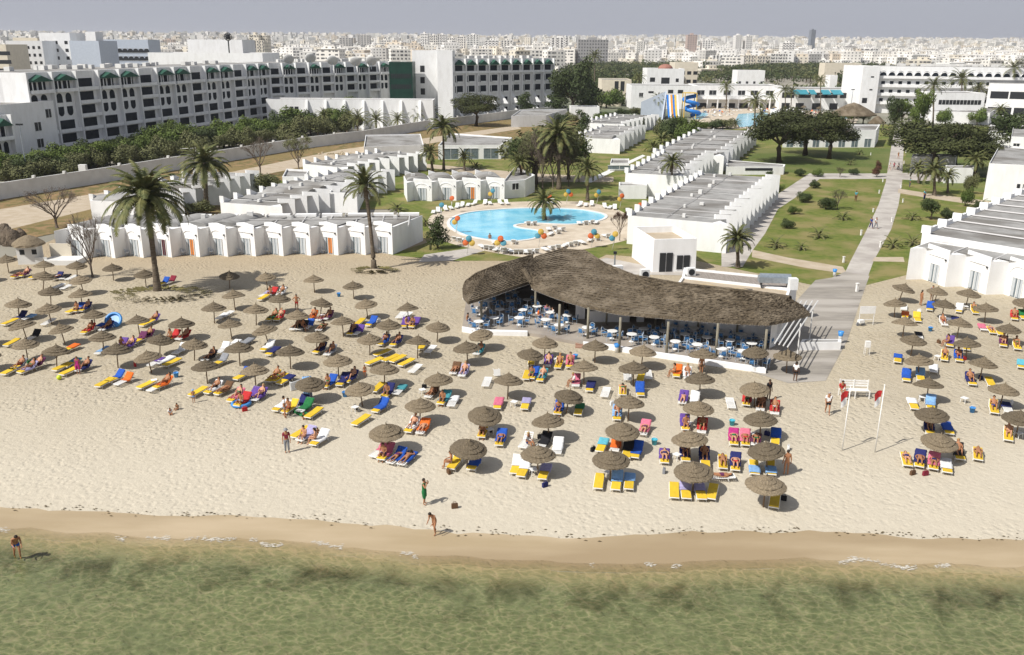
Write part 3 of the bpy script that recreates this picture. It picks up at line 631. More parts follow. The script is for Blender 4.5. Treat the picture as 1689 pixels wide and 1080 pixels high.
def foot_heading(px,py):
    pts=[(-50,-28,11),(300,-27,13),(600,-20,15),(800,-11,18),(950,-8,20),(1130,0,20),(1300,1,20),(1500,4,20),(1700,8,19)]
    for (a,u,w1),(b,v,w2) in zip(pts,pts[1:]):
        if a<=px<=b:
            t=(px-a)/(b-a); p=G(px,py); q=G(px+u+(v-u)*t,py+w1+(w2-w1)*t); return math.degrees(math.atan2(q[1]-p[1],q[0]-p[0]))%360
    return 250
LIT=[];TIT=[];PIT2=[]
rl=random.Random(11)
SWF=[(('briefs','black'),('bikini_top','black')),(('briefs','red'),('bikini_top','red')),(('briefs','blue'),('bikini_top','blue')),(('briefs','white'),('bikini_top','white')),(('swimsuit','navy'),),(('swimsuit','plum'),),(('swimsuit','green'),),(('briefs','orange'),('bikini_top','orange'))]
SWM=[(('trunks','navy'),),(('trunks','red'),),(('trunks','blue'),),(('trunks','black'),),(('briefs','navy'),),(('trunks','green'),),(('trunks','white'),),(('shirt','white'),('trunks','navy'))]
PILE=set()
for i,row in enumerate([q for l in LT.split('\n') for q in l.strip().split(';') if q]):
    f=row.split(','); px,py=float(f[0]),float(f[1]); base,tw,occ=f[2],f[3],f[4]
    hd=float(f[5]) if len(f)>5 else foot_heading(px,py)+rl.uniform(-7,7)
    pile=base=='y' and 612<px<675 and 578<py<598
    if pile: hd=232+ (px%7)
    x,y=G(px,py,.3)
    up=(occ in('r','s') or (tw and rl.random()<.55)) and not pile
    key='up' if up else 'flat'
    fr,mt,legs,tws,prof=LP[key]
    rz=R(hd-270)
    r=empty('sun_lounger',(x,y,0),rz,None,'sun lounger','sun loungers on the beach'); r.scale=(.94,.94,.96)
    link('frame',fr,r)
    for k,l in enumerate(legs): link('leg_frame' if k<2 else 'backrest_prop',l,r)
    if base=='y': link('mattress',mt,r)
    desc=('yellow padded' if base=='y' else 'bare white')+' sun lounger'
    if tw: desc+=' under a '+WORD.get(tw,tw)+' towel'
    if up: desc+=' with raised back'
    LIT.append((r,desc))
    dz=0 if base=='y' else -.06
    if tw:
        k=1 if (not occ and rl.random()<.5) else 0
        if (px,py) in((1244,770),(1271,771)): k=2
        if tw in('lilac','lightblue') and not occ and 980<px<1170: k=1
        t=link('towel',tws[k]); t.location=(x,y,dz); t.rotation_euler=(0,0,rz); setmat(t,cloth(tw)); tag(t,None,'towel','towels spread on loungers')
        TIT.append((t,WORD.get(tw,tw)+' towel on a '+('yellow' if base=='y' else 'white')+' lounger'))
    if occ:
        fem=rl.random()<.55; sk=rl.choice('ttttf'); hr=rl.choice('bbbnny'); wr=rl.choice(SWF if fem else SWM)
        rm=Matrix.Rotation(rz,3,'Z')
        if occ=='s':
            off=rm@Vector((rl.uniform(-.05,.05),-.30,0)); a=rz+(rl.choice((-1.2,1.2,0,0)))
            if abs(a-rz)>.1: off=rm@Vector((.18 if a>rz else -.18,-.25,0))
            p=person('sit',(x+off.x,y+off.y,.0 if base=='y' else -.04),a,sk,hr,wr,None,fem)
            v='seated on'
        elif occ=='r':
            off=rm@Vector((0,.22,0)); p=person('recline',(x+off.x,y+off.y,.37+dz),rz,sk,hr,wr,None,fem); v='reclining on'
        else:
            pz='lie' if occ=='l' else 'prone'; off=rm@Vector((0,.02,0)); p=person(pz,(x+off.x,y+off.y,.37+dz),rz,sk,hr,wr,None,fem); v='lying on' if occ=='l' else 'prone on'
        g0,c0=wr[0]; it={'trunks':'trunks','briefs':'briefs' if not fem else 'bikini','swimsuit':'swimsuit','shirt':'shirt'}[g0]
        PIT2.append((p,'sunbather in '+WORD.get(c0,c0)+' '+it+' '+v+' '+('yellow' if base=='y' else 'white')+' lounger'))
        p['group']='sunbathers on the loungers'
# standing and walking people
def at(px,py,z=0): g=G(px,py,z); return (g[0],g[1],z)
SP=[('hands_up',700,832,1.45,'t','b',(('dress','green'),),'person in a long green dress holding hands up to the face',False,None,1),
('bend',717,881,-.55,'t','b',(('briefs','brown'),('bikini_top','brown')),'stooping tanned person walking on the wet sand in brown swimwear',False,None,1),
('bend',30,921,.75,'t','b',(('trunks','blue'),),'person in blue shorts wading in the shallow sea',False,None,1.02),
('stand',474,746,.3,'t','g',(('shirt','maroon'),('trousers','grey')),'person in maroon top, grey trousers and hat on bare sand',False,'grey',1),
('stand',470,689,1.9,'t','b',(('shirt','white'),('trunks','grey')),'person in white shirt standing beside the crowded loungers',False,None,1),
('hips',490,512,.1,'t','b',(('trunks','red'),),'person in red shorts with hands on hips',False,None,1),
('stand',1296,783,3.1,'t','b',(('briefs','black'),),'tanned person in black briefs seen from behind',False,None,1.02),
('walk',1364,683,-.2,'t','g',(('shirt','white'),('trunks','black')),'grey-haired person in white vest and black shorts walking',False,None,1.02),
('stand',1311,629,2.6,'d','b',(('shirt','white'),('trunks','black')),'person in white T-shirt and black shorts beside a parasol',False,None,1),
('stand',1518,504,1.7,'t','b',(('briefs','plum'),('bikini_top','plum')),'person in plum bikini standing near the beachfront bungalows',True,None,1),
('stand',1536,496,0,'t','b',(('shirt','purple'),('trunks','black')),'person in purple top and black shorts by the bungalows',False,None,1),
('stand',1267,660,.4,'d','b',(('shirt','black'),('trunks','brown')),'dark-clothed person standing in the shade of a parasol',False,None,1),
('stand',1156,618,.2,'t','n',(('trunks','brown'),),'person in brown trunks standing behind a parasol',False,None,1),
('stand',130,617,.1,'t','b',(('dress','magenta'),),'person in a magenta dress beside yellow loungers',True,None,.9),
('walk',1436,377,.3,'t','b',(('shirt','blue'),('trousers','navy')),'person in blue walking on the garden path',False,None,1),
('walk',1444,377,.3,'t','n',(('shirt','white'),('trousers','grey')),'person in white top walking on the garden path beside one in blue',False,None,1),
('walk',1467,281,.2,'f','n',(('shirt','white'),('trunks','white')),'person all in white where the garden paths cross',False,None,1),
('walk',1474,280,.1,'t','b',(('shirt','pink'),('trunks','navy')),'person in pink top where the garden paths cross',False,None,1),
('walk',1481,281,-.1,'t','b',(('shirt','white'),('trousers','black')),'person in white top and black trousers where the paths cross',False,None,1),
('walk',1481,262,.1,'t','b',(('briefs','red'),),'person in red swimwear walking along the far garden path',False,None,1),
('stand',1411,332,2.4,'t','b',(('shirt','teal'),('trousers','brown')),'gardener in a teal top standing on the big lawn',False,None,1.1),
('stand',1500,309,1.2,'t','b',(('shirt','teal'),('trousers','navy')),'gardener in teal beside a young palm',False,None,1.1),
('stand',1524,330,.4,'t','b',(('shirt','turq'),('trousers','navy')),'gardener in turquoise top beside the side path',False,None,1.1),
('stand',933,512+2,0,'t','b',(('shirt','white'),('trousers','black')),'waiter in white shirt inside the shaded restaurant',False,None,1)]
for (pz,px,py,rz,sk,hr,wr,lb,lg,ht,scl) in SP: person(pz,at(px,py,0 if py<900 else -.22),rz,sk,hr,wr,lb,lg,False,None,None,ht,scl)
for (px,py,rz,c,hr,lb) in [(281,683,.6,'white','b','child in a white top sitting on bare sand'),(293,675,-.5,'brown','b','child in brown sitting on bare sand'),(501,690,.4,'green','b','child in green playing on the sand beside the loungers')]:
    person('sit',(G(px,py)[0],G(px,py)[1],-.22),rz,'t',hr,(('shirt',c),),lb,False,True)
person('stand',at(320,664),.2,'t','b',(('trunks','lightblue'),),'standing child in light blue shorts and hat on bare sand',False,True,None,None,'lightblue')
person('stand',at(602,622),.3,'t','b',(('trunks','orange'),),'small child in orange shorts beside navy towel loungers',False,True)
person('sit',(G(524,719)[0],G(524,719)[1],-.1),.9,'t','b',(('trunks','orange'),),'child in orange shorts sitting beside a white towel',False,True)
# ================================================================= SMALL BEACH THINGS
M_plb=mat('blue_plastic',(.04,.22,.55),.4,(.05,.25,.58),2,spec=.5); M_plt=mat('turquoise_plastic',(.05,.38,.50),.4,(.06,.4,.52),2,spec=.5); M_plr=mat('red_plastic',(.55,.04,.03),.4,(.5,.03,.03),2); M_ply=mat('lime_plastic',(.55,.62,.03),.4,(.5,.6,.03),2)
def bucket(px,py,m,label):
    r=empty('bucket',at(px,py),0,label,'bucket','buckets on the sand')
    b=MB(); b.lathe([(.001,0),(.15,0),(.21,.38),(.23,.38),(.23,.41),(.19,.41),(.14,.04),(.001,.04)],m,14); b.build('pail',m,r,True)
    b=MB(); b.tube([(.21*math.cos(t),.12*math.sin(t)*0+.02,.40+.16*math.sin(t)) for t in [PI*k/8 for k in range(9)]],.012,M_frame,5); b.build('handle',M_frame,r)
bucket(291,622,M_plb,'blue bucket between two parasol shadows near yellow loungers'); bucket(569,654,M_plb,'blue bucket near a shaded patch of sand'); bucket(1079,733,M_plt,'turquoise bucket on open sand beside blue loungers')
bucket(1207,701,M_plt,'round light blue tub beside two pink towels'); bucket(1603,680,M_plb,'blue bucket alone on open sand'); bucket(1534,546,M_plb,'blue bucket beside a white lounger'); bucket(1246,602,M_plb,'blue bin at the restaurant post'); bucket(949,592,M_plb,'deep blue tub behind a parasol'); bucket(559,489,M_plb,'blue tub in a parasol shadow')
def ring(px,py,m,label,rr=.62,tilt=0):
    r=empty('swim_ring',at(px,py,.02),0,label,'swim ring'); b=MB(); n=24
    b.tube([((rr-.13)*math.cos(2*PI*k/n),(rr-.13)*math.sin(2*PI*k/n),.14) for k in range(n+1)],.14,m,10,False); o=b.build('tube',m,r,True)
    b=MB(); b.lathe([(.001,.07),(rr-.16,.08)],m,20); b.build('floor',m,r); r.rotation_euler=(tilt,0,0); return r
ring(398,668,M_plb,'round blue paddling ring on the sand beside a pink towel',.75); x=ring(189,536,M_plb,'large blue inflatable ring propped against a lounger',.85,R(50)); x.location.z=.45
def ball(px,py,m,rad,label): b=MB(); b.ell((0,0,rad*.95),(rad,)*3,m,14,10); o=b.build('beach_ball',m,None,True,at(px,py)); tag(o,label,'ball')
ball(98,626,M_ply,.2,'lime yellow ball on the sand in front of loungers')
def airbed(px,py,c,label,rz,up):
    r=empty('air_mattress',at(px,py),rz,label,'air mattress'); b=MB()
    for k in range(5): b.tube([((k-2)*.13,-.85,.08),((k-2)*.13,.85,.08)],.075,cloth(c),8)
    b.build('body',cloth(c),r,True); b=MB(); b.tube([(-.28,.72,.17),(.28,.72,.17)],.09,cloth(c),8); b.build('pillow',cloth(c),r,True); r.rotation_euler=(up,0,rz)
    if up: r.location.z=.85
airbed(508,655,'lightblue','blue air mattress standing upright against a parasol pole',.3,R(82)); airbed(500,684,'green','green air mattress on the sand beside a crowded parasol',.8,0)
# tipped lounger on its side
o=empty('sun_lounger',at(492,638),R(-38),'bare white sun lounger tipped up on its long side','sun lounger'); link('frame',LP['flat'][0],o); [link('leg_frame',l,o) for l in LP['flat'][2][:2]]; o.rotation_euler=(0,R(84),R(-38)); o.location.z=.33
b=MB(); b.box((0,0,0),(.6,1.85,.05),M_frame); q=b.build('seat_panel',M_frame,o); q.location=(0,0,.3)
# side tables
TAB=Proto('side_table','table'); b=MB(); b.box((0,0,.40),(.46,.46,.03),M_frame); b.box((0,0,.375),(.40,.40,.02),M_frame); TAB.part('table_top',b.mesh('table_top',M_frame))
b=MB(); [b.tube([(sx*.17,sy*.17,.38),(sx*.2,sy*.2,0)],.022,M_frame,6) for sx in(-1,1) for sy in(-1,1)]; TAB.part('leg_frame',b.mesh('leg_frame',M_frame))
TT=[(586,679),(768,760),(808,716),(848,670),(880,783),(1004,787),(1116,758),(1243,723),(1592,511),(1520,662),(1679,722),(1135,705),(255,634),(697,650),(915,598),(1146,655),(1590,664),(1546,594)]
TBI=[]
for i,(px,py) in enumerate(TT): o=TAB.place(at(px,py),rl.uniform(0,1.5),1,group='side tables among the loungers'); TBI.append((o,'small white plastic side table'))
o=TAB.place(at(818,618),0,1.2,'white side table stood on edge on open sand'); o.rotation_euler=(R(80),0,.2); o.location.z=.3
# bags and little things lying about
BG=Proto('beach_bag','bag'); b=MB(); b.box((0,0,.15),(.38,.16,.28),CLW); b.box((0,0,.30),(.34,.10,.04),CLW); BG.part('bag_body',b.mesh('bag_body',CLW)); b=MB(); [b.tube([(-.1,s*.05,.3),(-.08,s*.05,.42),(.08,s*.05,.42),(.1,s*.05,.3)],.012,CLW,5) for s in(-1,1)]; BG.part('bag_handles',b.mesh('bag_handles',CLW))
BGI=[]
for (px,py,c) in [(586,675,'black'),(978,744,'black'),(899,803,'navy'),(1127,757,'red'),(1151,655,'red'),(1519,623,'black'),(1617,625,'navy'),(808,712,'black'),(49,600,'green'),(1265,718,'navy'),(891,723,'black'),(1505,783,'brown'),(1526,784,'maroon'),(740,781,'brown'),(223,604,'red'),(404,678,'red'),(1300,742,'white'),(1516,515,'white'),(1548,566,'brown'),(700,640,'black'),(625,531,'white'),(1010,668,'white'),(1590,594,'red'),(1668,667,'white'),(750,838,'brown'),(1292,825,'black'),(1095,780,'grey')]:
    o=BG.place(at(px,py),rl.uniform(0,3),1.0,mats={'bag_body':cloth(c),'bag_handles':cloth(c)},group='bags left on the sand'); BGI.append((o,WORD.get(c,c)+' beach bag on the sand'))
# flagpoles with red flags, bench, notice board, sign, bins
M_flagr=cloth('red'); M_pw=mat('white_painted_wood',(.78,.77,.74),.6,(.70,.69,.66),4)
def flagpole(px,py,top,label,sgn):
    r=empty('flagpole',at(px,py),0,label,'flagpole','flagpoles on the beach'); h=hgt(px,py,top)
    b=MB(); b.tube([(0,0,-.3),(0,0,h)],[.045,.03],M_pw,8); b.build('pole',M_pw,r,True)
    b=MB(); vs=[];fs=[];n=7
    for i in range(n+1):
        for j in range(5):
            s=i/n; t=j/4; vs.append((-.10-.52*s*(1-.25*t),.12*math.sin(s*4+t*2),h-.35-.95*t-.5*s*s*.5))
    for i in range(n):
        for j in range(4): a=i*5+j; fs.append((a,a+5,a+6,a+1))
    b.add(vs,fs,cloth('white')); f_=b.build('flag',cloth('white'),r,True)
    b=MB(); b.add([(x,y-.012,z) for k_,(x,y,z) in enumerate(vs) if k_%5<3],[(i*3+j,i*3+j+3,i*3+j+4,i*3+j+1) for i in range(n) for j in(0,1)],cloth('red')); b.build('red_field',cloth('red'),f_,True)
    b=MB(); b.ell((0,0,h+.03),(.06,.06,.06),M_pw,8,6); b.build('cap',M_pw,r)
flagpole(1389,743,637,'white flagpole with a red and white flag, in front of the bench',1); flagpole(1443,746,636,'white flagpole with a drooping red and white flag, right of the bench',-1)
def bench():
    r=empty('lifeguard_bench',at(1408,655),R(-4),'white slatted lifeguard bench with a high back','bench'); W=2.15
    b=MB(); [b.box((0,-.16+k*.14,.62+.0*k),(W,.11,.03),M_pw) for k in range(4)]; b.build('seat',M_pw,r)
    b=MB(); [b.box((0,.36,.85+k*.2),(W,.03,.12),M_pw) for k in range(3)]; b.build('backrest',M_pw,r)
    for x in(-W/2,0,W/2):
        b=MB(); b.box((x,.30+.03,.68),(.07,.07,1.36),M_pw); b.box((x,-.26,.33),(.07,.07,.66),M_pw); b.box((x,.03,.57),(.06,.62,.06),M_pw); b.build('leg_frame',M_pw,r)
bench()
person('sit',(G(1393,655)[0]-.35,G(1393,655)[1]-.15,.26),0,'t','b',(('shirt','red'),('trunks','white')),'lifeguard in a red top sitting on the white bench')
def board():
    r=empty('notice_board',at(1428,536),R(3),'white board on two legs standing on the beach','notice board')
    b=MB(); b.box((0,0,1.55),(1.55,.05,.75),M_pw); b.build('panel',M_pw,r)
    for s in(-1,1): b=MB(); b.box((s*.72,.045,.95),(.05,.05,1.9),M_pw); b.build('leg',M_pw,r)
    b=MB(); b.box((-.1,.04,.55),(1.35,.04,.05),M_pw); b.build('crossbar',M_pw,r)
board()
def sign():
    r=empty('sign_stand',at(1429,585),0,'small white sign box on thin legs on the sand','sign'); b=MB(); b.box((0,0,1.0),(.42,.28,.55),M_pw); b.build('panel',M_pw,r)
    for sx in(-1,1):
        b=MB(); [b.tube([(sx*.19,sy*.12,.75),(sx*.2,sy*.14,0)],.02,M_pw,5) for sy in(-1,1)]; b.build('leg',M_pw,r)
sign()
o=empty('push_cart',at(1419,537),.3,'small white wheeled cart beside the white board','cart'); b=MB(); b.box((0,0,.45),(.55,.4,.3),M_frame); b.build('box',M_frame,o)
for s in(-1,1): b=MB(); b.tube([(s*.3,-.03,.2),(s*.3,.03,.2)],.2,cloth('grey'),14); b.build('wheel',None,o)
def litterbin(px,py,label,h=.9):
    r=empty('litter_bin',at(px,py),0,label,'litter bin','litter bins'); b=MB(); b.lathe([(.001,0),(.17,0),(.19,h*.7)],M_pw,12); b.build('post',M_pw,r,True)
    b=MB(); b.lathe([(.19,h*.62),(.27,h),(.23,h),(.18,h*.68),(.001,h*.68)],M_plb,12); b.build('liner',M_plb,r,True)
litterbin(1385,566,'white bin with blue liner at the end of the low white wall',1.15); litterbin(1017,581,'white bin at the foot of a restaurant post',.8); litterbin(1376,456,'small bin with blue liner beside the paved square',.9)
# path bollards
BO=Proto('path_bollard','bollard'); b=MB(); b.box((0,0,.30),(.16,.16,.60),M_pw); BO.part('post',b.mesh('post',M_pw)); b=MB(); b.box((0,0,.63),(.22,.22,.06),M_pw); BO.part('cap',b.mesh('cap',M_pw))
BOI=[]
for (px,py,s) in [(1413,481,1.5),(1391,433,1.2),(1420,388,1.2),(1440,350,1),(1450,319,1),(1452,408,1.3),(1471,366,1.1),(1489,334,1),(1486,310,1),(1494,252,1),(1491,270,1),(1436,256,1),(1456,300,1),(1480,260,1)]: BOI.append((BO.place(at(px,py),.3,s,group='bollards lining the garden paths'),'low white path bollard'))
# ================================================================= SETTING SHEETS OF THE RESORT
sheet('dry_ground',PX((-700,400),(-600,300),(0,318),(300,272),(500,243),(700,212),(850,196),(950,190),(1010,215),(700,330),(330,372),(150,372),(40,395),(-200,420)),.004,M_dirt)
sheet('dirt_track',PX((-300,362),(0,345),(140,322),(350,290),(560,247),(700,228),(850,207),(860,212),(700,238),(560,262),(350,306),(200,332),(150,345),(40,372),(0,382),(-300,400)),.010,M_sandpath)
sheet('lawn',PX((640,420),(705,400),(660,345),(560,345),(380,375),(340,370),(420,300),(600,292),(720,262),(1010,215),(1180,215),(1260,205),(1480,205),(1900,215),(2300,330),(1900,440),(1690,400),(1489,455),(1430,470),(1380,460),(1340,470),(1150,430),(1000,420),(960,440),(900,430),(740,430)),.008,M_lawn)
sheet('lawn_green',PX((1215,275),(1250,245),(1470,243),(1462,288),(1340,288)),.012,M_lawn2)  # darker green turf than the main lawn
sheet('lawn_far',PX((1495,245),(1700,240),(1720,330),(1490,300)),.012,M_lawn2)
# paths
def path(name,pts,z=.016,m=None): return sheet(name,PX(*pts),z,m or M_path)
path('garden_path',((1394,449),(1403,430),(1430,378),(1449,338),(1461,300),(1466,268),(1470,242),(1478,205),(1484,205),(1491,242),(1489,268),(1488,300),(1482,338),(1470,378),(1441,430),(1432,455)))
path('cross_path',((1280,322),(1335,286),(1465,286),(1465,295),(1352,295),(1310,327),(1283,345),(1262,385),(1242,412),(1225,440),(1190,440),(1190,405)),.018)
path('cross_path',((1488,285),(1545,285),(1560,300),(1488,296)),.018)
path('side_path',((1482,311),(1540,320),(1620,330),(1700,345),(1700,353),(1610,338),(1540,328),(1481,318)),.018,M_sandpath)
path('side_path',((1241,412),(1300,425),(1390,440),(1398,452),(1330,442),(1240,424)),.019,M_sandpath)
path('side_path',((1443,424),(1490,424),(1492,432),(1438,431)),.019,M_sandpath)
path('pool_path',((700,420),(770,410),(800,406),(800,413),(745,430),(690,432)),.018)
path('lawn_path',((700,276),(760,283),(860,300),(1012,300),(1012,292),(880,286),(770,276),(700,270)),.018,M_sandpath)
path('lawn_path',((960,300),(1060,255),(1065,257),(975,301)),.02,M_white2)
path('stone_path',((940,440),(1000,425),(1100,445),(1180,445),(1180,455),(1000,452)),.018)
M_pave2=M_pave
sheet('paved_square',PX((1310,500),(1345,462),(1372,458),(1394,448),(1434,455),(1418,500),(1398,560),(1362,628),(1300,632),(1235,612),(1290,560)),.020,M_pave2)
sheet('sand_edge',PX((1434,455),(1489,470),(1480,520),(1400,520),(1418,500)),.006,M_sand)
# ================================================================= BUNGALOWS
M_roof=mat('grey_roof_felt',(.25,.245,.235),.95,(.33,.325,.31),.9,bump=.5,bscale=6,world=True,col3=(.17,.16,.145),scale3=.16,detail=9)
M_glass=mat('door_glass',(.10,.13,.15),.15,(.16,.20,.22),2,spec=.8)
M_curt=mat('curtain',(.50,.53,.55),.8,(.40,.43,.45),12,stretch=(6,6,.2))
M_curto=mat('orange_curtain',(.62,.22,.05),.8,(.5,.16,.03),12,stretch=(6,6,.2)); M_curtd=mat('dark_curtain',(.10,.02,.03),.8,(.07,.02,.02),12)
M_dark=mat('dark_opening',(.025,.027,.03),.5)
M_greyband=mat('grey_band',(.48,.47,.46),.9)  # even grey of caps, ribs and the roof pipe
def wallpanel(b,p,q,z0,z1,t,m):
    pass
def bungalow(name,a,bp,n,depth,h,label,side=1,zig=1.5,vault=None,group='white bungalow rows',detail=True,back_steps=True,arch=None,q0=None,step=.5,fin=.42,endwall=None,rooflow=.0,sh=0.0):
    """a,bp: ground points (metres) of the saw-tooth front line, left to right as seen facing the front; depth metres backwards.
       each unit: front panel set back by zig at its left end, party wall stepping out at its right end."""
    A=Vector((*a,0)); B=Vector((*bp,0)); d=(B-A); L=d.length; d.normalize(); bk=Vector((-d.y,d.x,0))*side   # towards the back
    u=L/n
    root=empty(name,A,0,label,'bungalow row',group)
    rz=math.atan2(d.y,d.x)
    root.rotation_euler=(0,0,rz)
    s=side
    # local frame: x along front, y*s backwards
    def P(x,y,z): return (x+sh*y*(y>zig+.01),y*s,z)
    q0=q0 or (.30 if detail else .80)
    pts=[]
    for i in range(n):
        pts.append((i*u,0.0)); pts.append((i*u+q0*u,zig))
    pts.append((n*u,0.0))
    pts+= [(n*u,depth),(0,depth)]
    b=MB(); b.prism([P(x,y,0)[:2] for x,y in pts],0,h,M_white,M_white); walls=b.build('wall',M_white,root)
    # roof surface, set just above the mass, inside the parapets
    rb=MB()
    for i in range(n):
        x0=i*u+.12; x1=(i+1)*u-.12
        if vault and vault(i):
            k=10; vs=[]
            y0=zig*.75+.5; 
            for yy in(y0,depth-.35):
                for j in range(k+1):
                    t=PI*j/k; vs.append(P((x0+x1)/2-(x1-x0)/2*math.cos(t),yy,h+.02+.62*math.sin(t)))
            fs=[(j,j+1,j+k+2,j+k+1) for j in range(k)]+[tuple(range(k+1)),tuple(range(k+1,2*k+2))[::-1]]
            rb.add(vs,fs,M_roof)
        else:
            z=h+.012+(.14 if (i*7+n)%3==0 else .05 if i%2 else 0)
            rb.add([P(x0,zig*.8+.3,z),P(x1,zig*.25+.3,z),P(x1,depth-.3,z),P(x0,depth-.3,z)],[(0,1,2,3)],M_roof)
    for k in range(n):
        if (k*5+n)%3: xx=(k+.5)*u+rnd.uniform(-.8,.8); yy=depth*rnd.uniform(.45,.8); rb.box(P(xx,yy,h+.3+(.45 if vault and vault(k) else 0)),(rnd.uniform(.3,.8),rnd.uniform(.3,.6),rnd.uniform(.35,.7)),M_white2)
    rb.tube([P(.6,depth*.62,h+.22),P(n*u*.45,depth*.60,h+.24),P(n*u-.6,depth*.63,h+.22)],.05,M_greyband,4)
    roof=rb.build('roof',M_roof,root)
    # parapets in front, dividing ribs, stepped back parapet
    ph=.40 if detail else .55
    for i in range(n):
        pb=MB()
        x0=i*u+q0*u; x1=(i+1)*u
        # sloping front parapet : higher on the left, drop to the right
        e=.26
        v=[P(x0-.02,zig+.0,h-.02),P(x1+.02,-.02,h-.02),P(x1+.02,-.02,h+ph),P(x0-.02,zig,h+ph+.1),P(x0-.02,zig+e,h-.02),P(x1+.02,e,h-.02),P(x1+.02,e,h+ph),P(x0-.02,zig+e,h+ph+.1)]
        pb.add(v,[(0,1,2,3),(5,4,7,6),(3,2,6,7),(0,3,7,4),(1,5,6,2)],M_white)
        # party wall cap running back
        if not(vault and vault(i)) and (detail or i%3==1): pb.box(P(x1,depth*.5+.4,h+.05),(.16,depth-1.2,.20),M_greyband)
        pb.build('parapet',M_white,root)
    if back_steps=='flat':
        for i in range(0,n,1):
            sb=MB(); sb.box(P(i*u+u*.5,depth-.1,h+.22),(u*.78,.8,.34),M_white); sb.box(P(i*u+u*.12,depth-.7,h+.2),(.1,1.2,.5),M_greyband); sb.build('coping_step',M_white,root)
    elif back_steps:
        for i in range(n):
            sb=MB()
            x0=i*u+.25; x1=i*u+u*.62
            zz=.95
            v=[P(x0,depth-.45,h-.02),P(x1,depth-.45,h-.02),P(x1,depth-.45,h+.12),P(x0,depth-.45,h+zz)]
            w=[P(x0,depth+.25,h-.02),P(x1,depth+.25,h-.02),P(x1,depth+.25,h+.12),P(x0,depth+.25,h+zz)]
            sb.add(v+w,[(0,1,2,3),(5,4,7,6),(3,2,6,7),(0,3,7,4),(1,5,6,2)],M_white)
            sb.build('coping_step',M_white,root)
    # per unit: door with frame and curtain, arch line, patio light
    if detail:
        fa=math.atan2(-zig*s,u); fl=math.hypot(zig,u*(1-q0))
        for i in range(n):
            # front panel frame (x' along panel from left-back to right-front)
            o=Vector(P(i*u+q0*u,zig,0)); e=Vector((u*(1-q0),-zig*s,0)).normalized(); nrm=Vector((e.y,-e.x,0))*s
            if nrm.dot(Vector((0,-1*s,0)))<0: nrm=-nrm
            M=Matrix(((e.x,nrm.x,0,o.x),(e.y,nrm.y,0,o.y),(0,0,1,0),(0,0,0,1)))
            dx=fl*.46; w_=1.5; hh=2.15
            g=MB(); g.box((dx,.02,hh/2+.08),(w_,.05,hh),M_glass,M=M); dr=g.build('door',M_glass,root)
            c=MB(); cm=M_curto if (n==12 and i in(4,9)) or (n==4 and i==2 and detail and h<3.4) else M_curtd if (n==12 and i==3) else M_curt
            for k,(cx,cw) in enumerate(((-.52,.40),(.12,.32),(.55,.35))): 
                c.box((dx+cx,.055,hh/2+.1),(cw,.02,hh-.15),M_curt if k<1 else cm,M=M)
            c.build('curtain',M_curt,dr)
            f=MB()
            for cx in(-w_/2,0,w_/2): f.box((dx+cx,.07,hh/2+.08),(.07,.06,hh),M_frame,M=M)
            f.box((dx,.07,hh+.08),(w_+.07,.07,.08),M_frame,M=M); f.build('frame',M_frame,dr)
            ar=MB()
            if (arch(i) if arch else (vault and vault(i))):
                ar.tube([M@Vector((dx+1.35*math.cos(t),.03,h-1.35+1.05*math.sin(t))) for t in [PI*k/12 for k in range(13)]],.05,M_white,5)
            else: ar.box((dx+.1,.05,h-.55),(fl*.8,.10,.07),M_white,M=M)
            ar.build('arch_moulding' if vault and vault(i) else 'moulding',M_white,root)
            l=MB(); l.box((fl*.96-.2,.09,h-.75),(.16,.16,.14),M_dark,M=M); l.build('lamp',M_dark,root)
    return root
def ln(p,q): return (G(*p),G(*q))
CHAIRL=[]
def gv(px,py): return Vector((*G(px,py),0))
# front row on the beach
a,b_=G(96,427),G(648,420)
bungalow('bungalow_row',a,b_,12,8.2,3.55,'long white beachfront bungalow row with twelve glass doors facing the sand',1,1.7,vault=lambda i:i<6,back_steps='flat',sh=.46)
# second-line rows, left
bungalow('bungalow_row',G(262,372),G(430,316),9,11,3.3,'white bungalow row with shaded stepped walls, left of the round bush',1,2.1,vault=lambda i:i in(0,1),detail=False)
bungalow('bungalow_row',G(468,378),G(652,314),11,10.5,3.3,'white bungalow row with grey striped roofs behind the beachfront row',1,2.2,vault=lambda i:i in(3,4,5),detail=False)
bungalow('bungalow_row',G(575,306),G(704,281),8,11.5,3.3,'farther white bungalow row with a chimney-stepped edge beside the dirt track',1,2.1,vault=lambda i:i in(3,4),detail=False)
bungalow('bungalow_row',G(672,333),G(832,329),4,8,3.3,'white bungalow row with four arched doors facing the round pool',1,1.5,vault=lambda i:True,back_steps=True)
# centre rows running away from the beach
bungalow('bungalow_row',G(1197,418),G(1283,330),13,13.5,3.9,'long white bungalow row with saw-tooth fins beside the big lawn',1,2.2,detail=False)
bungalow('bungalow_row',G(1130,328),G(1180,284),8,11,4.0,'white bungalow row with stepped roof edge right of the pool',1,2.2,detail=False)
bungalow('bungalow_row',G(1192,288),G(1247,240),9,15,3.9,'white bungalow row with fins next to the umbrella pines',1,2.3,detail=False)
bungalow('bungalow_row',G(1022,254),G(1064,230),6,12,3.6,'distant white bungalow row with an arched end beyond the hedge',1,2.2,vault=lambda i:i==0,detail=False)
bungalow('bungalow_row',G(1030,226),G(1086,210),8,14,3.6,'distant white finned bungalow row behind the tall cypress',1,2.2,detail=False)
# right-hand row facing the beach and the long one behind it
bungalow('bungalow_row',G(1494,461),G(1774,514),4,8.5,3.75,'white bungalow row at the right end of the beach with big sliding doors',1,1.7,vault=lambda i:i>=3,arch=lambda i:i>=2,back_steps=False)

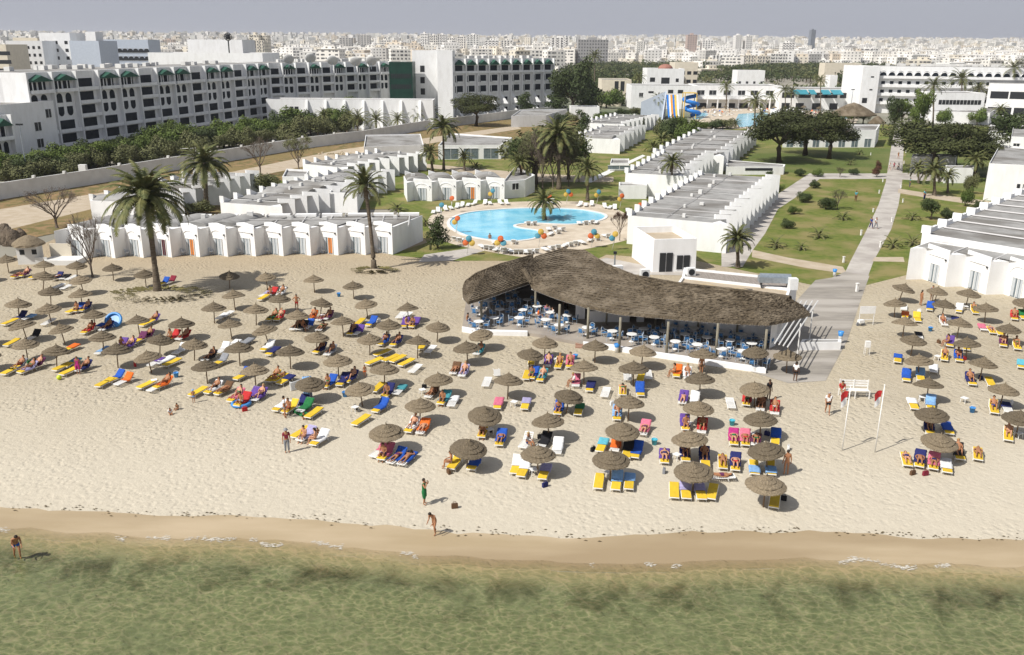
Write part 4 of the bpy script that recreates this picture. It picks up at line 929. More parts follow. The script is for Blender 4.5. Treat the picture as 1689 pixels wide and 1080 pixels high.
def steps(p,q,n,h,label):
    A=gv(*p); B=gv(*q); d=(B-A).normalized(); L=(B-A).length
    root=empty('stepped_wall',A,math.atan2(d.y,d.x),label,'wall')
    b=MB(); b.box((L/2,.15,h/2),(L,.3,h),M_white); b.build('wall_face',M_white,root)
    u=L/n
    for i in range(n):
        b=MB(); x=i*u+.1; b.add([(x,-.6,h-.01),(x+.45,-.6,h-.01),(x+.45,-.6,h+.9),(x,-.6,h+.9),(x,.5,h-.01),(x+.45,.5,h-.01),(x+.45,.5,h+.9),(x,.5,h+.9)],[(0,1,2,3),(5,4,7,6),(3,2,6,7),(0,3,7,4),(1,5,6,2)],M_white)
        b.box((x+u*.38,.05,h+.22),(u*.66,.35,.44),M_white); b.build('coping_step',M_white,root)
steps((1516,446),(1700,354),9,4.6,'white wall with nine raised coping steps beside the lawn, right side')
# simple flat-roofed blocks -------------------------------------------------
def block(name,pts,h,label,cat='building',roof=None,par=.35,wm=None,group=None,rh=None,openings=(),taper=0,roofm=None):
    """pts: ground polygon (picture px of base corners or metres), openings: (edge index, along 0-1, width, z0, height, kind)"""
    P=[Vector((*(G(*p) if p[0]>-999 and not isinstance(p,Vector) else p),0)) if not isinstance(p,Vector) else p for p in pts]
    ar=sum(P[i].x*P[(i+1)%len(P)].y-P[(i+1)%len(P)].x*P[i].y for i in range(len(P)))
    root=empty(name,P[0],0,label,cat,group); o=P[0]
    Q=[p-o for p in P]; n=len(Q); m=wm or M_white
    cen=sum(Q,Vector((0,0,0)))/n
    b=MB()
    top=[cen+(q-cen)*(1-taper) for q in Q]
    vs=[(q.x,q.y,0) for q in Q]+[(q.x,q.y,h) for q in top]
    fs=[(i,(i+1)%n,(i+1)%n+n,i+n) for i in range(n)]
    if ar<0: fs=[f[::-1] for f in fs]
    b.add(vs,fs,m)
    # parapet ring inner faces
    inn=[cen+(q-cen)*(1-.3/max(1,(q-cen).length)) for q in top]
    vs=[(q.x,q.y,h) for q in top]+[(q.x,q.y,h) for q in inn]+[(q.x,q.y,h-par) for q in inn]
    f2=[(i,(i+1)%n,(i+1)%n+n,i+n) for i in range(n)]+[(i+n,(i+1)%n+n,(i+1)%n+2*n,i+2*n) for i in range(n)]
    b.add(vs,f2,m); b.build('wall',m,root)
    b=MB(); b.add([(q.x,q.y,h-par+.01) for q in inn],[tuple(range(n))],roofm or M_roof); b.build('roof',roofm or M_roof,root)
    for (ei,al,w_,z0,hh,kind) in openings:
        p,q=Q[ei],Q[(ei+1)%n]; d=(q-p); L=d.length; d.normalize(); nr=Vector((d.y,-d.x,0)); 
        if nr.dot((p+q)/2-cen)<0: nr=-nr
        c=p+d*(L*al)
        M=Matrix(((d.x,nr.x,0,c.x),(d.y,nr.y,0,c.y),(0,0,1,0),(0,0,0,1)))
        g=MB(); dark=kind in('dark','window','arch','plain')
        gm=M_dark if dark else M_glass
        if kind in('arch',):
            vs=[(-w_/2,.06,z0),(w_/2,.06,z0)]+[(w_/2*math.cos(t),.06,z0+hh-w_/2+w_/2*math.sin(t)) for t in [PI*k/8 for k in range(9)]]
            g.add([M@Vector(v) for v in vs],[tuple(range(len(vs)))],gm)
        else: g.box((0,.03,z0+hh/2),(w_,.06,hh),gm,M=M)
        wn=g.build('door' if z0<.3 and hh>1.8 else 'window',gm,root)
        if kind!='plain':
            f=MB(); f.box((0,.10,z0+hh+.04),(w_+.16,.1,.08),M_frame,M=M); f.box((0,.10,z0-.04 if z0>.1 else .04),(w_+.16,.12,.08),M_frame,M=M)
            if kind!='arch': f.box((0,.09,z0+hh/2),(.07,.05,hh),M_frame,M=M)
            f.build('frame',M_frame,wn)
    return root
block('block',[(866,325),(830,328),(850,300),(882,316)][::-1],3.1,'low white block with a small black window beside the pool bungalows',openings=((2,.55,1.2,1.5,1.1,'window'),))
block('block',[(723,263),(826,262),(845,248),(742,240)],3.3,'flat-roofed white building with three open bays above the lawn',openings=((0,.2,3.4,.1,2.4,'glass'),(0,.52,3.4,.1,2.4,'glass'),(0,.84,3.4,.1,2.4,'glass')))
block('block',[(601,262),(699,258),(694,238),(604,240)],2.8,'low white building with pale grey slatted roof by the dirt track')
block('block',[(843,210),(900,208),(935,196),(858,198)],3.6,'white flat building beside the compound wall')
block('block',[(468,325),(505,325),(512,312),(475,310)],3.6,'plain white end block between two striped-roof rows')
block('block',[(545,350),(590,352),(600,330),(560,326)],3.2,'white block with stepped parapet behind the beachfront row')
block('block',[(1020,328),(1066,328),(1066,322),(1020,322)],2.4,'small white lean-to box against the bungalow end wall')
block('block',[(1006,282),(1037,282),(1037,274),(1008,274)],1.7,'tiny cream-roofed white service hut on the grass',openings=((0,.5,5,.4,.8,'glass'),))
block('block',[Vector((*G(1076,449),0)),Vector((*G(1147,447),0)),Vector((*G(1147,447),0))+(Vector((*G(1042,424),0))-Vector((*G(1076,449),0))),Vector((*G(1042,424),0))],4.0,'small white block with sunken roof and four dark shutters behind the restaurant',openings=((0,.22,.75,.05,2.3,'plain'),(0,.38,.75,.05,2.3,'plain'),(0,.62,.75,.3,1.7,'plain'),(0,.78,.75,.3,1.7,'plain')),par=.8,roofm=M_sandpath,taper=.02)
block('block',[(1197,288),(1292,288),(1294,284),(1197,276)],1.7,'low white garden wall with two openings beside the lawn','wall',openings=((0,.45,3,.9,.5,'plain'),(0,.68,3,.9,.5,'plain')),par=.1)
# right side buildings
rb_=block('block',[Vector((*G(1516,447),0)),Vector((*G(1830,506),0)),Vector((*G(1900,372),0)),Vector((*G(1700,355),0))],4.6,'long white bungalow mass with a ribbed grey roof behind the right beach row',par=.12)
_a=Vector((*G(1516,447),0)); _b=Vector((*G(1700,355),0)); _c=Vector((*G(1830,506),0)); b=MB()
for k in range(1,9):
    p=_a.lerp(_b,k/9)-rb_.location; q=_c.lerp(Vector((*G(1900,372),0)),k/9)-rb_.location; b.tube([p+(q-p)*.02+Vector((0,0,4.62)),p+(q-p)*.98+Vector((0,0,4.62))],.13,M_greyband,4)
b.build('roof_rib',M_greyband,rb_)
block('block',[(1621,330),(1720,336),(1725,300),(1640,290)],6.5,'tall white blank building behind the young palms',openings=((0,.55,.5,2.5,.7,'plain'),(0,.65,.5,2.5,.7,'plain')))
block('block',[(1500,284),(1572,284),(1575,279),(1502,279)],3.4,'white screen wall behind the young palms','wall',par=.1)
block('block',[(1555,302),(1602,302),(1603,297),(1556,297)],3.0,'low white wall stub between lawn palms','wall',par=.1)
block('block',[(1660,272),(1730,276),(1735,250),(1665,246)],6.5,'white house with one arched door at the right edge',openings=((0,.5,3,.1,3.0,'arch'),(0,.15,1.2,3.8,1.2,'window')))
block('block',[(1290,243),(1442,243),(1448,232),(1300,232)],4.6,'white building with arched glass doors behind the umbrella pines',openings=tuple((0,.08+.14*k,1.7,.1,2.2,'glass') for k in range(7)))
block('block',[(1534,203),(1630,206),(1650,190),(1545,185)],4.2,'long low white annex with grey roof in front of the arcaded hotel')
block('block',[(1625,240),(1700,243),(1700,230),(1630,228)],4.0,'white garden block below the dark tree, right edge',openings=((0,.5,1.2,1.4,1.0,'window'),))
block('block',[(1622,195),(1702,198),(1702,170),(1628,168)],13,'white stepped hotel wing with two shaded balconies, right edge',openings=((0,.25,6,7.5,2.6,'plain'),(0,.62,5,7.5,2.6,'plain'),(0,.3,8,1.5,2.8,'plain'),(0,.75,5,1.5,2.8,'plain')))
# beach kiosk with straw roof
k=empty('beach_kiosk',at(52,433),R(8),'small white kiosk with a round straw roof beside the boulders','kiosk')
b=MB(); b.box((0,0,1.2),(2.3,2.0,2.4),M_white2); b.build('wall',M_white2,k)
b=MB(); b.lathe([(1.9,2.25),(1.8,2.5),(1.1,3.05),(.3,3.4),(.001,3.45)],M_thatch,18,jit=.06,r_=rnd); b.build('roof',M_thatch,k)
for x in(-.5,.9): b=MB(); b.box((x,-1.01,1.55),(.55,.05,.6),M_dark); b.build('window',M_dark,k)
b=MB(); b.box((1.6,-1.15,.45),(1.4,.14,.9),M_white2); b.build('counter',M_white2,k)
b=MB(); b.box((4.2,.0,.3),(4.2,2.6,.6),M_white2); b.box((3.2,1.2,1.1),(2.6,.15,2.1),M_cream); q=b.build('stairs_wall',M_white2,None); q.location=at(52,433); tag(q,'low white ramp wall with cream lattice beside the kiosk','wall')
# boulders
M_rock=mat('brown_rock',(.16,.125,.09),.95,(.09,.07,.05),1.5,bump=1,bscale=3,dist=.3)
for i,(px,py,s) in enumerate([(-18,404,1.7),(4,405,1.7),(16,408,1.5),(28,408,1.4),(40,395,1.0)]):
    b=MB(); b.ell((0,0,s*.7),(s*.62,s*.7,s),M_rock,12,8); r_=random.Random(i)
    b.v=[tuple(Vector(v)*(1+.28*noise.noise(Vector(v)*1.3+Vector((i*9,0,0))))) for v in b.v]
    o=b.build('boulder',M_rock,None,True,at(px,py,-.3)); o.rotation_euler=(0,.25,i); tag(o,['leaning brown boulder at the left edge','broad brown boulder second from the edge','brown boulder in the middle of the pile','tall brown boulder closest to the kiosk','small brown boulder behind the pile'][i],'boulder','boulders by the kiosk')
# compound wall between hotel and bungalows
def wall_run(name,pts,h,t,label,m):
    P=[gv(*p) for p in pts]; root=empty(name,P[0],0,label,'wall'); o=P[0]
    b=MB(); off=[]
    for i,p in enumerate(P):
        d=(P[min(i+1,len(P)-1)]-P[max(0,i-1)]).normalized(); off.append(Vector((-d.y,d.x,0))*t/2)
    L=[p-o+f for p,f in zip(P,off)]; Rr=[p-o-f for p,f in zip(P,off)]; n=len(P)
    vs=[(q.x,q.y,z) for z in(0,h) for q in L]+[(q.x,q.y,z) for z in(0,h) for q in Rr]
    fs=[]
    for i in range(n-1): fs+=[(i,i+1,n+i+1,n+i),(2*n+i+1,2*n+i,3*n+i,3*n+i+1),(n+i,n+i+1,3*n+i+1,3*n+i)]
    fs+=[(0,n,3*n,2*n),(n-1,3*n-1,4*n-1,2*n-1)]
    b.add(vs,fs,m); b.build('wall_face',m,root)
    # coping balls
    b=MB(); acc=0
    for i in range(n-1):
        seg=P[i+1]-P[i]; k=max(1,int(seg.length/9))
        for j in range(k): c=P[i]+seg*(j/k)-o; b.box((c.x,c.y,h+.22),(.5,.5,.44),m)
    b.build('coping_blocks',m,root); return root
wall_run('compound_wall',[(-260,385),(0,329),(60,319),(110,311),(200,296),(280,282),(400,262),(500,245),(600,232),(700,214),(780,204),(850,194),(935,186)],2.8,.35,'long weathered white compound wall running inland past the bungalows',M_white2)
# ================================================================= POOL
def ground_poly(pts,n=12):   # smooth closed curve through picture points
    P=[Vector(G(*p)) for p in pts]; out=[]; N=len(P)
    for i in range(N):
        p0,p1,p2,p3=P[i-1],P[i],P[(i+1)%N],P[(i+2)%N]
        for k in range(n):
            t=k/n; out.append(.5*((2*p1)+(-p0+p2)*t+(2*p0-5*p1+4*p2-p3)*t*t+(-p0+3*p1-3*p2+p3)*t**3))
    return [(q.x,q.y) for q in out]
M_deck=mat('pool_deck_stone',(.50,.425,.33),.9,(.56,.49,.39),.8,bump=.15,bscale=9,world=True,col3=(.44,.37,.28),scale3=.3)
sheet('pool_deck',ground_poly([(706,372),(712,355),(745,345),(800,336),(880,332),(960,333),(1010,343),(1035,355),(1045,372),(1040,392),(1010,402),(960,412),(900,424),(860,424),(800,414),(752,404),(722,392)],6),.030,M_deck)
def poolwater():
    m=bpy.data.materials.new('pool_water'); m.use_nodes=True; n=m.node_tree; L=n.links.new; b=n.nodes['Principled BSDF']
    pos=n.nodes.new('ShaderNodeNewGeometry').outputs['Position']
    nz=n.nodes.new('ShaderNodeTexNoise'); nz.inputs['Scale'].default_value=.25; nz.inputs['Detail'].default_value=6; L(pos,nz.inputs[0])
    r=n.nodes.new('ShaderNodeValToRGB'); r.color_ramp.elements[0].color=(.12,.47,.66,1); r.color_ramp.elements[1].color=(.28,.62,.75,1); r.color_ramp.elements[0].position=.35; r.color_ramp.elements[1].position=.65; L(nz.outputs[0],r.inputs[0]); L(r.outputs[0],b.inputs['Base Color'])
    b.inputs['Roughness'].default_value=.12; b.inputs['IOR'].default_value=1.33
    bn=n.nodes.new('ShaderNodeTexNoise'); bn.inputs['Scale'].default_value=1.6; bn.inputs['Detail'].default_value=4; L(pos,bn.inputs[0]); bp=n.nodes.new('ShaderNodeBump'); bp.inputs['Strength'].default_value=.5; bp.inputs['Distance'].default_value=.1; L(bn.outputs[0],bp.inputs['Height']); L(bp.outputs[0],b.inputs['Normal']); return m
M_pool=poolwater()
pool=ground_poly([(738,372),(745,359),(775,350),(830,345),(890,343),(950,345),(990,351),(1002,358),(985,366),(940,371),(880,369),(852,372),(860,376),(888,380),(895,386),(880,395),(840,399),(800,396),(760,387)],8)
sheet('pool_water',pool,.036,M_pool)
b=MB(); n=len(pool); c=sum((Vector(p) for p in pool),Vector((0,0)))/n
vs=[]
for i,p in enumerate(pool):
    d=(Vector(pool[(i+1)%n])-Vector(pool[i-1])).normalized(); nr=Vector((d.y,-d.x)); 
    for o_,z in((-.05,.03),(-.05,.13),(.42,.13),(.42,.03)): vs.append((p[0]+nr.x*o_,p[1]+nr.y*o_,z))
fs=[]
for i in range(n):
    for k in range(3): a=i*4+k; b2=((i+1)%n)*4+k; fs.append((a,b2,b2+1,a+1))
b.add(vs,fs,M_white2); o=b.build('pool_kerb',M_white2); o['kind']='structure'
# swimmer, pool loungers, disc parasols
person('sit',(G(808,393)[0],G(808,393)[1],-.45),0,'t','b',(('briefs','navy'),),'lone swimmer in the round blue pool')
PLI=[]
PL=[(715,352),(723,350),(735,347),(744,345),(754,343),(762,341),(772,340),(782,338),(800,337),(808,337),(826,337),(836,337),(902,337),(912,336),(956,340),(966,340),(976,339),(998,343),(1006,344),(1014,345),(1036,352),(1042,356),(1046,361),(1044,366),(1050,369),(870,371),(880,371),(905,380),(915,378),(896,390),(908,388),(920,385),(926,381),(955,370),(965,370),(975,369),(983,369),(1000,392),(985,396),(973,398),(752,397),(760,399),(815,402),(828,402),(848,402),
    (795,409),(803,411),(811,412),(819,414),(827,415),(835,416),(843,417),(851,418),(859,418),(867,418),(875,418),(883,417),(900,414),(910,412),(920,410),(930,408),(940,406),(950,404),(960,402)]
for i,(px,py) in enumerate(PL):
    g=G(px,py,.03); r=empty('pool_lounger',(g[0],g[1],.03),rl.uniform(-.4,.4)+(0 if py<360 else PI),None,'sun lounger','white loungers around the pool')
    fr,mt,legs,tws,prof=LP['up' if i%3 else 'flat']; link('frame',fr,r)
    for q,l in enumerate(legs): link('leg_frame' if q<2 else 'backrest_prop',l,r)
    b=link('seat_panel',mt,r); setmat(b,M_frame); b.scale=(.95,1,.98)
    PLI.append((r,'white pool lounger'))
# disc sunshades: poles carrying two or three tilted coloured discs
DC={'o':mat('orange_disc',(.42,.10,.03),.7,(.5,.10,.02),3),'y':mat('yellow_disc',(.48,.33,.07),.8,(.42,.28,.05),3),'b':mat('turquoise_disc',(.07,.24,.31),.8,(.06,.2,.27),3)}
WD={'o':'orange','y':'yellow','b':'turquoise'}
DS=[(726,362,'b',''),(743,350,'o',''),(752,384,'oy',''),(770,420,'boy','in front of the dark plant'),(822,420,'oyb','behind the thatched roof'),(810,335,'by',''),(934,336,'byo',''),(984,337,'by',''),(1022,344,'oy',''),(1052,362,'o',''),(888,408,'ybo','at the pool edge, yellow on top'),(975,408,'boy','left of the restaurant lawn'),(1010,412,'yb','left of the white block'),(903,345,'oy','behind the pool palm')]
DSI=[]
for i,(px,py,cs,ex) in enumerate(DS):
    g=G(px,py); r=empty('disc_sunshade',(g[0],g[1],.02),rl.uniform(-.3,.3),None,'sunshade','coloured disc sunshades around the pool')
    b=MB(); 
    b.tube([(0,0,0),(.22,0,1.3),(.3,0,1.95)],.045,M_pw,6); b.build('pole',M_pw,r,True)
    for k,cc in enumerate(cs):
        ox,oz=[(0,2.15),(-.42,1.6),(.42,1.6)][k] if len(cs)>1 else (0,2.3)
        b=MB(); b.lathe([(.001,-.04),(.38,-.03),(.40,0),(.38,.03),(.001,.05)],DC[cc],24); o=b.build('disc',DC[cc],r,True); o.location=(ox+.3,-.1-.06*k,oz); o.rotation_euler=(R(62+rl.uniform(-12,12)),R(rl.uniform(-15,15)),0)
    DSI.append((r,'pole sunshade with '+' and '.join(WD[c] for c in cs)+(' discs' if len(cs)>1 else ' disc')))
# ================================================================= RESTAURANT
M_reed=mat('reed_thatch',(.185,.145,.095),.97,(.07,.054,.036),4.5,bump=1,bscale=16,world=True,dist=.12,detail=9,mix=(.28,.72),col3=(.21,.17,.12),scale3=.5)
def loft(b,E_,Rg,rows,m,step=.07,jit=.03,cols=10,seed=1,thick=.22):
    r_=random.Random(seed)
    def samp(C):
        out=[]
        for i in range(len(C)-1):
            for k in range(cols): t=k/cols; out.append(C[i].lerp(C[i+1],t))
        out.append(C[-1]); return out
    e=samp(E_); g=samp(Rg); n=len(e); vs=[];fs=[]
    for j in range(rows+1):
        t=j/rows
        for q in(0,1):
            if j==0 and q==0: tt=0; dz=-thick
            else: tt=t; dz=step if q else 0
            for i in range(n):
                p=e[i].lerp(g[i],tt); bulge=.18*math.sin(PI*tt)
                vs.append((p.x+r_.uniform(-jit,jit),p.y+r_.uniform(-jit,jit)*1.5,p.z+dz+bulge+r_.uniform(-jit,jit)*.7))
    for j in range(2*rows+1):
        for i in range(n-1): a=j*n+i; fs.append((a,a+1,a+1+n,a+n))
    b.add(vs,fs,m)
    vs=[(p.x,p.y,p.z-thick) for p in e]+[(p.x,p.y,p.z-thick) for p in g]; b.add(vs,[(i+1,i,n+i,n+i+1) for i in range(n-1)],m)
def GZ(l): return [Vector((*G(a,b_,z),z)) for a,b_,z in l]
EM=GZ([(878,474,3.2),(920,490,3.2),(970,505,3.2),(1020,515,3.2),(1100,522,3.2),(1160,527,3.2),(1220,531,3.2),(1268,533,3.2),(1302,527,3.2),(1337,517,3.2)])
RM=GZ([(864,441,4.5),(884,424,4.6),(925,412,4.7),(966,414,4.7),(1000,436,4.7),(1050,456,4.7),(1120,468,4.6),(1200,477,4.5),(1262,484,4.3),(1300,492,3.9)])
EL=GZ([(763,476,3.2),(764,490,3.2),(773,498,3.2),(805,488,3.2),(842,475,3.2),(878,463,3.2)])
RL=GZ([(768,464,3.5),(786,451,4.0),(806,443,4.3),(828,435,4.5),(850,429,4.6),(880,420,4.6)])
rest=empty('thatched_restaurant',at(1020,530),0,'open beach restaurant under a long curving thatched roof on wooden posts','restaurant'); ro=rest.location.copy()
def rel(L_): return [p-ro for p in L_]
b=MB(); loft(b,rel(EM),rel(RM),24,M_reed,seed=2,step=.085,jit=.035,cols=16); loft(b,rel(EL),rel(RL),19,M_reed,seed=3,step=.085,jit=.035,cols=16)
# back slopes down behind the ridge
bkM=[p+Vector((.2,4.2,-1.2)) for p in rel(RM)]; bkM[-1]=rel(RM)[-1]+Vector((1,2,-.5)); loft(b,bkM,rel(RM),8,M_reed,seed=4)
bkL=[p+Vector((-.3,3.4,-1.2)) for p in rel(RL)]; loft(b,bkL,rel(RL),8,M_reed,seed=5)
# verge where the two roofs meet
q=GZ([(862,443,4.7),(868,452,4.2),(877,466,3.5)]); b.tube(rel(q),[.28,.28,.24],M_reed,7)
r_=random.Random(3)
for C in(EM,EL):     # ragged reed ends along the eaves
    for i in range(len(C)-1):
        d=C[i+1]-C[i]; L_=d.length
        for k in range(int(L_*14)):
            p=C[i]+d*r_.random()-ro-Vector((0,0,.1)); o_=Vector((r_.uniform(-.03,.03),-r_.uniform(.05,.2),-r_.uniform(.05,.22))); w_=d.normalized()*.03
            b.add([p-w_,p+w_,p+o_],[(0,1,2)],M_reed)
b.build('roof',M_reed,rest)
M_bark=mat('grey_post_wood',(.26,.24,.18),.9,(.18,.16,.12),6,stretch=(1,1,.2))
for (px,py) in [(794,541),(883,520),(922,557),(969,563),(1021,581),(1099,589),(1180,592),(1259,603)]:
    x,y=G(px,py); b=MB(); b.tube([(x-ro.x,y-ro.y,0),(x-ro.x,y-ro.y+.02,3.25)],[.13,.11],M_bark,8); b.build('post',M_bark,rest,True)
for (px,py) in [(850,500),(1000,540),(1080,548),(1150,556),(1214,562)]:
    x,y=G(px,py); b=MB(); b.tube([(x-ro.x,y-ro.y,0),(x-ro.x,y-ro.y,3.9)],.10,M_bark,7); b.build('post',M_bark,rest,True)
b=MB(); b.tube(rel([p-Vector((0,-.3,.25)) for p in EM[:-1]]),.09,M_pw,6); b.build('eave_beam',M_pw,rest); b=MB(); b.tube(rel([p-Vector((0,-.3,.25)) for p in EL[1:]]),.09,M_pw,6); b.build('eave_beam',M_pw,rest)
# floor, kerb, steps
M_tile=mat('terrace_floor',(.30,.26,.22),.8,(.25,.22,.19),1.5,world=True,col3=(.34,.30,.25),scale3=.4)
FE=[(762,541),(790,546),(870,548),(918,557),(962,566),(1010,571),(1060,580),(1130,590),(1200,600),(1262,609)]
fe=[Vector((*G(*p,.3),.3)) for p in FE]; BE=[Vector((*G(*p,.3),.3)) for p in [(1300,560),(1318,520),(1200,490),(1000,460),(880,455),(790,468),(768,500)]]
b=MB(); b.prism([((p-ro).x,(p-ro).y) for p in fe+BE],0,.3,M_tile,M_tile); b.build('floor',M_tile,rest)
b=MB(); k=[p-ro for p in fe]
for s0,s1 in((0,3),(4,10)):
    kk=k[s0:s1]; vs=[];
    for p in kk:
        for dy,z in((-.28,0),(-.28,.42),(.22,.42),(.22,.2)): vs.append((p.x,p.y+dy,z))
    fs=[(i*4+j,i*4+j+4,i*4+j+5,i*4+j+1) for i in range(len(kk)-1) for j in range(3)]+[(0,1,2,3),tuple(range(len(vs)-4,len(vs)))[::-1]]
    b.add(vs,fs,M_white)
b.build('kerb',M_white,rest)
M_step=mat('terrace_step_brick',(.34,.20,.14),.9,(.28,.17,.12),6,world=True)
b=MB()
for j in range(2):
    p,q=G(950,566+j*4),G(1003,573+j*3); c=((p[0]+q[0])/2-ro.x,(p[1]+q[1])/2-ro.y-.1,.15-.1*j); b.box(c,(3.0,.6,.1),M_step,rz=-.12)
b.build('step',M_step,rest)
M_int=mat('shaded_plaster',(.22,.20,.18),.9,(.18,.165,.15),1)  # plaster colour darkened to carry the shade under the roof
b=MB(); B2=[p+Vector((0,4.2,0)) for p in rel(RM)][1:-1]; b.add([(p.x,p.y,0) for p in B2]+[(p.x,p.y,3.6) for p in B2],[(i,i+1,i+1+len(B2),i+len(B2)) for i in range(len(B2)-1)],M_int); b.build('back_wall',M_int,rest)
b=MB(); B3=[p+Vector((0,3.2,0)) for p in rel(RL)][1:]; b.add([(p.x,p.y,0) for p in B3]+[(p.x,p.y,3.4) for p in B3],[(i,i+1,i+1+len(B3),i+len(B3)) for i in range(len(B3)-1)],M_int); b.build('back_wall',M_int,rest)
x,y=G(1005,536); b=MB(); b.box((x-ro.x,y-ro.y+.4,.85),(3.9,.7,1.1),M_white); b.box((x-ro.x,y-ro.y+.4,1.42),(4.1,.9,.06),M_white2); b.build('serving_counter',M_white,rest)
x,y=G(957,531); b=MB(); b.box((x-ro.x,y-ro.y+.3,1.8),(.9,.5,3.0),M_white); b.build('column',M_white,rest); x,y=G(1056,536); b=MB(); b.box((x-ro.x,y-ro.y+.3,1.8),(.7,.5,3.0),M_white); b.build('column',M_white,rest)
block('kitchen_block',[(1268,580),(1278,575),(1290,545),(1273,545)],3.0,'narrow white end wall of the restaurant beside the pergola beams','wall',par=.1)
# kitchen block behind with sandy domes and a boarded flat roof
kb=block('kitchen_block',[Vector((*G(1100,492,3.3),0)),Vector((*G(1292,512,3.3),0)),Vector((*G(1304,476,3.3),0)),Vector((*G(1125,456,3.3),0))],3.3,'low white kitchen block with three sandy domes behind the thatched roof',par=.2,roofm=M_sandpath)
M_dome=mat('sandy_dome',(.46,.36,.22),.95,(.54,.44,.29),2,bump=.3,bscale=6)
for (px,py) in [(1163,476),(1216,483),(1268,491)]:
    x,y=G(px,py,3.4); b=MB(); b.ell((0,0,0),(1.7,1.35,.7),M_dome,18,6,True); o=b.build('dome',M_dome,kb,True); o.location=(x-kb.location.x,y-kb.location.y,3.15)
lb=block('kitchen_block',[Vector((*G(1125,455.5,3.3),0)),Vector((*G(1304,475.5,3.3),0)),Vector((*G(1316,460,3.3),0)),Vector((*G(1128,441,3.3),0))],3.3,'long low roof of grey boards behind the sandy domes',par=.25,roofm=mat('grey_boards',(.22,.19,.165),.9,(.30,.27,.24),2,bump=.5,bscale=5,stretch=(4,.4,1)))
for (px,py,w_,hh,lb_) in [(1018,447,1.1,1.0,'white air-conditioning unit behind the thatched ridge'),(1063,453,.9,1.0,'grey air-conditioning unit left of the dark shutters'),(1139,449,.9,.8,'square air-conditioning unit on the boarded roof')]:
    r=empty('air_conditioner',(*G(px,py,3.4),3.0),.2,lb_,'air conditioner'); b=MB(); b.box((0,0,.5),(w_,.6,hh),M_frame); b.build('case',M_frame,r); b=MB(); b.lathe([(.001,0),(.32,0),(.34,.03),(.001,.035)],M_dark,16); o=b.build('fan_grille',M_dark,r); o.rotation_euler=(PI/2,0,0); o.location=(0,-.3,.5)
M_tank=mat('galvanised_metal',(.38,.43,.47),.4,(.30,.34,.38),4,metal=.6)
r=empty('roof_tank',(*G(1278,462,3.9),3.2),-.1,'long grey metal duct tank on the boarded roof','tank'); b=MB(); b.box((0,0,.8),(3.2,1.0,.55),M_tank); b.tube([(-1.5,0,1.1),(1.5,0,1.1)],.28,M_tank,10); b.build('tank_body',M_tank,r); 
for s in(-1.3,1.3): b=MB(); b.box((s,0,.27),(.08,.9,.55),M_dark); b.build('support',M_dark,r)
r=empty('roof_tank',(*G(1308,466,3.9),3.2),0,'small white fan box at the corner of the boarded roof','tank'); b=MB(); b.box((0,0,.6),(.8,.8,1.1),M_frame); b.build('tank_body',M_frame,r)
pg=empty('pergola',(*G(1310,560),0),0,'slanting white beam pergola at the right end of the restaurant','pergola'); po=pg.location
for k in range(4):
    p=Vector((*G(1322+k*9,496+k*0,3.0),3.0)); q=Vector((*G(1278+k*7,566+k*2,2.9),2.9)); b=MB(); b.tube([p-po,q-po],.06,M_pw,4); b.build('beam',M_pw,pg)
for (px,py) in [(1315,585),(1335,560)]: x,y=G(px,py); b=MB(); b.tube([(x-po.x,y-po.y,0),(x-po.x,y-po.y,2.9)],.06,M_pw,6); b.build('post',M_pw,pg)
block('low_wall',[(1318,578),(1322,572),(1386,572),(1386,577)],.75,'low white wall between the paved square and the restaurant','wall',par=.05)
# tables and chairs
M_blue=mat('blue_chair_seat',(.05,.15,.30),.6,(.05,.17,.38),5)
M_cf=mat('chair_frame_shade_tone',(.46,.52,.58),.5,(.40,.46,.52),3)  # white frames toned grey-blue, the interior's shade put into their colour
CH=Proto('restaurant_chair','chair')
b=MB(); b.box((0,0,.45),(.46,.44,.05),M_blue); CH.part('seat',b.mesh('seat',M_blue))
b=MB(); b.tube([(-.24,.2,0),(-.24,.2,.48),(-.22,.24,.84),(0,.27,.93),(.22,.24,.84),(.24,.2,.48),(.24,.2,0)],.026,M_cf,5); CH.part('back_frame',b.mesh('back_frame',M_cf))
b=MB(); b.tube([(-.24,-.2,0),(-.25,-.2,.66),(-.24,.2,.68)],.024,M_cf,5); CH.part('arm_frame',b.mesh('arm_frame',M_cf))
b=MB(); b.tube([(.24,-.2,0),(.25,-.2,.66),(.24,.2,.68)],.024,M_cf,5); CH.part('arm_frame',b.mesh('arm_frame',M_cf))
b=MB(); b.box((0,.235,.68),(.34,.03,.26),M_blue); CH.part('back_panel',b.mesh('back_panel',M_blue))
TB=Proto('restaurant_table','table')
b=MB(); b.lathe([(.001,.70),(.46,.70),(.48,.72),(.46,.745),(.001,.75)],M_frame,20); TB.part('table_top',b.mesh('table_top',M_frame)); b=MB(); b.lathe([(.24,0),(.22,.04),(.05,.08),(.045,.70)],M_frame,10); TB.part('pedestal',b.mesh('pedestal',M_frame))
RT=[(790,530),(815,524),(856,524),(824,510),(862,511),(792,508),(842,496),(870,494),(806,496),(900,527),(922,536),(908,515),(936,520),(968,540),(1010,546),(1042,551),(1079,556),(1114,563),(1150,568),(1190,575),(1226,579),(1095,546),(1130,551),(1166,556),(1204,561),(1240,566),(1062,542),(1110,538),(1145,541),(1185,546),(1222,551),(1258,556),(886,505),(850,482),(1250,590)]
RCI=[];RTI=[]
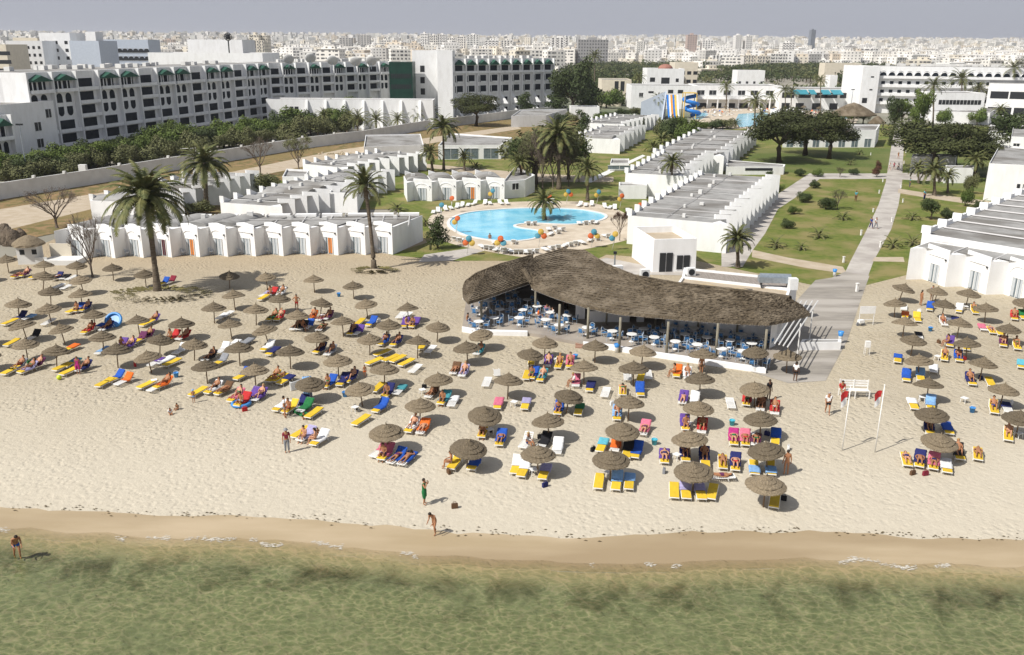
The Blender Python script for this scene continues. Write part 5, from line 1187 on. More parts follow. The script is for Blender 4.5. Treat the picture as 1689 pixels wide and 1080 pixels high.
for i,(px,py) in enumerate(RT):
    x,y=G(px,py,.3+.7); a0=rl.uniform(0,6.28)
    RTI.append((TB.place((x,y,.3),a0,group='restaurant tables'),'round white restaurant table'))
    for k in range(3 if i%2 else 4):
        a=a0+k*PI/2+rl.uniform(-.25,.25); d=.78
        o=CH.place((x+d*math.cos(a),y+d*math.sin(a),.3),a-PI/2+rl.uniform(-.2,.2),1,group='blue and white restaurant chairs'); RCI.append((o,'white-framed restaurant chair with blue seat'))
for (px,py,rz,sk,w_,lb_) in [(771,536,1.3,'t',(('trunks','navy'),),'bare-backed diner sitting at the leftmost restaurant table'),(888,528,1.6,'t',(('shirt','orange'),),'diner in orange top at a table behind the second post'),(912,526,-1.4,'f',(('shirt','white'),('trunks','navy')),'diner in white top facing away behind the post'),(902,520,0,'t',(('shirt','pink'),),'diner in pink top at the shaded table')]:
    x,y=G(px,py,.3); person('sit',(x,y,.33),rz,sk,'b',w_,lb_)
for (px,py,lb_) in [(1144,517,'left'),(1182,519,'middle'),(1228,524,'right')]:
    r=empty('hanging_lamp',(*G(px,py+8,2.7),2.35),0,'small white lamp hanging under the eave, '+lb_+' one of three','lamp','eave lamps'); b=MB(); b.lathe([(.02,.35),(.04,.3),(.14,.0),(.001,.0)],M_frame,10); b.build('lamp_shade',M_frame,r); b=MB(); b.tube([(0,0,.33),(0,0,.9)],.01,M_dark,4); b.build('cord',M_dark,r)
# ================================================================= PALMS
M_ptr=mat('palm_trunk',(.21,.17,.125),.95,(.10,.078,.055),3,bump=1,bscale=5,dist=.15,stretch=(.6,.6,4),detail=6)
M_frond=mat('palm_frond',(.06,.078,.022),.7,(.15,.145,.05),1.3,spec=.35,detail=5,perobj=.12)
M_dry=mat('dry_palm_frond',(.19,.135,.06),.9,(.12,.085,.04),2)
def frond(b,base,az,el0,L,droop,m,r_,w_=.42,n=9,leaf=16):
    pts=[];p=Vector(base); a=el0; st=L/n
    hx=Vector((math.cos(az),math.sin(az),0))
    for i in range(n+1):
        pts.append(p.copy()); p=p+(hx*math.cos(a)+Vector((0,0,math.sin(a))))*st; a-=droop/n*(.5+1.2*i/n)
    b.tube(pts,[.045*(1-i/(n+1))+.008 for i in range(n+1)],m,3,False)
    sd=Vector((-hx.y,hx.x,0))
    for k in range(leaf):
        t=.12+.88*k/leaf; f=t*n; i=min(n-1,int(f)); q=pts[i].lerp(pts[i+1],f-i); d=(pts[i+1]-pts[i]).normalized(); up=sd.cross(d)
        ll=w_*L*.36*(math.sin(PI*min(1,t*.85+.13)))**.6
        for s in(-1,1):
            tip=q+(sd*s*.80+d*.55-up*(-.0)+Vector((0,0,-.18-.25*r_.random())))*ll
            ww=d*.115*max(.6,L/4)
            b.add([q-ww,q+ww,tip+ww*.25,tip-ww*.1],[(0,1,2,3)],m)
def palm(px,py,cpx,cpy,rad,label,nf=42,dense=1.0,tr=.24,seed=0,up=.0,dry=8,group='palm trees in the resort',x0=None,sub=None,simple=False):
    h=max(.4,hgt(px,py,cpy)); x,y=G(px,py); r_=random.Random(seed*13+int(px))
    # lean so the crown lands at cpx
    sc_=(proj(x+1,y,h)[0]-proj(x,y,h)[0]); lean=(cpx-proj(x,y,h)[0])/sc_
    root=empty('palm_tree',(x,y,0),0,label,'palm tree',group)
    b=MB(); N=14; top=Vector((lean,0,h)); pts=[];rs=[]
    for i in range(N*2+1):
        t=i/(N*2); pts.append(Vector((lean*t**1.4,.12*math.sin(t*3),h*t))); rs.append(tr*(1.35-.55*min(1,t*3.5))*(1+(.07 if i%2 else -.03))*(1.25 if t>.93 else 1))
    b.tube(pts,rs,M_ptr,9); b.build('trunk',M_ptr,root,True)
    b=MB(); nf_=int(nf*dense)
    for k in range(nf_):
        az=k*2.39996+r_.uniform(-.25,.25); t=k/nf_; el=R(80-100*t**.8+up*20)+r_.uniform(-.12,.12); L=rad*1.18*r_.uniform(.88,1.08)*(.8+.25*t)
        frond(b,top+Vector((.12*math.cos(az),.12*math.sin(az),.15-.35*t)),az,el,L,R(75+15*t),M_frond,r_,leaf=12 if simple else 20,n=6 if simple else 9)
    b.build('crown',M_frond,root)
    if dry:
        b=MB()
        for k in range(dry): frond(b,top+Vector((0,0,-.3)),k*2.4+1,R(-35)+r_.uniform(-.2,.2),rad*.65*r_.uniform(.7,1),R(45),M_dry,r_,leaf=8,n=5)
        b.build('dry_fronds',M_dry,root)
    return root
palm(260,482,240,320,4.5,'tall full date palm standing in the sand among the parasols',62,1.1,.34,1,dry=12)
palm(617,444,602,306,2.9,'thin tall palm with sparse upswept fronds by the beachfront bungalows',34,1,.27,2,up=.7,dry=7)
palm(341,345,337,268,4.3,'date palm with a thick trunk behind the beachfront bungalows',58,1,.44,3)
palm(732,280,731,208,3.9,'tall slim date palm right of the compound wall, by the flat-roofed building',40,1,.27,4)
palm(713,283,710,250,2.7,'short leafy palm at the foot of a taller palm',32,1,.33,5)
palm(766,281,765,258,2.3,'small palm in front of the flat-roofed building',30,1,.25,6); palm(784,279,785,274,1.5,'stemless little palm on the lawn by the path',20,1,.15,7,dry=0)
palm(898,362,898,330,2.7,'leafy palm growing on the pool island',38,1,.3,8); palm(969,331,969,277,2.9,'date palm on the grass right of the pool lawn trees',38,1,.28,9)
palm(1107,326,1109,266,2.4,'slim palm in front of the white bungalow end wall',34,1,.2,10); palm(1217,442,1216,392,2.1,'shaggy fan palm beside the small white block',46,1,.26,11,dry=16)
palm(922,312,920,220,4.6,'big-crowned dark palm among the bare trees left of the pool palm',44,1,.4,12); palm(861,312,858,268,2.8,'dull half-hidden palm left of the bare trees',34,1,.3,13)
pl=[(1244,212,1246,165,3.6,'bushy palm left of the twin poolside palms'),(1256,226,1256,188,2.6,'shorter palm in front of the bushy one'),(1273,190,1273,158,2.4,'round-headed palm before the clubhouse windows'),(1295,186,1295,148,2.8,'left palm of the close pair at the awnings'),(1304,186,1306,150,2.8,'right palm of the close pair at the awnings'),(1353,190,1353,132,2.6,'very tall slim palm before the turquoise awning'),(1198,180,1198,142,3.0,'lone palm before the white clubhouse upper floor'),
(1405,180,1406,162,2.4,'low palm beside the thatched pavilion'),(1440,180,1441,158,2.4,'thin palm between pavilion and dark tree'),(1455,182,1456,145,2.8,'taller palm left of the dark roadside tree'),(1586,192,1586,130,4.6,'large splendid palm before the arcaded hotel'),(1614,190,1615,145,3.2,'smaller palm right of the large hotel palm'),(1671,190,1672,112,4.2,'tall thick palm at the far right of the arcaded hotel'),(1055,168,1054,128,3.2,'palm before the red-domed villa'),(1084,192,1086,162,2.6,'brownish palm next to the grey slide wall'),
(980,165,981,92,5.0,'tall ragged palm rising over the dark pines'),(908,150,908,105,4.5,'palm beyond the end of the hotel wing'),(1648,230,1651,180,2.6,'slim palm in front of the stepped hotel wing'),(1572,190,1572,170,2.4,'little palm over the annex roof'),(1538,212,1540,140,3.2,'palm behind the garden trees'),(1236,100,1236,93,4,'far palm in the wood'),(1515,302,1515,276,2.4,'young palm with arching fronds on the right lawn'),(1541,322,1541,280,3.2,'big young palm in the middle of the right lawn'),(1563,318,1564,288,2.0,'small straight palm on the right lawn'),(1608,300,1609,262,2.6,'palm beside the climbing bush'),(1175,212,1176,206,2,'small palm top by the far pool'),(1150,215,1150,205,2.4,'round little palm before the far pool'),(1212,210,1214,203,1.8,'dwarf palm by the hedge'),
(1232,224,1234,218,2.4,'spreading dwarf palm behind the finned bungalows'),(1076,250,1078,242,3,'palm between two finned rows'),(1098,245,1092,230,3,'leaning palm between two finned rows'),
(590,225,590,193,3.6,'palm against the white hotel annex, left'),(621,222,620,196,4.2,'broad palm against the white hotel annex'),(655,218,656,196,3.8,'palm right of the broad annex palm'),(692,212,690,188,4.2,'dark palm under the hotel tower'),(712,210,712,184,3.2,'small dark palm at the tower foot'),(534,222,534,190,3.4,'palm rising from the hotel garden trees'),(573,218,575,192,3.2,'small palm in the hotel garden trees'),(332,238,330,222,3,'low palm top in the hotel garden')]
for i,(a,b_,c,d,r,l) in enumerate(pl): palm(a,b_,c,d,r*(1.3 if b_<216 and a>1000 else 1),l,30,1,.22 if r<3 else .3,20+i,dry=3,simple=b_<240)
for i,(px,py,r) in enumerate([(1390,362,1.5),(1351,392,1.8),(1280,408,1.7),(1322,412,1.0),(1505,362,1.6),(1473,408,1.8),(1505,404,1.8),(1616,342,1.7),(1403,272,1.4),(1418,255,1.4),(702,372,1.2),(655,348,2.0)]): palm(px,py,px,py-4,r,['young','little','spiky','stubby','pale','leaning','ragged','bushy','far','thin','tiny','dark'][i]+' stemless palm on the '+('lawn' if px>900 else 'grass')+['',' beside the bushes',' near the side path',' at the path corner',' right of the main path',' by the right beach row',' right of the bollards',' by the stepped wall',' under the pines',' before the arched doors',' by the beachfront row end',' before the pool bungalows'][i],16,1,.14,80+i,dry=0,up=-.4)
# mounds of cut fronds at two palm feet
for (px,py,ra,rb,n,lb_) in [(262,487,5.4,3.0,260,'ring of dead fronds laid on the sand round the tall beach palm'),(617,447,2.6,1.3,120,'ring of green cuttings round the thin palm')]:
    x,y=G(px,py); b=MB(); r_=random.Random(px); b.ell((0,0,-.1),(ra*.6,rb*.6,.35),M_sand,18,5,True)
    mm=mat('cut_fronds',(.13,.115,.04),.95,(.20,.17,.07),3)
    for k in range(n):
        t=r_.uniform(0,2*PI); q=r_.uniform(.45,1) ; p=Vector((ra*q*math.cos(t),rb*q*math.sin(t),.12+.2*(1-q))); d=Vector((math.cos(t)*ra,math.sin(t)*rb,0)).normalized(); sd=Vector((-d.y,d.x,0)); l=r_.uniform(.3,.8)
        for j in range(3): e=p+d*l*j/3+Vector((0,0,.03)); b.add([e-sd*.16,e+d*.16+Vector((0,0,.10)),e+sd*.16,e-d*.05],[(0,1,2,3)],mm)
    o=b.build('frond_mound',M_sand,None,False,(x,y,0)); tag(o,lb_,'palm cuttings')
# ================================================================= TREES
M_leafA=mat('leaf_green',(.055,.095,.018),.75,(.15,.185,.04),.55,detail=5,perobj=.15); M_leafB=mat('leaf_dark',(.030,.048,.016),.8,(.075,.095,.03),.6,detail=5,perobj=.15); M_leafC=mat('leaf_olive',(.085,.095,.035),.8,(.16,.16,.07),.6,detail=5); M_leafP=mat('pine_needles',(.030,.040,.013),.85,(.08,.085,.025),.4,detail=6); M_twig=mat('bare_twigs',(.17,.135,.105),.9,(.12,.095,.075),2); M_tbark=mat('tree_bark',(.12,.09,.065),.95,(.075,.055,.04),3,bump=.8,bscale=6)
def clumps(b,cl,n,sz,m,r_,flat=.0,shell=.75):
    tot=sum(c[3]*c[4]*c[5] for c in cl)
    for (cx,cy,cz,rx,ry,rz) in cl:
        k=max(20,int(n*(rx*ry*rz/tot)**.8*len(cl)**-.2))
        for i in range(k):
            d=Vector((r_.gauss(0,1),r_.gauss(0,1),r_.gauss(0,1))).normalized(); q=(shell+(1-shell)*r_.random())*r_.uniform(.8,1.08) if r_.random()<.8 else r_.random()
            q*=1+.25*noise.noise(d*2.1+Vector((cx,cy,cz)))
            p=Vector((cx+d.x*rx*q,cy+d.y*ry*q,cz+d.z*rz*q)); s=sz*r_.uniform(.6,1.3)
            nrm=(d+Vector((r_.gauss(0,.5),r_.gauss(0,.5),r_.gauss(0,.5)+flat))).normalized(); u=nrm.cross(Vector((r_.gauss(0,1),r_.gauss(0,1),r_.gauss(0,1)))).normalized(); v=nrm.cross(u)
            b.add([p-u*s,p-v*s*.7,p+u*s,p+v*s*.7],[(0,1,2,3)],m)
def branch(b,p,d,L,r,dep,r_,m,spread=.55,tips=None,up=.1):
    q=p+d*L*.5+Vector((r_.uniform(-.05,.05),r_.uniform(-.05,.05),0))*L; e=p+d*L
    b.tube([p,q,e],[r,r*.85,r*.68],m,5 if dep>2 else 3,False)
    if dep==0:
        if tips is not None: tips.append(e)
        return
    for k in range(3 if dep>1 else 4):
        nd=(d+Vector((r_.gauss(0,spread),r_.gauss(0,spread),r_.gauss(0,spread*.6)+up))).normalized(); branch(b,e if k else q.lerp(e,.9),nd,L*r_.uniform(.62,.82),r*.6,dep-1,r_,m,spread,tips,up)
TREEP={}
def treeproto(kind,var):
    key=(kind,var)
    if key in TREEP: return TREEP[key]
    r_=random.Random(hash(kind)%1000 if False else sum(map(ord,kind))*7+var); t=MB(); c=MB()
    if kind=='round':    # unit: height 1 -> scaled
        t.tube([(0,0,0),(.02,0,.25),(0,.02,.5)],[.05,.035,.02],M_tbark,7)
        for k in range(5): a=k*1.3; t.tube([(0,0,.28),(.12*math.cos(a),.12*math.sin(a),.45),(.2*math.cos(a),.2*math.sin(a),.62)],[.022,.015,.008],M_tbark,4,False)
        cl=[(r_.uniform(-.24,.24),r_.uniform(-.24,.24),r_.uniform(.42,.80),r_.uniform(.16,.27),r_.uniform(.16,.27),r_.uniform(.13,.2)) for _ in range(9)]
        clumps(c,cl,3400,.024,M_leafA,r_)
    if kind=='bush':
        t.tube([(0,0,0),(.0,0,.3)],[.04,.02],M_tbark,5)
        cl=[(r_.uniform(-.3,.3),r_.uniform(-.3,.3),r_.uniform(.25,.6),r_.uniform(.2,.3),r_.uniform(.2,.3),r_.uniform(.2,.35)) for _ in range(7)]
        clumps(c,cl,3400,.032,M_leafA,r_)
    if kind=='pine':     # umbrella pine
        tips=[]
        t.tube([(0,0,0),(.03,0,.28),(.0,.02,.42)],[.045,.036,.03],M_tbark,8)
        for k in range(7):
            a=k*.9+r_.uniform(-.2,.2); rr=r_.uniform(.2,.42); t.tube([(0,.01,.36),(rr*.45*math.cos(a),rr*.45*math.sin(a),.54),(rr*math.cos(a),rr*math.sin(a),.72)],[.022,.015,.008],M_tbark,5,False)
        cl=[(.40*math.sqrt(r_.random())*math.cos(a),.40*math.sqrt(r_.random())*math.sin(a),r_.uniform(.48,.86),r_.uniform(.15,.25),r_.uniform(.15,.25),r_.uniform(.09,.14)) for a in [r_.uniform(0,6.28) for _ in range(22)]]
        clumps(c,cl,10000,.0165,M_leafP,r_,.3)
    if kind=='cypress':
        t.tube([(0,0,0),(0,0,.9)],[.03,.008],M_tbark,6)
        cl=[(r_.uniform(-.03,.03),r_.uniform(-.03,.03),.1+.85*k/9,.15*(1-(k/10)**1.6)+.02,.15*(1-(k/10)**1.6)+.02,.09) for k in range(10)]
        clumps(c,cl,1500,.02,M_leafB,r_)
    if kind=='conifer':
        t.tube([(0,0,0),(0,0,.9)],[.03,.008],M_tbark,6)
        cl=[(r_.uniform(-.12,.12),r_.uniform(-.12,.12),.2+.7*k/12,.24*(1-(k/14)**2)+.04,.24*(1-(k/14)**2)+.04,.09) for k in range(12)]
        clumps(c,cl,2600,.024,M_leafB,r_)
    if kind in('bare','brown'):
        tips=[]; t.tube([(0,0,0),(.01,.0,.16),(0,.0,.28)],[.03,.024,.02],M_twig,7,False)
        for k in range(6): branch(t,Vector((0,0,.16+.03*k)),Vector((.75*math.cos(k*2.4),.75*math.sin(k*2.4),.9+.1*k)).normalized(),.22,.014,4,r_,M_twig,.38,tips,.12)
        cm=M_twig if kind=='bare' else M_leafC
        for e in tips:
            for _ in range(1 if kind=='bare' else 5):
                s=.012 if kind=='bare' else .016; p=e+Vector((r_.gauss(0,.02),r_.gauss(0,.02),r_.gauss(0,.02))); u=Vector((r_.gauss(0,1),r_.gauss(0,1),r_.gauss(0,1))).normalized()*s; v=u.cross(Vector((0.3,.5,1))).normalized()*s*.35; c.add([p-u,p-v,p+u,p+v],[(0,1,2,3)],cm)
    TREEP[key]=(t.mesh('trunk',M_tbark,True),c.mesh('crown')); return TREEP[key]
def tree(kind,px,py,w_px,top,label,var=0,leaf=None,group=None,cat='tree',depth=1.0):
    """base pixel, crown width in picture px, top pixel row"""
    x,y=G(px,py); h=hgt(px,py,top); s=proj(x+1,y,h*.6)[0]-proj(x,y,h*.6)[0]; w_=w_px/s
    unit={'round':.86,'bush':.9,'pine':.78,'cypress':.34,'conifer':.58,'bare':1.05,'brown':1.05}[kind]; hu={'round':.98,'bush':.88,'pine':.95,'cypress':1.0,'conifer':1.0,'bare':.92,'brown':.92}[kind]
    tm,cm=treeproto(kind,var)
    nm={'round':'broadleaf_tree','bush':'bush','pine':'umbrella_pine','cypress':'cypress_tree','conifer':'conifer_tree','bare':'bare_tree','brown':'tree'}[kind]
    r=empty(nm,(x,y,0),(px*7)%6.28,label,cat,group); r.scale=(w_/unit,w_/unit,h/hu)
    link('trunk',tm,r); o=link('crown',cm,r)
    if leaf: setmat(o,leaf)
    return r
tree('bare',153,457,80,352,'bare grey tree on the sand in front of the beachfront bungalows',0)
tree('bare',94,376,105,305,'large bare brownish tree behind the kiosk at the left',1)
tree('bare',430,289,62,226,'leafless grey tree standing by the dirt track',2)
tree('brown',493,280,60,222,'thin brown-green tree right of the leafless one',0)
tree('bush',438,318,45,284,'round grey-green bush beside the shaded fins',0,M_leafC,cat='bush'); tree('bush',328,352,42,328,'low olive bush behind the beachfront bungalows',1,M_leafC,cat='bush')
tree('brown',1022,397,36,345,'dark red-leaved tree beside the pool deck',1,mat('red_leaf',(.07,.03,.02),.85,(.12,.055,.03),1),depth=1)
tree('conifer',722,410,34,350,'small open conifer at the corner of the beachfront bungalows',0)
for i,(px,py,w_,tp) in enumerate([(895,312,60,215),(870,310,50,228),(912,312,54,236),(938,308,44,240),(955,300,40,246),(885,308,62,212)]):
    tree(('bare','brown')[i%2],px,py,w_,tp,['tall half-bare tree','thin twiggy tree','slender bare tree','small bare tree','slight twiggy tree','brown-topped wide tree'][i]+' in the clump left of the pool palm',i%3,group='half-bare trees beyond the pool')
tree('round',880,303,150,200,'olive-brown domed tree behind the twiggy clump',0,M_leafC); tree('round',938,296,66,214,'greener domed tree behind the tall dark palm',1,M_leafA); tree('round',866,306,50,225,'dull rounded tree at the left of the twiggy clump',0,M_leafB)
pines=[(1285,268,95,188,'largest umbrella pine, over the green lawn'),(1328,256,90,178,'tallest umbrella pine behind the largest one'),(1367,262,80,192,'dark umbrella pine on the right of the lawn group'),(1535,285,130,200,'widest umbrella pine, right of the main path'),(1575,278,80,205,'umbrella pine leaning over the palms'),(1605,290,85,222,'thin twiggy pine at the right'),(785,208,62,155,'spreading pine in front of the hotel wing')]
for i,(a,b_,c,d,l) in enumerate(pines): tree('pine',a,b_,c,d,l,i%3,group='umbrella pines')
for i,(px,py,w_,tp,kd,lf,lb_) in enumerate([(506,200,10,160,'cypress',None,'slim cypress against the white hotel annex'),(866,190,30,148,'conifer',None,'dark conifer before the hotel wing end'),(918,188,34,132,'conifer',None,'dark conifer at the hotel corner'),(962,188,50,85,'conifer',None,'tallest dark pine at the centre back'),(945,192,70,108,'round',M_leafB,'broad dark tree left of the tallest pine'),(968,172,60,118,'round',M_leafB,'dense dark tree in the central clump'),
    (960,232,28,175,'conifer',None,'dark cone-shaped tree over the bungalow rows'),(1061,220,7,190,'cypress',None,'tiny cypress between the fins'),(1468,240,10,215,'cypress',None,'dark shrub column beside the garden path'),(1472,225,34,150,'round',M_leafB,'dark leafy tree at the head of the garden path'),(1487,206,36,160,'round',M_leafA,'green tree right of the garden path head'),(1520,214,30,140,'round',M_leafA,'tall green tree between pines and hotel'),(1508,215,22,138,'conifer',M_leafA,'narrow green tree by the path head'),(1665,250,70,175,'round',M_leafB,'large dark tree at the right edge'),(1690,235,60,165,'round',M_leafB,'dark tree cut by the right edge'),(1611,206,28,176,'bush',M_leafA,'round green bush before the arcaded hotel'),(1558,206,26,178,'bush',M_leafA,'low bush on the annex terrace'),(1423,205,30,178,'round',M_leafA,'leafy tree behind the thatched pavilion'),(1420,100,14,80,'conifer',None,'tall dark cypress group beside the arcaded hotel'),(1430,100,14,84,'cypress',None,'second dark cypress beside the arcaded hotel')]): tree(kd,px,py,w_,tp,lb_,i%2,lf)
# greenery between the compound wall and the big hotel, each tree its own
hg=[]
for i in range(96):
    t=(i*37%96)/95; px=8+ t*600+rl.uniform(-8,8); yb=[308,258,236,226][0]; 
    yb=310-(px/600)*86+rl.uniform(-2,2) if i%2 else 300-(px/600)*92+rl.uniform(-3,3)
    yb=min(yb,328-(px*.165)-8)-(i%4)*5*(1 if px>120 else .3)
    w_=rl.uniform(36,60)*(1-.2*t); hh=rl.uniform(30,50)*(1-.1*t)
    o=tree('bush' if i%3 else 'round',px,yb,w_,yb-hh,None,i%2,[M_leafA,M_leafB,M_leafA,M_leafC][(i*7)%4],'garden trees below the big hotel'); hg.append((o,['dense green','dark green','bright green','olive green'][(i*7)%4]+' garden tree below the hotel facade'))
for i,(px,py,w_,tp) in enumerate([(1150,215,34,198),(1175,213,34,196),(1200,212,32,195),(1130,240,38,196),(1105,235,34,190),(1090,228,26,195),(1118,215,30,190),(1030,190,24,178),(1048,190,26,176),(1062,190,20,178),(925,205,26,186),(942,203,26,184),(990,205,24,184),(1005,203,24,184),(1600,320,22,285),(1592,340,18,305),(1612,345,14,330),(1300,175,24,160),(1398,200,26,180),(1160,118,34,105),(975,185,30,160),(1000,178,40,145),(1015,175,30,150)]):
    o=tree('bush',px,py,w_,tp,None,i%2,[M_leafA,M_leafB,M_leafC][i%3],'garden bushes around the resort',cat='bush'); hg.append((o,['leafy green','dark green','olive'][i%3]+' garden bush'))
for i,(px,py,s) in enumerate([(1349,291,15),(1342,310,16),(1325,333,20),(1310,353,17),(1298,376,18),(1408,288,14),(1286,316,14),(1320,290,16),(1362,345,24),(1238,306,8),(1270,290,10),(1560,360,20)]):
    o=tree('bush',px,py,s*1.25,py-s*.85,None,i%2,M_leafB if i%3 else M_leafA,'clipped bushes on the lawn',cat='bush'); hg.append((o,'clipped round bush on the lawn'))
tree('brown',1381,345,30,312,'bare spreading shrub in the middle of the big lawn',2,M_leafC); tree('round',1535,362,34,322,'small dark-leaved tree on the right lawn',1,M_leafB); tree('brown',1385,292,20,275,'twiggy shrub at the cross path',1)
tree('conifer',1446,292,14,262,'dark narrow shrub beside the main path',1,mat('red_leaf'))
# plantation behind the clubhouse: too many crowns to count
def wood(name,poly,n,label,seed,h0=5,h1=8,m=None):
    P=[Vector(G(*p)) for p in poly]; r_=random.Random(seed); xs=[p.x for p in P]; ys=[p.y for p in P]
    def inside(x,y):
        c=False
        for i in range(len(P)):
            a,b2=P[i],P[i-1]
            if (a.y>y)!=(b2.y>y) and x<(b2.x-a.x)*(y-a.y)/(b2.y-a.y)+a.x: c=not c
        return c
    b=MB(); k=0; tries=0
    while k<n and tries<n*30:
        tries+=1; x,y=r_.uniform(min(xs),max(xs)),r_.uniform(min(ys),max(ys))
        if not inside(x,y): continue
        k+=1; h=r_.uniform(h0,h1); w_=r_.uniform(4,6.5)
        clumps(b,[(x+r_.uniform(-1,1),y+r_.uniform(-1,1),h*.62,w_,w_,h*.36)],70,.7,[M_leafC,M_leafB,M_leafB][k%3] if not m else m,r_)
        b.tube([(x,y,0),(x,y,h*.5)],.2,M_tbark,4,False)
    o=b.build(name,None); tag(o,label,None,None,'stuff'); return o
wood('wood',[(1150,142),(1180,122),(1300,108),(1420,108),(1490,118),(1500,150),(1300,135)],1000,'plantation of low green trees behind the clubhouse',5,6,9)
wood('wood',[(905,160),(930,118),(1010,102),(1130,108),(1165,130),(1080,150),(1000,152)],700,'low green wood behind the hotel end',6,6,9)
wood('wood',[(1225,126),(1300,112),(1425,112),(1425,125)],120,'green tree belt',7)
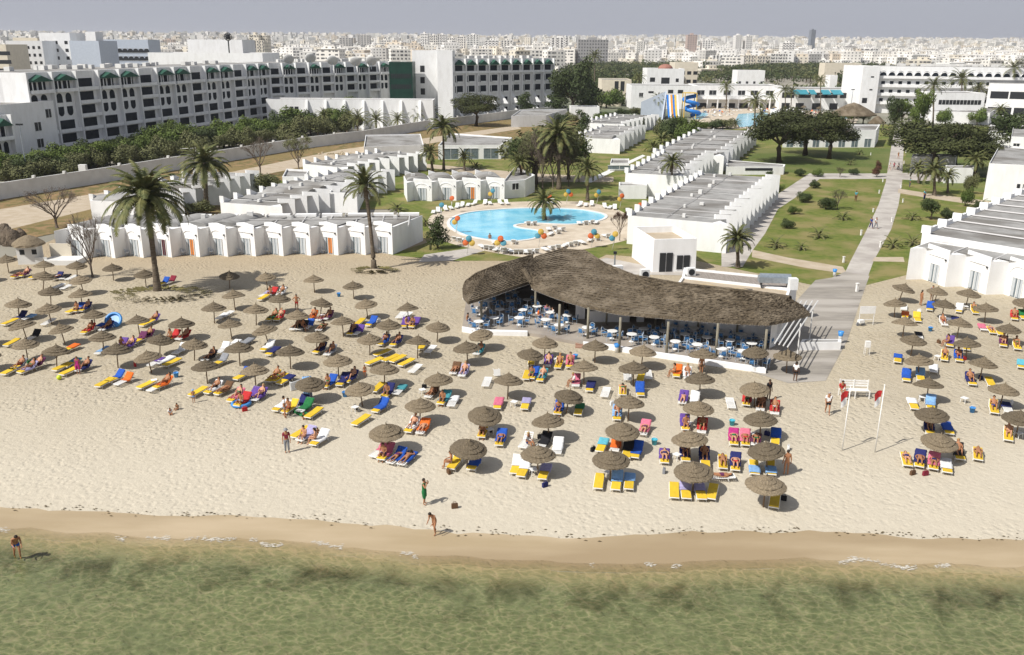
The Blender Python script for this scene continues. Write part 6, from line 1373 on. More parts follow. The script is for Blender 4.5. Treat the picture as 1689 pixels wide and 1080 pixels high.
# ================================================================= BIG HOTELS
M_green=mat('green_roof_tile',(.018,.07,.045),.6,(.025,.10,.065),2); M_hwin=mat('dark_window_glass',(.008,.013,.02),.6,(.018,.024,.032),.7,spec=.12)
def at_depth(px,Y,z=0):    # world point on plane y=Y seen at picture column px near the horizon rows
    lo,hi=-3000.,3000.
    for _ in range(60):
        m=(lo+hi)/2
        if proj(m,Y,z)[0]<px: lo=m
        else: hi=m
    return lo
def ztop(px,py,Y):
    lo,hi=-5.,400.
    x=at_depth(px,Y,20)
    for _ in range(50):
        m=(lo+hi)/2
        if proj(x,Y,m)[1]>py: lo=m
        else: hi=m
    return lo
def wing(name,A,B,pattern,floors,h,depth,label,skip=0,cat='hotel',fh=None,butt=0):
    A=Vector((A[0],A[1],0)); B=Vector((B[0],B[1],0)); d=B-A; L=d.length; n=len(pattern); u=L/n; fh=fh or (h-1.4)/floors
    root=empty(name,A,math.atan2(d.y,d.x),label,cat)
    b=MB(); b.box((L/2,depth/2,h/2-.5),(L,depth,h+1),M_white); b.build('wall',M_white,root)
    b=MB(); b.box((L/2,depth/2+.4,h+.03),(L-.8,depth-1.2,.06),M_roof)
    for i in range(n*2): b.box((rnd.uniform(2,L-2),depth*rnd.uniform(.3,.8),h+.5),(rnd.uniform(.8,2.2),rnd.uniform(.8,2),1.0),M_white2)
    b.build('roof',M_roof,root)
    fins=MB(); bal=MB(); wp=[]
    if pattern[0]!='c':
        for i in range(n+1): fins.box((i*u,-.55,h/2),(.45,1.1,h+.1),M_white)
        fins.build('pier',M_white,root)
    def win(x,z,w_,hh,kind):
        g=MB()
        if kind=='r': g.box((x,-.03,z+hh/2),(w_,.06,hh),M_hwin)
        else:
            a=1 if kind=='a' else -1; c=z+(hh-w_/2 if a>0 else w_/2); e=z if a>0 else z+hh
            vs=[(x-w_/2,-.05,e),(x+w_/2,-.05,e)]+[(x+w_/2*math.cos(t),-.05,c+a*w_/2*math.sin(t)) for t in [PI*k/8 for k in range(9)]]
            if a<0: vs=vs[::-1]
            g.add(vs,[tuple(range(len(vs)))],M_hwin)
        o=g.build('window',M_hwin,root)
        return o
    for i,pc in enumerate(pattern):
        cx=(i+.5)*u
        for f in range(skip,floors):
            z=f*fh+.3; top=floors-1-f
            if pc=='g' and top==0:
                g=MB(); w2=u*.46; zt=z+fh*.72; g.add([(cx-w2,-1.5,zt),(cx+w2,-1.5,zt),(cx,-1.5,zt+fh*.42),(cx-w2,.1,zt+.0),(cx+w2,.1,zt),(cx,.1,zt+fh*.5)],[(0,1,2),(0,2,5,3),(2,1,4,5),(1,0,3,4)],M_green); g.build('gable_roof',M_green,root)
                for k in(-1,1): win(cx+k*u*.18,z+.25,u*.28,fh*.60,'r')
                bb=MB(); bb.box((cx,-1.35,z+.05),(u*.9,.2,.75),M_white); bb.box((cx,-.7,z-.22),(u*.9,1.4,.2),M_white); 
                for k in(-1,0,1): bb.box((cx+k*u*.38,-1.35,z+fh*.38),(.16,.16,fh*.7),M_white)
                bb.build('balcony',M_white,root)
            elif pc=='g' and top in(1,2):
                bb=MB(); bb.box((cx,-.35,z+fh*.5),(u*.88,.7,.01),M_white)
                for k in(-1,1): win(cx+k*u*.19,z+.3,u*.25,fh*.70,'a' if top==1 else 'v')
            elif pc=='w' and top in(1,2):
                win(cx-u*.33,z+.4,u*.16,fh*.62,'a' if top==1 else 'v'); win(cx+u*.08,z+.3,u*.5,fh*.68,'r'); bb=MB(); bb.box((cx+u*.05,-.45,z+.35),(u*.44,.14,.7),M_white); bb.build('balcony',M_white,root)
            elif pc in'w' and top==0:
                g=MB(); w2=u*.44; zt=z+fh*.72; g.add([(cx-w2,-1.4,zt),(cx+w2,-1.4,zt),(cx,-1.4,zt+fh*.42),(cx-w2,.1,zt+.0),(cx+w2,.1,zt),(cx,.1,zt+fh*.5)],[(0,1,2),(0,2,5,3),(2,1,4,5),(1,0,3,4)],M_green); g.build('gable_roof',M_green,root)
                win(cx,z+.2,u*.6,fh*.62,'r'); bb=MB(); bb.box((cx,-1.2,z+.2),(u*.9,.14,.8),M_white); bb.build('balcony',M_white,root)
            elif pc=='w':
                win(cx,z+.4,u*.5,fh*.5,'r'); g=MB(); g.add([(cx-u*.45,-.05,z+fh),(cx-u*.45,-3.0-1.8*top*.3,z),(cx-u*.45,-.05,z),(cx-u*.30,-.05,z+fh),(cx-u*.30,-3.0-1.8*top*.3,z),(cx-u*.30,-.05,z)],[(0,1,2),(5,4,3),(0,3,4,1)],M_white); g.build('buttress',M_white,root)
            elif pc=='c':   # arched loggia on top, plain balconies below
                if top==0:
                    win(cx,z+.5,u*.78,fh*.66,'a'); g=MB(); g.tube([(cx+u*.42*math.cos(t),-.12,z+fh*.30+u*.42*math.sin(t)) for t in [PI*k/8 for k in range(9)]],.16,M_white,5); g.build('arch',M_white,root)
                else: win(cx+u*.1,z+1.0,u*.42,fh*.34,'r')
                bb=MB(); bb.box((cx,-1.1,z+.35),(u,.16,1.0),M_white); bb.box((cx,-.55,z-.15),(u,1.2,.2),M_white); bb.build('balcony',M_white,root)
            else:
                win(cx,z+.35,u*.62,fh*.68,'r'); bb=MB(); bb.box((cx,-.95,z+.12),(u*.88,.16,.8),M_white); bb.box((cx,-.5,z-.15),(u*.88,.95,.2),M_white); bb.build('balcony',M_white,root)
    return root
A1=G(36,120,19.4); B1=G(440,104,19.4); B2=G(641,101,19.4)
wing('hotel_wing',A1,B1,'ggfggfggfggfgg',6,19.4,16,'long white hotel wing with green gables, its shaded facade facing the garden trees')
wing('hotel_wing',B1,B2,'fgfgfgfgfg',6,19.4,16,'sunlit white hotel wing with green gables behind the low annex',skip=3)
# stair blocks at the left end
A1v=Vector((A1[0],A1[1],0)); dd=(Vector((B1[0],B1[1],0))-A1v).normalized(); bk=Vector((-dd.y,dd.x,0))
block('hotel_block',[A1v-dd*16-bk*3,A1v-bk*3+dd*4.5,A1v+bk*12+dd*4.5,A1v+bk*12-dd*16],13.5,'plain white stair block with two windows at the left end of the hotel',openings=((0,.72,1.8,7.5,1.8,'window'),(0,.72,1.8,4,1.8,'window'),(0,.9,1.6,10,1.8,'window')))
wing('hotel_wing',tuple((A1v-dd*26-bk*4)[:2]),tuple((A1v-dd*11-bk*4.4)[:2]),'ggg',3,11.6,10,'low white hotel wing with a green gable at the left edge')
# annex with slanted buttresses
def boxat(px0,px1,top,Y,dp,label,name='building',cat='building',m=None,wins=None,yaw=0,**k):
    x0,x1=at_depth(px0,Y,10),at_depth(px1,Y,10); z=ztop((px0+px1)/2,top,Y); s=math.tan(yaw)*(x1-x0)
    return block(name,[Vector((x0,Y,0)),Vector((x1,Y+s,0)),Vector((x1,Y+s+dp,0)),Vector((x0,Y+dp,0))],z,label,cat,wm=m,openings=wins or (),**k)
def grid(e,n,rows,z0,dz,w_,h_,kind='plain',a0=.1,a1=.9): return tuple((e,a0+(a1-a0)*i/max(1,n-1),w_,z0+dz*j,h_,kind) for i in range(n) for j in range(rows))
AY=285; an=boxat(438,714,164,AY,8,'white windowless annex with leaning wall fins below the sunlit wing',name='annex',par=.4,wins=((0,.15,1.2,5.5,1.2,'plain'),(0,.18,1.2,5.5,1.2,'plain')))
for k in range(7):
    qx=at_depth(505+k*31,AY,5)-an.location.x; za=ztop(570,165,AY); b=MB(); b.add([(qx,-3.4,0),(qx,0,0),(qx,0,za),(qx,-.3,za),(qx+.8,-3.4,0),(qx+.8,0,0),(qx+.8,0,za),(qx+.8,-.3,za)],[(0,3,2,1),(4,5,6,7),(0,4,7,3),(3,7,6,2)],M_white); b.build('buttress',M_white,an)
M_gfac=mat('green_glass_facade',(.008,.035,.024),.4,(.012,.05,.034),.5,spec=.3)
boxat(643,681,102,322,10,'dark green glazed link between hotel wing and tower',m=M_gfac,wins=grid(0,10,2,10.5,3.6,.5,1.6),par=.1)
boxat(681,722,83,334,12,'sunlit slab of the white hotel tower with three dark windows',name='hotel_tower',cat='tower',wins=((0,.4,1.6,16,2.2,'plain'),(0,.4,1.6,12,2.2,'plain'),(0,.4,1.6,8,2.2,'plain')))
boxat(722,747,83,327,14,'projecting white stair shaft of the hotel tower',name='hotel_tower',cat='tower',wins=((1,.5,1.2,20,1.4,'plain'),(1,.5,1,15,1,'plain'),(1,.5,1,11,1,'plain')))
W3a=(at_depth(747,338,10),338); W3b=(at_depth(911,368,10),368); wing('hotel_wing',W3a,W3b,'wwwwwwwww',5,ztop(760,97,338),14,'white hotel wing with nine green gables and leaning buttresses right of the tower')
# rooftop hall with ball aerial
boxat(250,437,87,330,24,'broad white rooftop hall behind the big hotel',wins=((0,.27,5,14,2.6,'plain'),(0,.75,1,17.5,1,'plain'),(0,.72,1,17.5,1,'plain'),(0,.78,1,17.5,1,'plain'),(0,.9,3,17.5,1,'plain')))
boxat(313,407,65,352,18,'upper storey of the white rooftop hall',taper=.05)
xx=at_depth(377,345,25); zz=ztop(377,66,345); r=empty('ball_aerial',(xx,345,zz-8),0,'dark lattice ball on a mast above the white rooftop hall','aerial')
b=MB(); b.tube([(0,0,0),(0,0,8)],.25,M_dark,6); b.build('mast',M_dark,r)
b=MB()
for k in range(5):
    a=k*PI/5; b.tube([(1.35*math.sin(t)*math.cos(a),1.35*math.sin(t)*math.sin(a),9.2+1.35*math.cos(t)) for t in [2*PI*j/16 for j in range(17)]],.12,M_dark,4,False)
for z in(-.8,0,.8): q=math.sqrt(1.35**2-z*z); b.tube([(q*math.cos(t),q*math.sin(t),9.2+z) for t in [2*PI*j/16 for j in range(17)]],.12,M_dark,4,False)
b.ell((0,0,9.2),(.9,.9,.9),M_dark,10,6); b.build('ball',M_dark,r)
# buildings behind at the left
boxat(18,74,67,430,18,'white hotel block with small windows, behind the big hotel at the left',wins=grid(0,4,4,12,3.4,1.1,1.3,a0=.45,a1=.9),yaw=.12)
boxat(74,124,54,445,16,'tallest white block on the skyline at the left, staggered windows',wins=grid(0,3,5,10,3.6,1.5,1.5,a0=.2,a1=.85))
M_bluew=mat('bluish_render',(.50,.55,.62),.85,(.46,.51,.58),1,world=True)
boxat(122,170,67,432,20,'pale blue-grey windowless block beside the tallest white block',m=M_bluew)
boxat(150,166,52,446,8,'small rooftop plant room with railings on the skyline')
boxat(172,250,65,470,16,'long grey block with pointed arches at the left',m=M_bluew,wins=grid(0,9,4,9,3.8,2.8,2.0,'arch',.05,.95))
boxat(-40,18,73,400,18,'cream terraced block cut by the left edge',m=M_cream,wins=grid(0,2,4,9,3.6,9,1.6,a0=.3,a1=.8))
boxat(30,70,62,470,10,'yellowish rooftop storey behind the left white block',m=M_cream)
boxat(-60,30,128,196,22,'white lower hotel block at the left edge beyond the gable wing',wins=())
# right: arcaded hotel
Y0=372; xa,xb=at_depth(1447,Y0,10),at_depth(1800,Y0-16,10); zt_=ztop(1447,109,Y0)
wing('arcaded_hotel',(xa,Y0),(xb,Y0-16),'c'*24,5,zt_,16,'long white hotel with a top row of round arches, right skyline',skip=1)
boxat(1420,1448,109,Y0-3,22,'plain white end block of the arcaded hotel with two slit windows',wins=((0,.6,1.2,14,.5,'plain'),(0,.6,1.2,9,.5,'plain'),(0,.3,2,4,2,'plain')))
boxat(1545,1626,153,330,14,'white two-storey wing with a strip of balcony windows in front of the arcade',wins=grid(0,12,1,6.0,3,1.1,1.6)+grid(0,6,1,2.5,3,1.8,1.4))
# clubhouse
boxat(1042,1150,141,385,18,'white clubhouse left part beside the slides',wins=((0,.15,1.6,5,1.6,'window'),(0,.3,2.2,6.5,.8,'plain'),(0,.6,2.2,6.5,1.4,'plain'),(0,.75,2.2,6.5,1.4,'plain')))
boxat(1150,1290,141,392,20,'long white clubhouse with upper windows and a balcony rail',wins=tuple((0,a,3.0,5.6,1.9,'window') for a in(.05,.19,.36,.53,.68,.86))+grid(0,6,1,.2,3,4.2,2.0,a0=.08,a1=.9))
boxat(1288,1425,147,384,22,'white clubhouse part with deep shaded terraces under turquoise awnings',wins=tuple((0,a,5.2,5.0,2.2,'plain') for a in(.1,.3,.5,.62,.8,.93))+tuple((0,a,3.4,.3,2.6,'plain') for a in(.08,.25,.45,.66,.85)))
M_awn=mat('turquoise_awning',(.05,.25,.31),.7,(.04,.21,.27),1)
for i,(p0,p1) in enumerate([(1309,1335),(1336,1348),(1356,1372),(1373,1392),(1418,1440)]):
    x0,x1=at_depth(p0,380,7),at_depth(p1,380,7); r=empty('awning',((x0+x1)/2,384,0),0,['leftmost turquoise awning','narrow second turquoise awning','third turquoise awning','fourth turquoise awning','separate turquoise awning by the pavilion'][i]+' on the clubhouse front','awning','turquoise awnings')
    w2=(x1-x0)/2-.2; b=MB(); b.add([(-w2,-.1,8.4),(w2,-.1,8.4),(w2,-4.2,6.9),(-w2,-4.2,6.9),(w2,-4.2,6.6),(-w2,-4.2,6.6)],[(0,3,2,1),(3,5,4,2)],M_awn); b.build('canvas',M_awn,r); b=MB(); [b.tube([(s*w2,-4.1,6.8),(s*w2,-.1,6.2)],.06,M_pw,4) for s in(-1,1)]; b.build('arm',M_pw,r)
# clubhouse balcony
x0,x1=at_depth(1150,389,4),at_depth(1288,389,4); r=empty('balcony',(x0,391.9,0),0,'long white first-floor balcony with balustrade along the clubhouse','balcony'); b=MB(); b.box(((x1-x0)/2,-1.4,4.0),(x1-x0,2.8,.3),M_white); b.box(((x1-x0)/2,-2.7,5.1),(x1-x0,.15,.12),M_white)
for k in range(60): b.box(((x1-x0)*(k+.5)/60,-2.7,4.6),(.22,.12,.9),M_white)
b.build('deck',M_white,r); 
for k in range(9): b=MB(); b.box(((x1-x0)*k/8,-2.5,1.95),(.5,.5,3.9),M_white); b.build('column',M_white,r)
# villas and low buildings in the middle distance
boxat(1067,1128,113,440,16,'white villa with a red domed roof and dark balconies',wins=((0,.15,2.4,9,2,'plain'),(0,.5,4,8,3,'plain'),(0,.82,1.4,9,1.6,'plain'),(0,.5,4,2.5,3,'plain'),(0,.15,2,3,2,'plain')))
x=at_depth(1097,448,12); b=MB(); b.ell((0,0,0),(3.6,3.6,2.2),mat('red_dome',(.33,.16,.12),.8,(.28,.13,.10),1),16,6,True); o=b.build('dome',None,None,True,(x,448,ztop(1097,113,440)-.2)); tag(o,'faded red dome on top of the white villa','dome')
boxat(1112,1150,103,455,16,'cream stepped villa right of the red dome',m=M_cream,wins=grid(0,4,2,8,4,2,1.6))
boxat(993,1042,131,470,20,'sand-coloured low building with tall openings beyond the dark trees',m=M_cream,wins=((0,.5,2,3,5,'plain'),(0,.7,2,3,5,'plain')))
boxat(978,1026,156,400,10,'low cream wall building with arched gate behind the conifer',m=M_cream)
boxat(942,990,176,330,8,'low white service building behind the conifers')
boxat(1217,1262,116,560,14,'long white shed in the plantation',wins=grid(0,4,1,2,3,1.4,3)); boxat(1370,1382,124,520,8,'small white hut among the plantation trees')
boxat(1360,1420,104,640,12,'low pale wall building behind the plantation',m=M_cream)
# grey roof blocks in the resort (far)
boxat(1290,1330,184,300,12,'white low pool building by the palms')
# water slides and far pool
sheet('far_pool_deck',PX((1140,192),(1160,178),(1300,180),(1420,190),(1410,206),(1250,212),(1140,212)),.03,M_deck)
sheet('far_pool_water',PX((1212,200),(1218,188),(1262,185),(1274,190),(1258,200),(1250,208),(1220,210)),.045,M_pool); sheet('far_pool_water',PX((1142,196),(1148,187),(1165,185),(1168,190),(1156,197)),.045,M_pool); sheet('far_pool_water',PX((1330,193),(1395,190),(1400,196),(1335,199)),.045,M_pool)
xs=at_depth(1105,330,5); r=empty('water_slide',(xs,336,0),0,'wide four-lane water slide in blue, white and orange stripes','slide')
for k,c in enumerate(['blue','white','orange','blue','yellow','white']):
    x=(k-2.5)*.72+2.2; b=MB(); P_=[(x,4,8.2),(x,3,7.8),(x,1.5,5.4),(x,-.5,2.8),(x,-2,1.0),(x,-3.5,.3)]
    vs=[];
    for p in P_: vs+=[(p[0]-.34,p[1],p[2]+.3),(p[0]-.30,p[1],p[2]),(p[0]+.30,p[1],p[2]),(p[0]+.34,p[1],p[2]+.3)]
    b.add(vs,[(i*4+j,i*4+j+1,i*4+j+5,i*4+j+4) for i in range(len(P_)-1) for j in range(3)],mat('slide_'+c,{'blue':(.03,.2,.6),'white':(.75,.75,.74),'orange':(.75,.33,.05),'yellow':(.75,.5,.08)}[c],.4,tuple(v*.85 for v in {'blue':(.03,.2,.6),'white':(.75,.75,.74),'orange':(.75,.33,.05),'yellow':(.75,.5,.08)}[c]),2)); b.build('lane',None,r)
b=MB(); b.add([(0,5,0),(0,5,9.4),(-3,-7,0),(.4,5,0),(.4,5,9.4),(-2.6,-7,0)],[(0,1,2),(5,4,3),(1,4,5,2),(0,3,4,1)],M_bluew); b.add([(-9,5,0),(-9,5,5.5),(0,5,9.4),(0,5,0)],[(0,3,2,1)],M_bluew); b.build('side_wall',M_bluew,r)
xs=at_depth(1137,338,5); r=empty('spiral_slide',(xs,338,0),0,'bright blue spiral tube slide beside the striped slide','slide')
b=MB(); b.tube([(2.5*math.cos(t)+.6*t*.2,2.4*math.sin(t),8.2-t*.52) for t in [k*.35 for k in range(42)]],.7,mat('slide_blue'),9); b.build('tube',None,r,True)
b=MB(); [b.tube([(sx*2.2,sy*2.2,0),(sx*2.2,sy*2.2,9)],.18,mat('slide_yellow'),6) for sx in(-1,1) for sy in(-1,1)]; b.box((0,0,9.1),(4.4,4.4,.25),mat('slide_yellow')); b.build('tower_frame',None,r)
# thatched pavilions
for (px,py,w_,tp,lb_) in [(1411,207,80,170,'large thatched pavilion beside the far pool'),(1453,215,30,192,'small thatched hut by the garden path'),(1288,196,36,182,'thatched shelter behind the umbrella pines')]:
    x,y=G(px,py); y+=4; h=hgt(px,py,tp); s=proj(x+1,y,2)[0]-proj(x,y,2)[0]; R_=w_/s/2
    r=empty('thatched_pavilion',(x,y,0),0,lb_,'pavilion','thatched pavilions'); b=MB(); b.lathe([(R_,h*.42),(R_*.98,h*.47),(R_*.6,h*.72),(R_*.25,h*.92),(.01,h)],M_reed,20,jit=.02,r_=rnd,sq=.6); b.build('roof',M_reed,r)
    for k in range(6): a=k*PI/3+.2; b=MB(); b.tube([(R_*.8*math.cos(a),R_*.5*math.sin(a),0),(R_*.8*math.cos(a),R_*.5*math.sin(a),h*.5)],.12,M_bark,6); b.build('post',M_bark,r)
FPL=[]
for i in range(64):
    px=rl.uniform(1150,1212) if i<26 else rl.uniform(1200,1300) if i<44 else rl.uniform(1310,1420); py=rl.uniform(181,193) if i<26 else rl.uniform(181,184.5) if i<44 else rl.uniform(184,189)
    g=G(px,py,.03); r=empty('pool_lounger',(g[0],g[1],.03),rl.uniform(0,6.28),None,'sun lounger','white loungers crowding the far pool'); fr,mt,legs,tws,prof=LP['up']; link('frame',fr,r); b=link('seat_panel',mt,r); setmat(b,M_frame if i%4 else cloth('orange' if i%8 else 'blue')); FPL.append((r,('white' if i%4 else 'orange' if i%8 else 'blue')+' far-pool lounger'))
for i,(px,py,c) in enumerate([(1168,188,'red'),(1190,190,'navy'),(1203,186,'white'),(1235,183,'blue'),(1282,190,'red'),(1310,187,'white'),(1345,189,'pink'),(1365,200,'navy')]): person('walk' if i%2 else 'stand',at(px,py),i,'t','b',(('trunks',c),),'tiny far-off bather in '+WORD.get(c,c)+' by the far pool, '+['by the slide','on the pale deck','at the deck edge','under the clubhouse','right of the water','near the palms','below the awnings','by the pavilion'][i])
for i,px in enumerate([1160,1176,1196,1246,1276,1325,1350]):
    o=PARA[i%4].place(at(px,186-(i%3)),i,1.1,['leftmost','second','third','fourth','fifth','sixth','seventh'][i]+' straw parasol from the slide on the far pool deck','thatched parasols by the far pool')
# volleyball net, floodlight masts
r=empty('sports_net',(*G(254,262),0),R(8),'sagging white-topped sports net beyond the compound wall','net'); b=MB(); b.tube([(0,0,2.6),(2.5,0,2.35),(5,0,2.25),(9.5,0,2.4)],.07,M_pw,5); b.build('net_tape',M_pw,r)
for x in(0,9.5): b=MB(); b.tube([(x,0,0),(x,0,2.7)],.06,M_pw,6); b.build('post',M_pw,r)
r=empty('umpire_chair',(*G(139,293),0),0,'small white raised umpire stand beyond the compound wall','umpire stand'); b=MB(); b.box((0,0,1.9),(1.4,.9,1.4),M_pw); b.build('seat',M_pw,r); b=MB(); b.box((0,0,.6),(1.2,.8,1.2),M_frame); b.build('frame',M_frame,r)
for (px,py,tp,lb_) in [(47,300,206,'tall floodlight mast at the left beyond the wall'),(236,225,182,'floodlight mast in front of the long facade'),(329,222,173,'floodlight mast among the hotel trees'),(1094,130,97,'thin mast among the far trees'),(1402,190,148,'thin lamp mast by the pavilion'),(1013,455,418,'lamp post on the lawn by the thatched ridge')]:
    h=hgt(px,py,tp); r=empty('floodlight_mast',(*G(px,py),0),0,lb_,'light mast'); b=MB(); b.tube([(0,0,0),(0,0,h)],[.14,.07],M_tank,7); b.build('pole',M_tank,r); b=MB(); [b.box((k*.45,0,h+.1),(.38,.3,.3),M_dark) for k in((-1,0,1) if h>5 else (0,))]; b.build('lamp_head',M_dark,r)
# satellite dishes on roofs
for (px,py,Y) in [(476,97,300),(512,95,300),(548,99,300),(586,101,300),(612,100,300)]:
    z=ztop(px,py,Y); r=empty('satellite_dish',(at_depth(px,Y,z),Y,z-1.2),rnd.uniform(-.5,.5),None,'satellite dish','roof dishes'); r['label']='large pale satellite dish, '+['leftmost','second from left','middle','second from right','rightmost'][[476,512,548,586,612].index(px)]+' on the sunlit hotel wing'
    b=MB(); b.ell((0,0,0),(1.8,1.8,.5),M_white2,14,5,True); o=b.build('dish',M_white2,r,True); o.rotation_euler=(R(120),0,0); o.location=(0,0,1.2); b=MB(); b.tube([(0,0,-1.5),(0,0,1)],.12,M_tank,5); b.build('stand',M_tank,r)
# heap of stones
b=MB(); r_=random.Random(4)
for k in range(60): s=r_.uniform(.15,.4); b.ell((r_.gauss(0,2.4),r_.gauss(0,1.2),s*.4),(s,s*.8,s*.6),mat('pale_stones',(.45,.38,.27),.9,(.36,.3,.2),2),5,3)
o=b.build('stone_heap',None,None,False,(*G(558,254),0)); tag(o,'scattered heap of pale stones on the dirt by the track','stone heap')
# ================================================================= THE CITY
def citymat(nm,col):
    m=bpy.data.materials.new(nm); m.use_nodes=True; n=m.node_tree; L=n.links.new; b=n.nodes['Principled BSDF']; b.inputs['Roughness'].default_value=.9
    g=n.nodes.new('ShaderNodeNewGeometry'); s=n.nodes.new('ShaderNodeSeparateXYZ'); L(g.outputs['Position'],s.inputs[0]); sn=n.nodes.new('ShaderNodeSeparateXYZ'); L(g.outputs['Normal'],sn.inputs[0])
    def M_(op,a,b_=None,c=None):
        q=n.nodes.new('ShaderNodeMath'); q.operation=op
        for i,v in enumerate((a,b_,c)):
            if v is None: continue
            if isinstance(v,(int,float)): q.inputs[i].default_value=v
            else: L(v,q.inputs[i])
        return q.outputs[0]
    u=M_('ADD',s.outputs['X'],s.outputs['Y']); fu=M_('FRACT',M_('MULTIPLY',u,1/4.2)); fz=M_('FRACT',M_('MULTIPLY',s.outputs['Z'],1/3.3))
    w=M_('MULTIPLY',M_('LESS_THAN',M_('ABSOLUTE',M_('SUBTRACT',fu,.5)),.17),M_('LESS_THAN',M_('ABSOLUTE',M_('SUBTRACT',fz,.55)),.21))
    w=M_('MULTIPLY',w,M_('LESS_THAN',sn.outputs['Z'],.5))
    nz=n.nodes.new('ShaderNodeTexNoise'); nz.inputs['Scale'].default_value=.02; nz.inputs['Detail'].default_value=3; L(g.outputs['Position'],nz.inputs[0])
    cr=n.nodes.new('ShaderNodeValToRGB'); cr.color_ramp.elements[0].position=.35; cr.color_ramp.elements[1].position=.65; cr.color_ramp.elements[0].color=(*[c*.88 for c in col],1); cr.color_ramp.elements[1].color=(*col,1); L(nz.outputs[0],cr.inputs[0])
    mx=n.nodes.new('ShaderNodeMixRGB'); L(w,mx.inputs[0]); L(cr.outputs[0],mx.inputs[1]); mx.inputs[2].default_value=(.14,.135,.13,1); L(mx.outputs[0],b.inputs['Base Color']); return m
CM=[('white',citymat('city_white',(.80,.78,.74))),('cream',citymat('city_cream',(.74,.68,.57))),('pale grey',citymat('city_grey',(.52,.50,.47))),('sandy',citymat('city_sand',(.66,.58,.47))),('off-white',citymat('city_offwhite',(.80,.77,.71))),('pinkish',citymat('city_pink',(.60,.48,.40)))]
WT=[0,0,0,4,4,1,4,0,2,0,4,1,0,4,3,0]
M_cw=mat('city_window',(.10,.10,.105),.5,spec=.2)
def cbox(b,x,y,w_,d,h,m,rz,r_,wins=False):
    b.box((x,y,h/2),(w_,d,h),m,rz=rz)
    rm=Matrix.Rotation(rz,3,'Z')
    k=r_.random()
    if k<.6: q=rm@Vector((r_.uniform(-.2,.2)*w_,r_.uniform(-.2,.2)*d,0)); b.box((x+q.x,y+q.y,h+1.4),(w_*r_.uniform(.2,.5),d*r_.uniform(.3,.5),2.8),m,rz=rz)
    if k>.4: q=rm@Vector((r_.uniform(-.3,.3)*w_,r_.uniform(-.3,.3)*d,0)); b.box((x+q.x,y+q.y,h+.6),(1.8,1.8,1.3),m,rz=rz)
r_=random.Random(99); CIT=[]
WOODS=[[G(*p) for p in [(1150,142),(1180,120),(1300,106),(1430,106),(1500,118),(1500,150),(1300,140)]],[G(*p) for p in [(895,160),(920,117),(1010,101),(1140,106),(1165,130),(1080,155),(1000,160)]]]
def inpoly(P,x,y):
    c=False
    for i in range(len(P)):
        a,b2=P[i],P[i-1]
        if (a[1]>y)!=(b2[1]>y) and x<(b2[0]-a[0])*(y-a[1])/(b2[1]-a[1])+a[0]: c=not c
    return c
cnt=0; t_=0; occ=[]
while cnt<270 and t_<20000:
    t_+=1
    y=r_.uniform(620,1380); x=y*r_.uniform(-.60,.60)
    if x<-.42*y and y<800: continue
    if x>.40*y and y<760 : continue
    if any(inpoly(P,x,y) for P in WOODS): continue
    if any(abs(x-a)<20 and abs(y-b2)<26 for a,b2 in occ): continue
    occ.append((x,y)); cnt+=1
    ci=r_.choice(WT); st=r_.choice([2,2,3,3,4,3,5,6]) if y>850 else r_.choice([1,2,2,3])
    if -.13*y<x<.12*y and y>820: st=r_.choice([4,5,6,6,5,6])
    if x>.15*y: st=min(st,4)
    w_=r_.uniform(13,26); d=r_.uniform(11,18); h=st*3.3+.6; rz=r_.choice([-.25,.1,.35])+r_.uniform(-.08,.08)
    b=MB(); cbox(b,0,0,w_,d,h,CM[ci][1],0,r_)
    for f in range(st):
        for k in range(int(w_/4)):
            if r_.random()<.8: b.box((-w_/2+2.2+k*4,-d/2-.04,f*3.3+1.9),(r_.choice([1.3,1.3,2.6]),.1,1.5),M_cw)
    if r_.random()<.5: b.box((r_.uniform(-.2,.2)*w_,-d/2-.6,h*.5),(w_*.35,1.2,.25),CM[ci][1]); b.box((0,-d/2-.5,h-.2),(w_,.9,.25),CM[ci][1])
    o=b.build('town_house' if st<4 else 'apartment_block',None,None,False,(x,y,gz(x,y))); o.rotation_euler=(0,0,rz); tag(o,None,'house' if st<4 else 'apartment block','town buildings behind the resort')
    CIT.append((o,['one','two','three','four','five','six'][st-1]+'-storey '+CM[ci][0]+' town '+('house' if st<4 else 'block')))
# recognisable blocks on the skyline
def special(px0,px1,top,Y,dp,label,mi,floors,bays,name='apartment_block',mm=None):
    x0,x1=at_depth(px0,Y,20),at_depth(px1,Y,20); z0_=gz(0,Y); z=ztop((px0+px1)/2,top,Y)-z0_; b=MB(); m=mm or CM[mi][1]; W=x1-x0; b.box((0,dp/2,z/2),(W,dp,z),m); b.box((0,dp/2,z+1.2),(W*.3,dp*.4,2.4),m)
    fh=z/floors
    for f in range(floors):
        for k in range(bays): b.box((-W/2+W*(k+.5)/bays,-.05,f*fh+fh*.55),(W/bays*.45,.2,fh*.45),M_cw)
    o=b.build(name,None,None,False,((x0+x1)/2,Y,z0_)); tag(o,label,'apartment block')
M_conc=mat('bare_concrete',(.36,.355,.35),.9,(.30,.295,.29),.3)
special(953,1003,65,1050,20,'unfinished grey concrete block with rows of dark openings on the skyline',2,9,11,mm=M_conc)
special(1133,1149,57,1500,18,'reddish-brown tower block on the skyline',5,12,4,mm=mat('red_brown',(.46,.37,.33),.9,(.42,.33,.29),.3))
special(1212,1223,58,1500,18,'narrow white tower block, left of a pair on the skyline',0,12,3); special(1229,1240,59,1500,18,'narrow white tower block, right of a pair on the skyline',0,12,3)
special(1336,1343,49,2200,20,'tall dark glass tower standing alone on the skyline',2,22,3,'tower_block',mat('tower_glass',(.16,.18,.21),.3,(.2,.22,.25),.1))
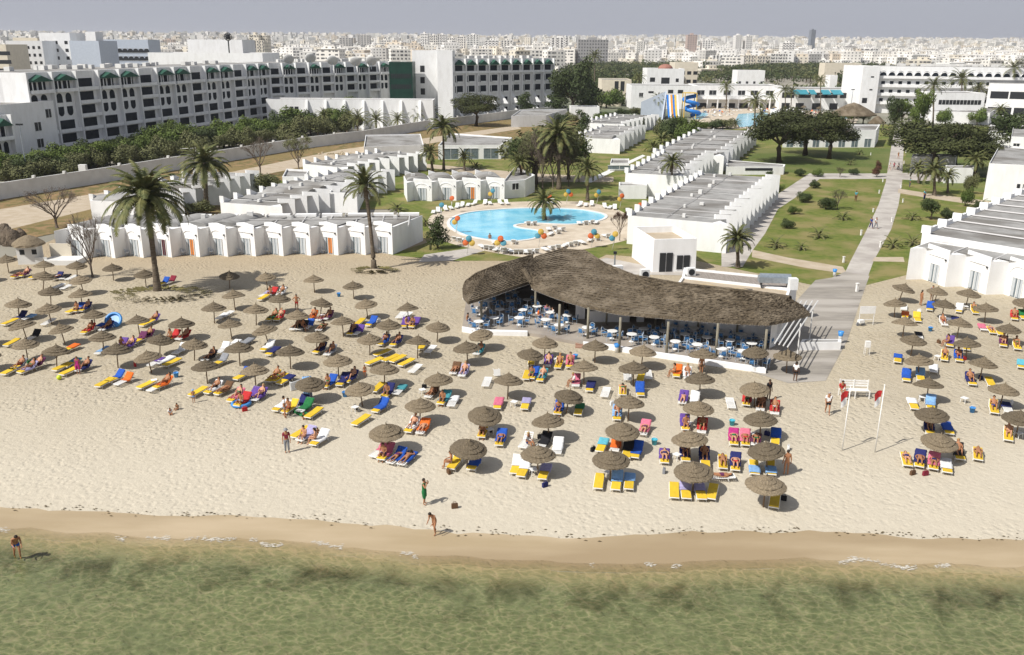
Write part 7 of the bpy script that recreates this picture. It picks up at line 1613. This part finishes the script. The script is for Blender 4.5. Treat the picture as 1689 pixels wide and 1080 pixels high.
special(412,428,57,1000,14,'cream-yellow stepped tower block, taller part, left skyline',1,12,4); special(424,442,58,1010,14,'cream-yellow tower block, right part, left skyline',1,12,5); special(407,436,66,960,12,'lower front part of the cream-yellow towers',1,9,7)
special(1176,1222,91,1040,16,'white block with vivid blue panels behind the plantation',0,4,8); special(1227,1248,91,1045,16,'cream block with orange arches right of the blue-panelled one',1,4,5); special(1250,1272,92,1042,16,'second cream block with orange windows behind the plantation',1,4,5); special(1272,1300,88,1060,16,'broad off-white block behind the plantation',4,5,7)
for i,(a,b_,tp,Y,mi) in enumerate([(655,668,70,1250,0),(694,706,55,1400,0),(708,722,58,1450,4),(722,736,57,1420,0),(738,752,62,1350,4),(754,768,60,1400,4),(770,790,57,1700,0),(800,822,66,1250,0),(826,846,66,1300,4),(560,580,62,1500,2),(590,610,58,1700,2),(908,938,62,1400,0),(1050,1064,68,1500,4),(1290,1310,70,1300,0),(1158,1176,66,1500,0),(330,345,66,2000,2),(300,318,64,2100,2),(268,286,65,2000,5),(626,642,66,1350,4),(1418,1450,80,1300,0),(1470,1500,82,1400,4)]):
    special(a,b_,tp,Y,16,['white','tall white','off-white','slim white','off-white square','sandy','distant pinkish','broad white','broad off-white','grey','distant grey','wide white','beige','clean white','pale','faint grey','faint narrow','far pinkish','neat beige','bright white','long off-white'][i]+' apartment tower number '[:-8]+'on the skyline '+['left of the hotel tower','right of the hotel tower','beside the tallest one','second from the tallest white one','above the hotel gables','behind the green gables','highest in the hazy group','over the gabled wing','right of the broad white one','left of the hotel tower group','furthest of the left group','left of the unfinished block','right of the unfinished block','left of the glass tower','right of the brown tower','over the rooftop hall','at the left horizon','beyond the arched block','next to the hotel tower','above the arcaded hotel','over the arcaded hotel middle'][i],mi,10,4)
# everything beyond: thousands of small blocks, one mass
b=MB(); r_=random.Random(5); n=0
while n<7500:
    t=r_.random(); y=1100+5200*t**1.5; x=y*r_.uniform(-.66,.66); 
    ci=r_.choice(WT); h=r_.choice([5,7,8,10,10,13,14,17,20]) ; h+= (13*r_.random() if r_.random()<.25 and -.15*y<x<.1*y and y<2600 else 0); w_=r_.uniform(10,24); 
    m=CM[ci][1]; g0=gz(x,y); h0=h; b.box((x,y,g0+h/2-2),(w_,r_.uniform(12,22),h+4),m,rz=r_.uniform(-.4,.4)); n+=1
    if r_.random()<.4: b.box((x+r_.uniform(-4,4),y,g0+h+1.3),(w_*.3,6,2.6),m)
o=b.build('distant_city',None); tag(o,'dense pale city spreading to the horizon',None,None,'stuff')
b=MB(); r_=random.Random(8)
for k in range(900):
    y=r_.uniform(600,2600); x=y*r_.uniform(-.6,.6); s=r_.uniform(2.5,7); h=r_.uniform(6,13)
    if any(abs(x-a)<12 and abs(y-b2)<12 for a,b2 in occ): continue
    clumps(b,[(x,y,gz(x,y)+h*.55,s,s*.8,h*.5)],34,1.1,M_leafB,r_)
tag(b.build('city_trees',M_leafB),'scattered dark trees between the far city blocks',None,None,'stuff')
b=MB(); r_=random.Random(18)
for k in range(260):   # garden greenery at the foot of the hotels and town edge
    px=r_.uniform(640,1690); y=r_.uniform(395,600); x=at_depth(px,y,2); s=r_.uniform(1.8,3.6); h=r_.uniform(3,6)
    clumps(b,[(x,y,h*.5,s,s*.8,h*.5)],60,.6,[M_leafA,M_leafB,M_leafC][k%3],r_)
tag(b.build('shrubbery',None),'mixed shrubbery between the far hotel and the town',None,None,'stuff')
for nm,px,Y in [('the cream-yellow towers',420,1000),('the white hall',345,900),('the left hotel block',180,900),('the hotel tower',715,900),('the green gabled wing',830,900),('the unfinished concrete block',978,1050),('the red-domed villa',1097,800),('the reddish tower',1140,1400),('the blue-panelled block',1198,760),('the plantation edge',1330,780),('the lone glass tower',1340,1300),('the arcaded hotel',1500,800),('the right skyline palm',1670,900),('the annex roofline',560,900),('the paired white towers',1225,1300),('the far left skyline',60,1200)]: MARKS.append((at_depth(px,Y,5),Y,nm))
# patio chairs in front of the beachfront doors
PCI=[]
for i in range(12):
    px=111+i*46.2; py=426-(px-96)/552*7
    for k in range(2):
        x,y=G(px+k*11-4,py-2.5); o=CH.place((x,y,0),rl.uniform(-.6,.6)+PI*(k==1)*.6,1,mats={'seat':M_frame,'back_panel':M_frame},group='patio chairs before the beachfront doors'); PCI.append((o,'white patio chair at a bungalow door'))
# ================================================================= HAZE
if HAZE>0:
    b=MB(); b.box((0,7800,43.5),(19000,16800,97),None); m=bpy.data.materials.new('haze'); m.use_nodes=True; n=m.node_tree; n.nodes.remove(n.nodes['Principled BSDF']); v=n.nodes.new('ShaderNodeVolumePrincipled'); v.inputs['Density'].default_value=HAZE; v.inputs['Color'].default_value=(.93,.95,1.0,1); v.inputs['Anisotropy'].default_value=.2
    n.links.new(v.outputs[0],n.nodes['Material Output'].inputs['Volume']); o=b.build('haze',m); o['kind']='stuff'; o['label']='thin pale haze over the town'
# ================================================================= LABELS
n_c=len([1 for m in MARKS if m[1]>600]); beach_marks=[m for m in MARKS if m[1]<130]; city_marks=[m for m in MARKS if m[1]>600]
def ordw(i): 
    s='th' if 10<=i%100<=20 else {1:'st',2:'nd',3:'rd'}.get(i%10,'th'); return str(i)+s+' out'
while len(ORD)<120: ORD.append(ordw(len(ORD)+1))
for it in (PIT,LIT,TIT,PIT2,TBI,BGI): finish_labels(it,beach_marks)
pm=[(*G(*p),n) for p,n in [((738,372),'the left tip of the pool'),((870,342),'the far pool edge'),((1002,358),'the right tip of the pool'),((870,398),'the near pool edge'),((898,362),'the pool palm')]]
finish_labels(PCI,[(*G(*p),n) for p,n in [((150,424),'the bare tree'),((260,423),'the tall beach palm'),((400,422),'the row middle'),((520,420),'the orange curtain'),((617,420),'the thin palm')]]); finish_labels(PLI,pm); finish_labels(DSI,pm); finish_labels(FPL,[(*G(*p),n) for p,n in [((1140,188),'the blue slide'),((1215,190),'the far pool water'),((1300,182),'the far palms'),((1411,195),'the thatched pavilion')]])
rm_=[(*G(*p),n) for p,n in [((794,541),'the leftmost restaurant post'),((922,557),'the third restaurant post'),((1021,581),'the post with the white bin'),((1099,589),'the middle restaurant post'),((1259,603),'the rightmost restaurant post')]]
finish_labels(RCI,rm_); finish_labels(RTI,rm_)
gm=[(*G(*p),n) for p,n in [((1411,332),'the gardener in teal'),((1413,481),'the paved square'),((1474,280),'the crossing of the paths'),((1500,309),'the right lawn gardener'),((1285,268),'the largest umbrella pine'),((1262,385),'the finned row'),((50,300),'the left floodlight mast'),((236,225),'the middle floodlight mast'),((430,289),'the leafless grey tree'),((500,200),'the slim cypress'),((1150,200),'the far pool'),((1000,190),'the central dark trees'),((1600,320),'the blank white building')]]
finish_labels(BOI,gm); finish_labels(hg,gm); finish_labels(CIT,city_marks)
_seen={}
for o in bpy.data.objects:
    l=o.get('label')
    if l and o.parent is None:
        if len(l.split())>16:
            for a,b_ in ((' with raised back',' raised'),(' a ',' '),(' the ',' '),(' bare white ',' white '),(' yellow padded ',' yellow ')):
                if len(l.split())>16: l=l.replace(a,b_)
            o['label']=l
        if len(l.split())>16: print('LONG',l)
        _seen.setdefault(l,[]).append(o.name)
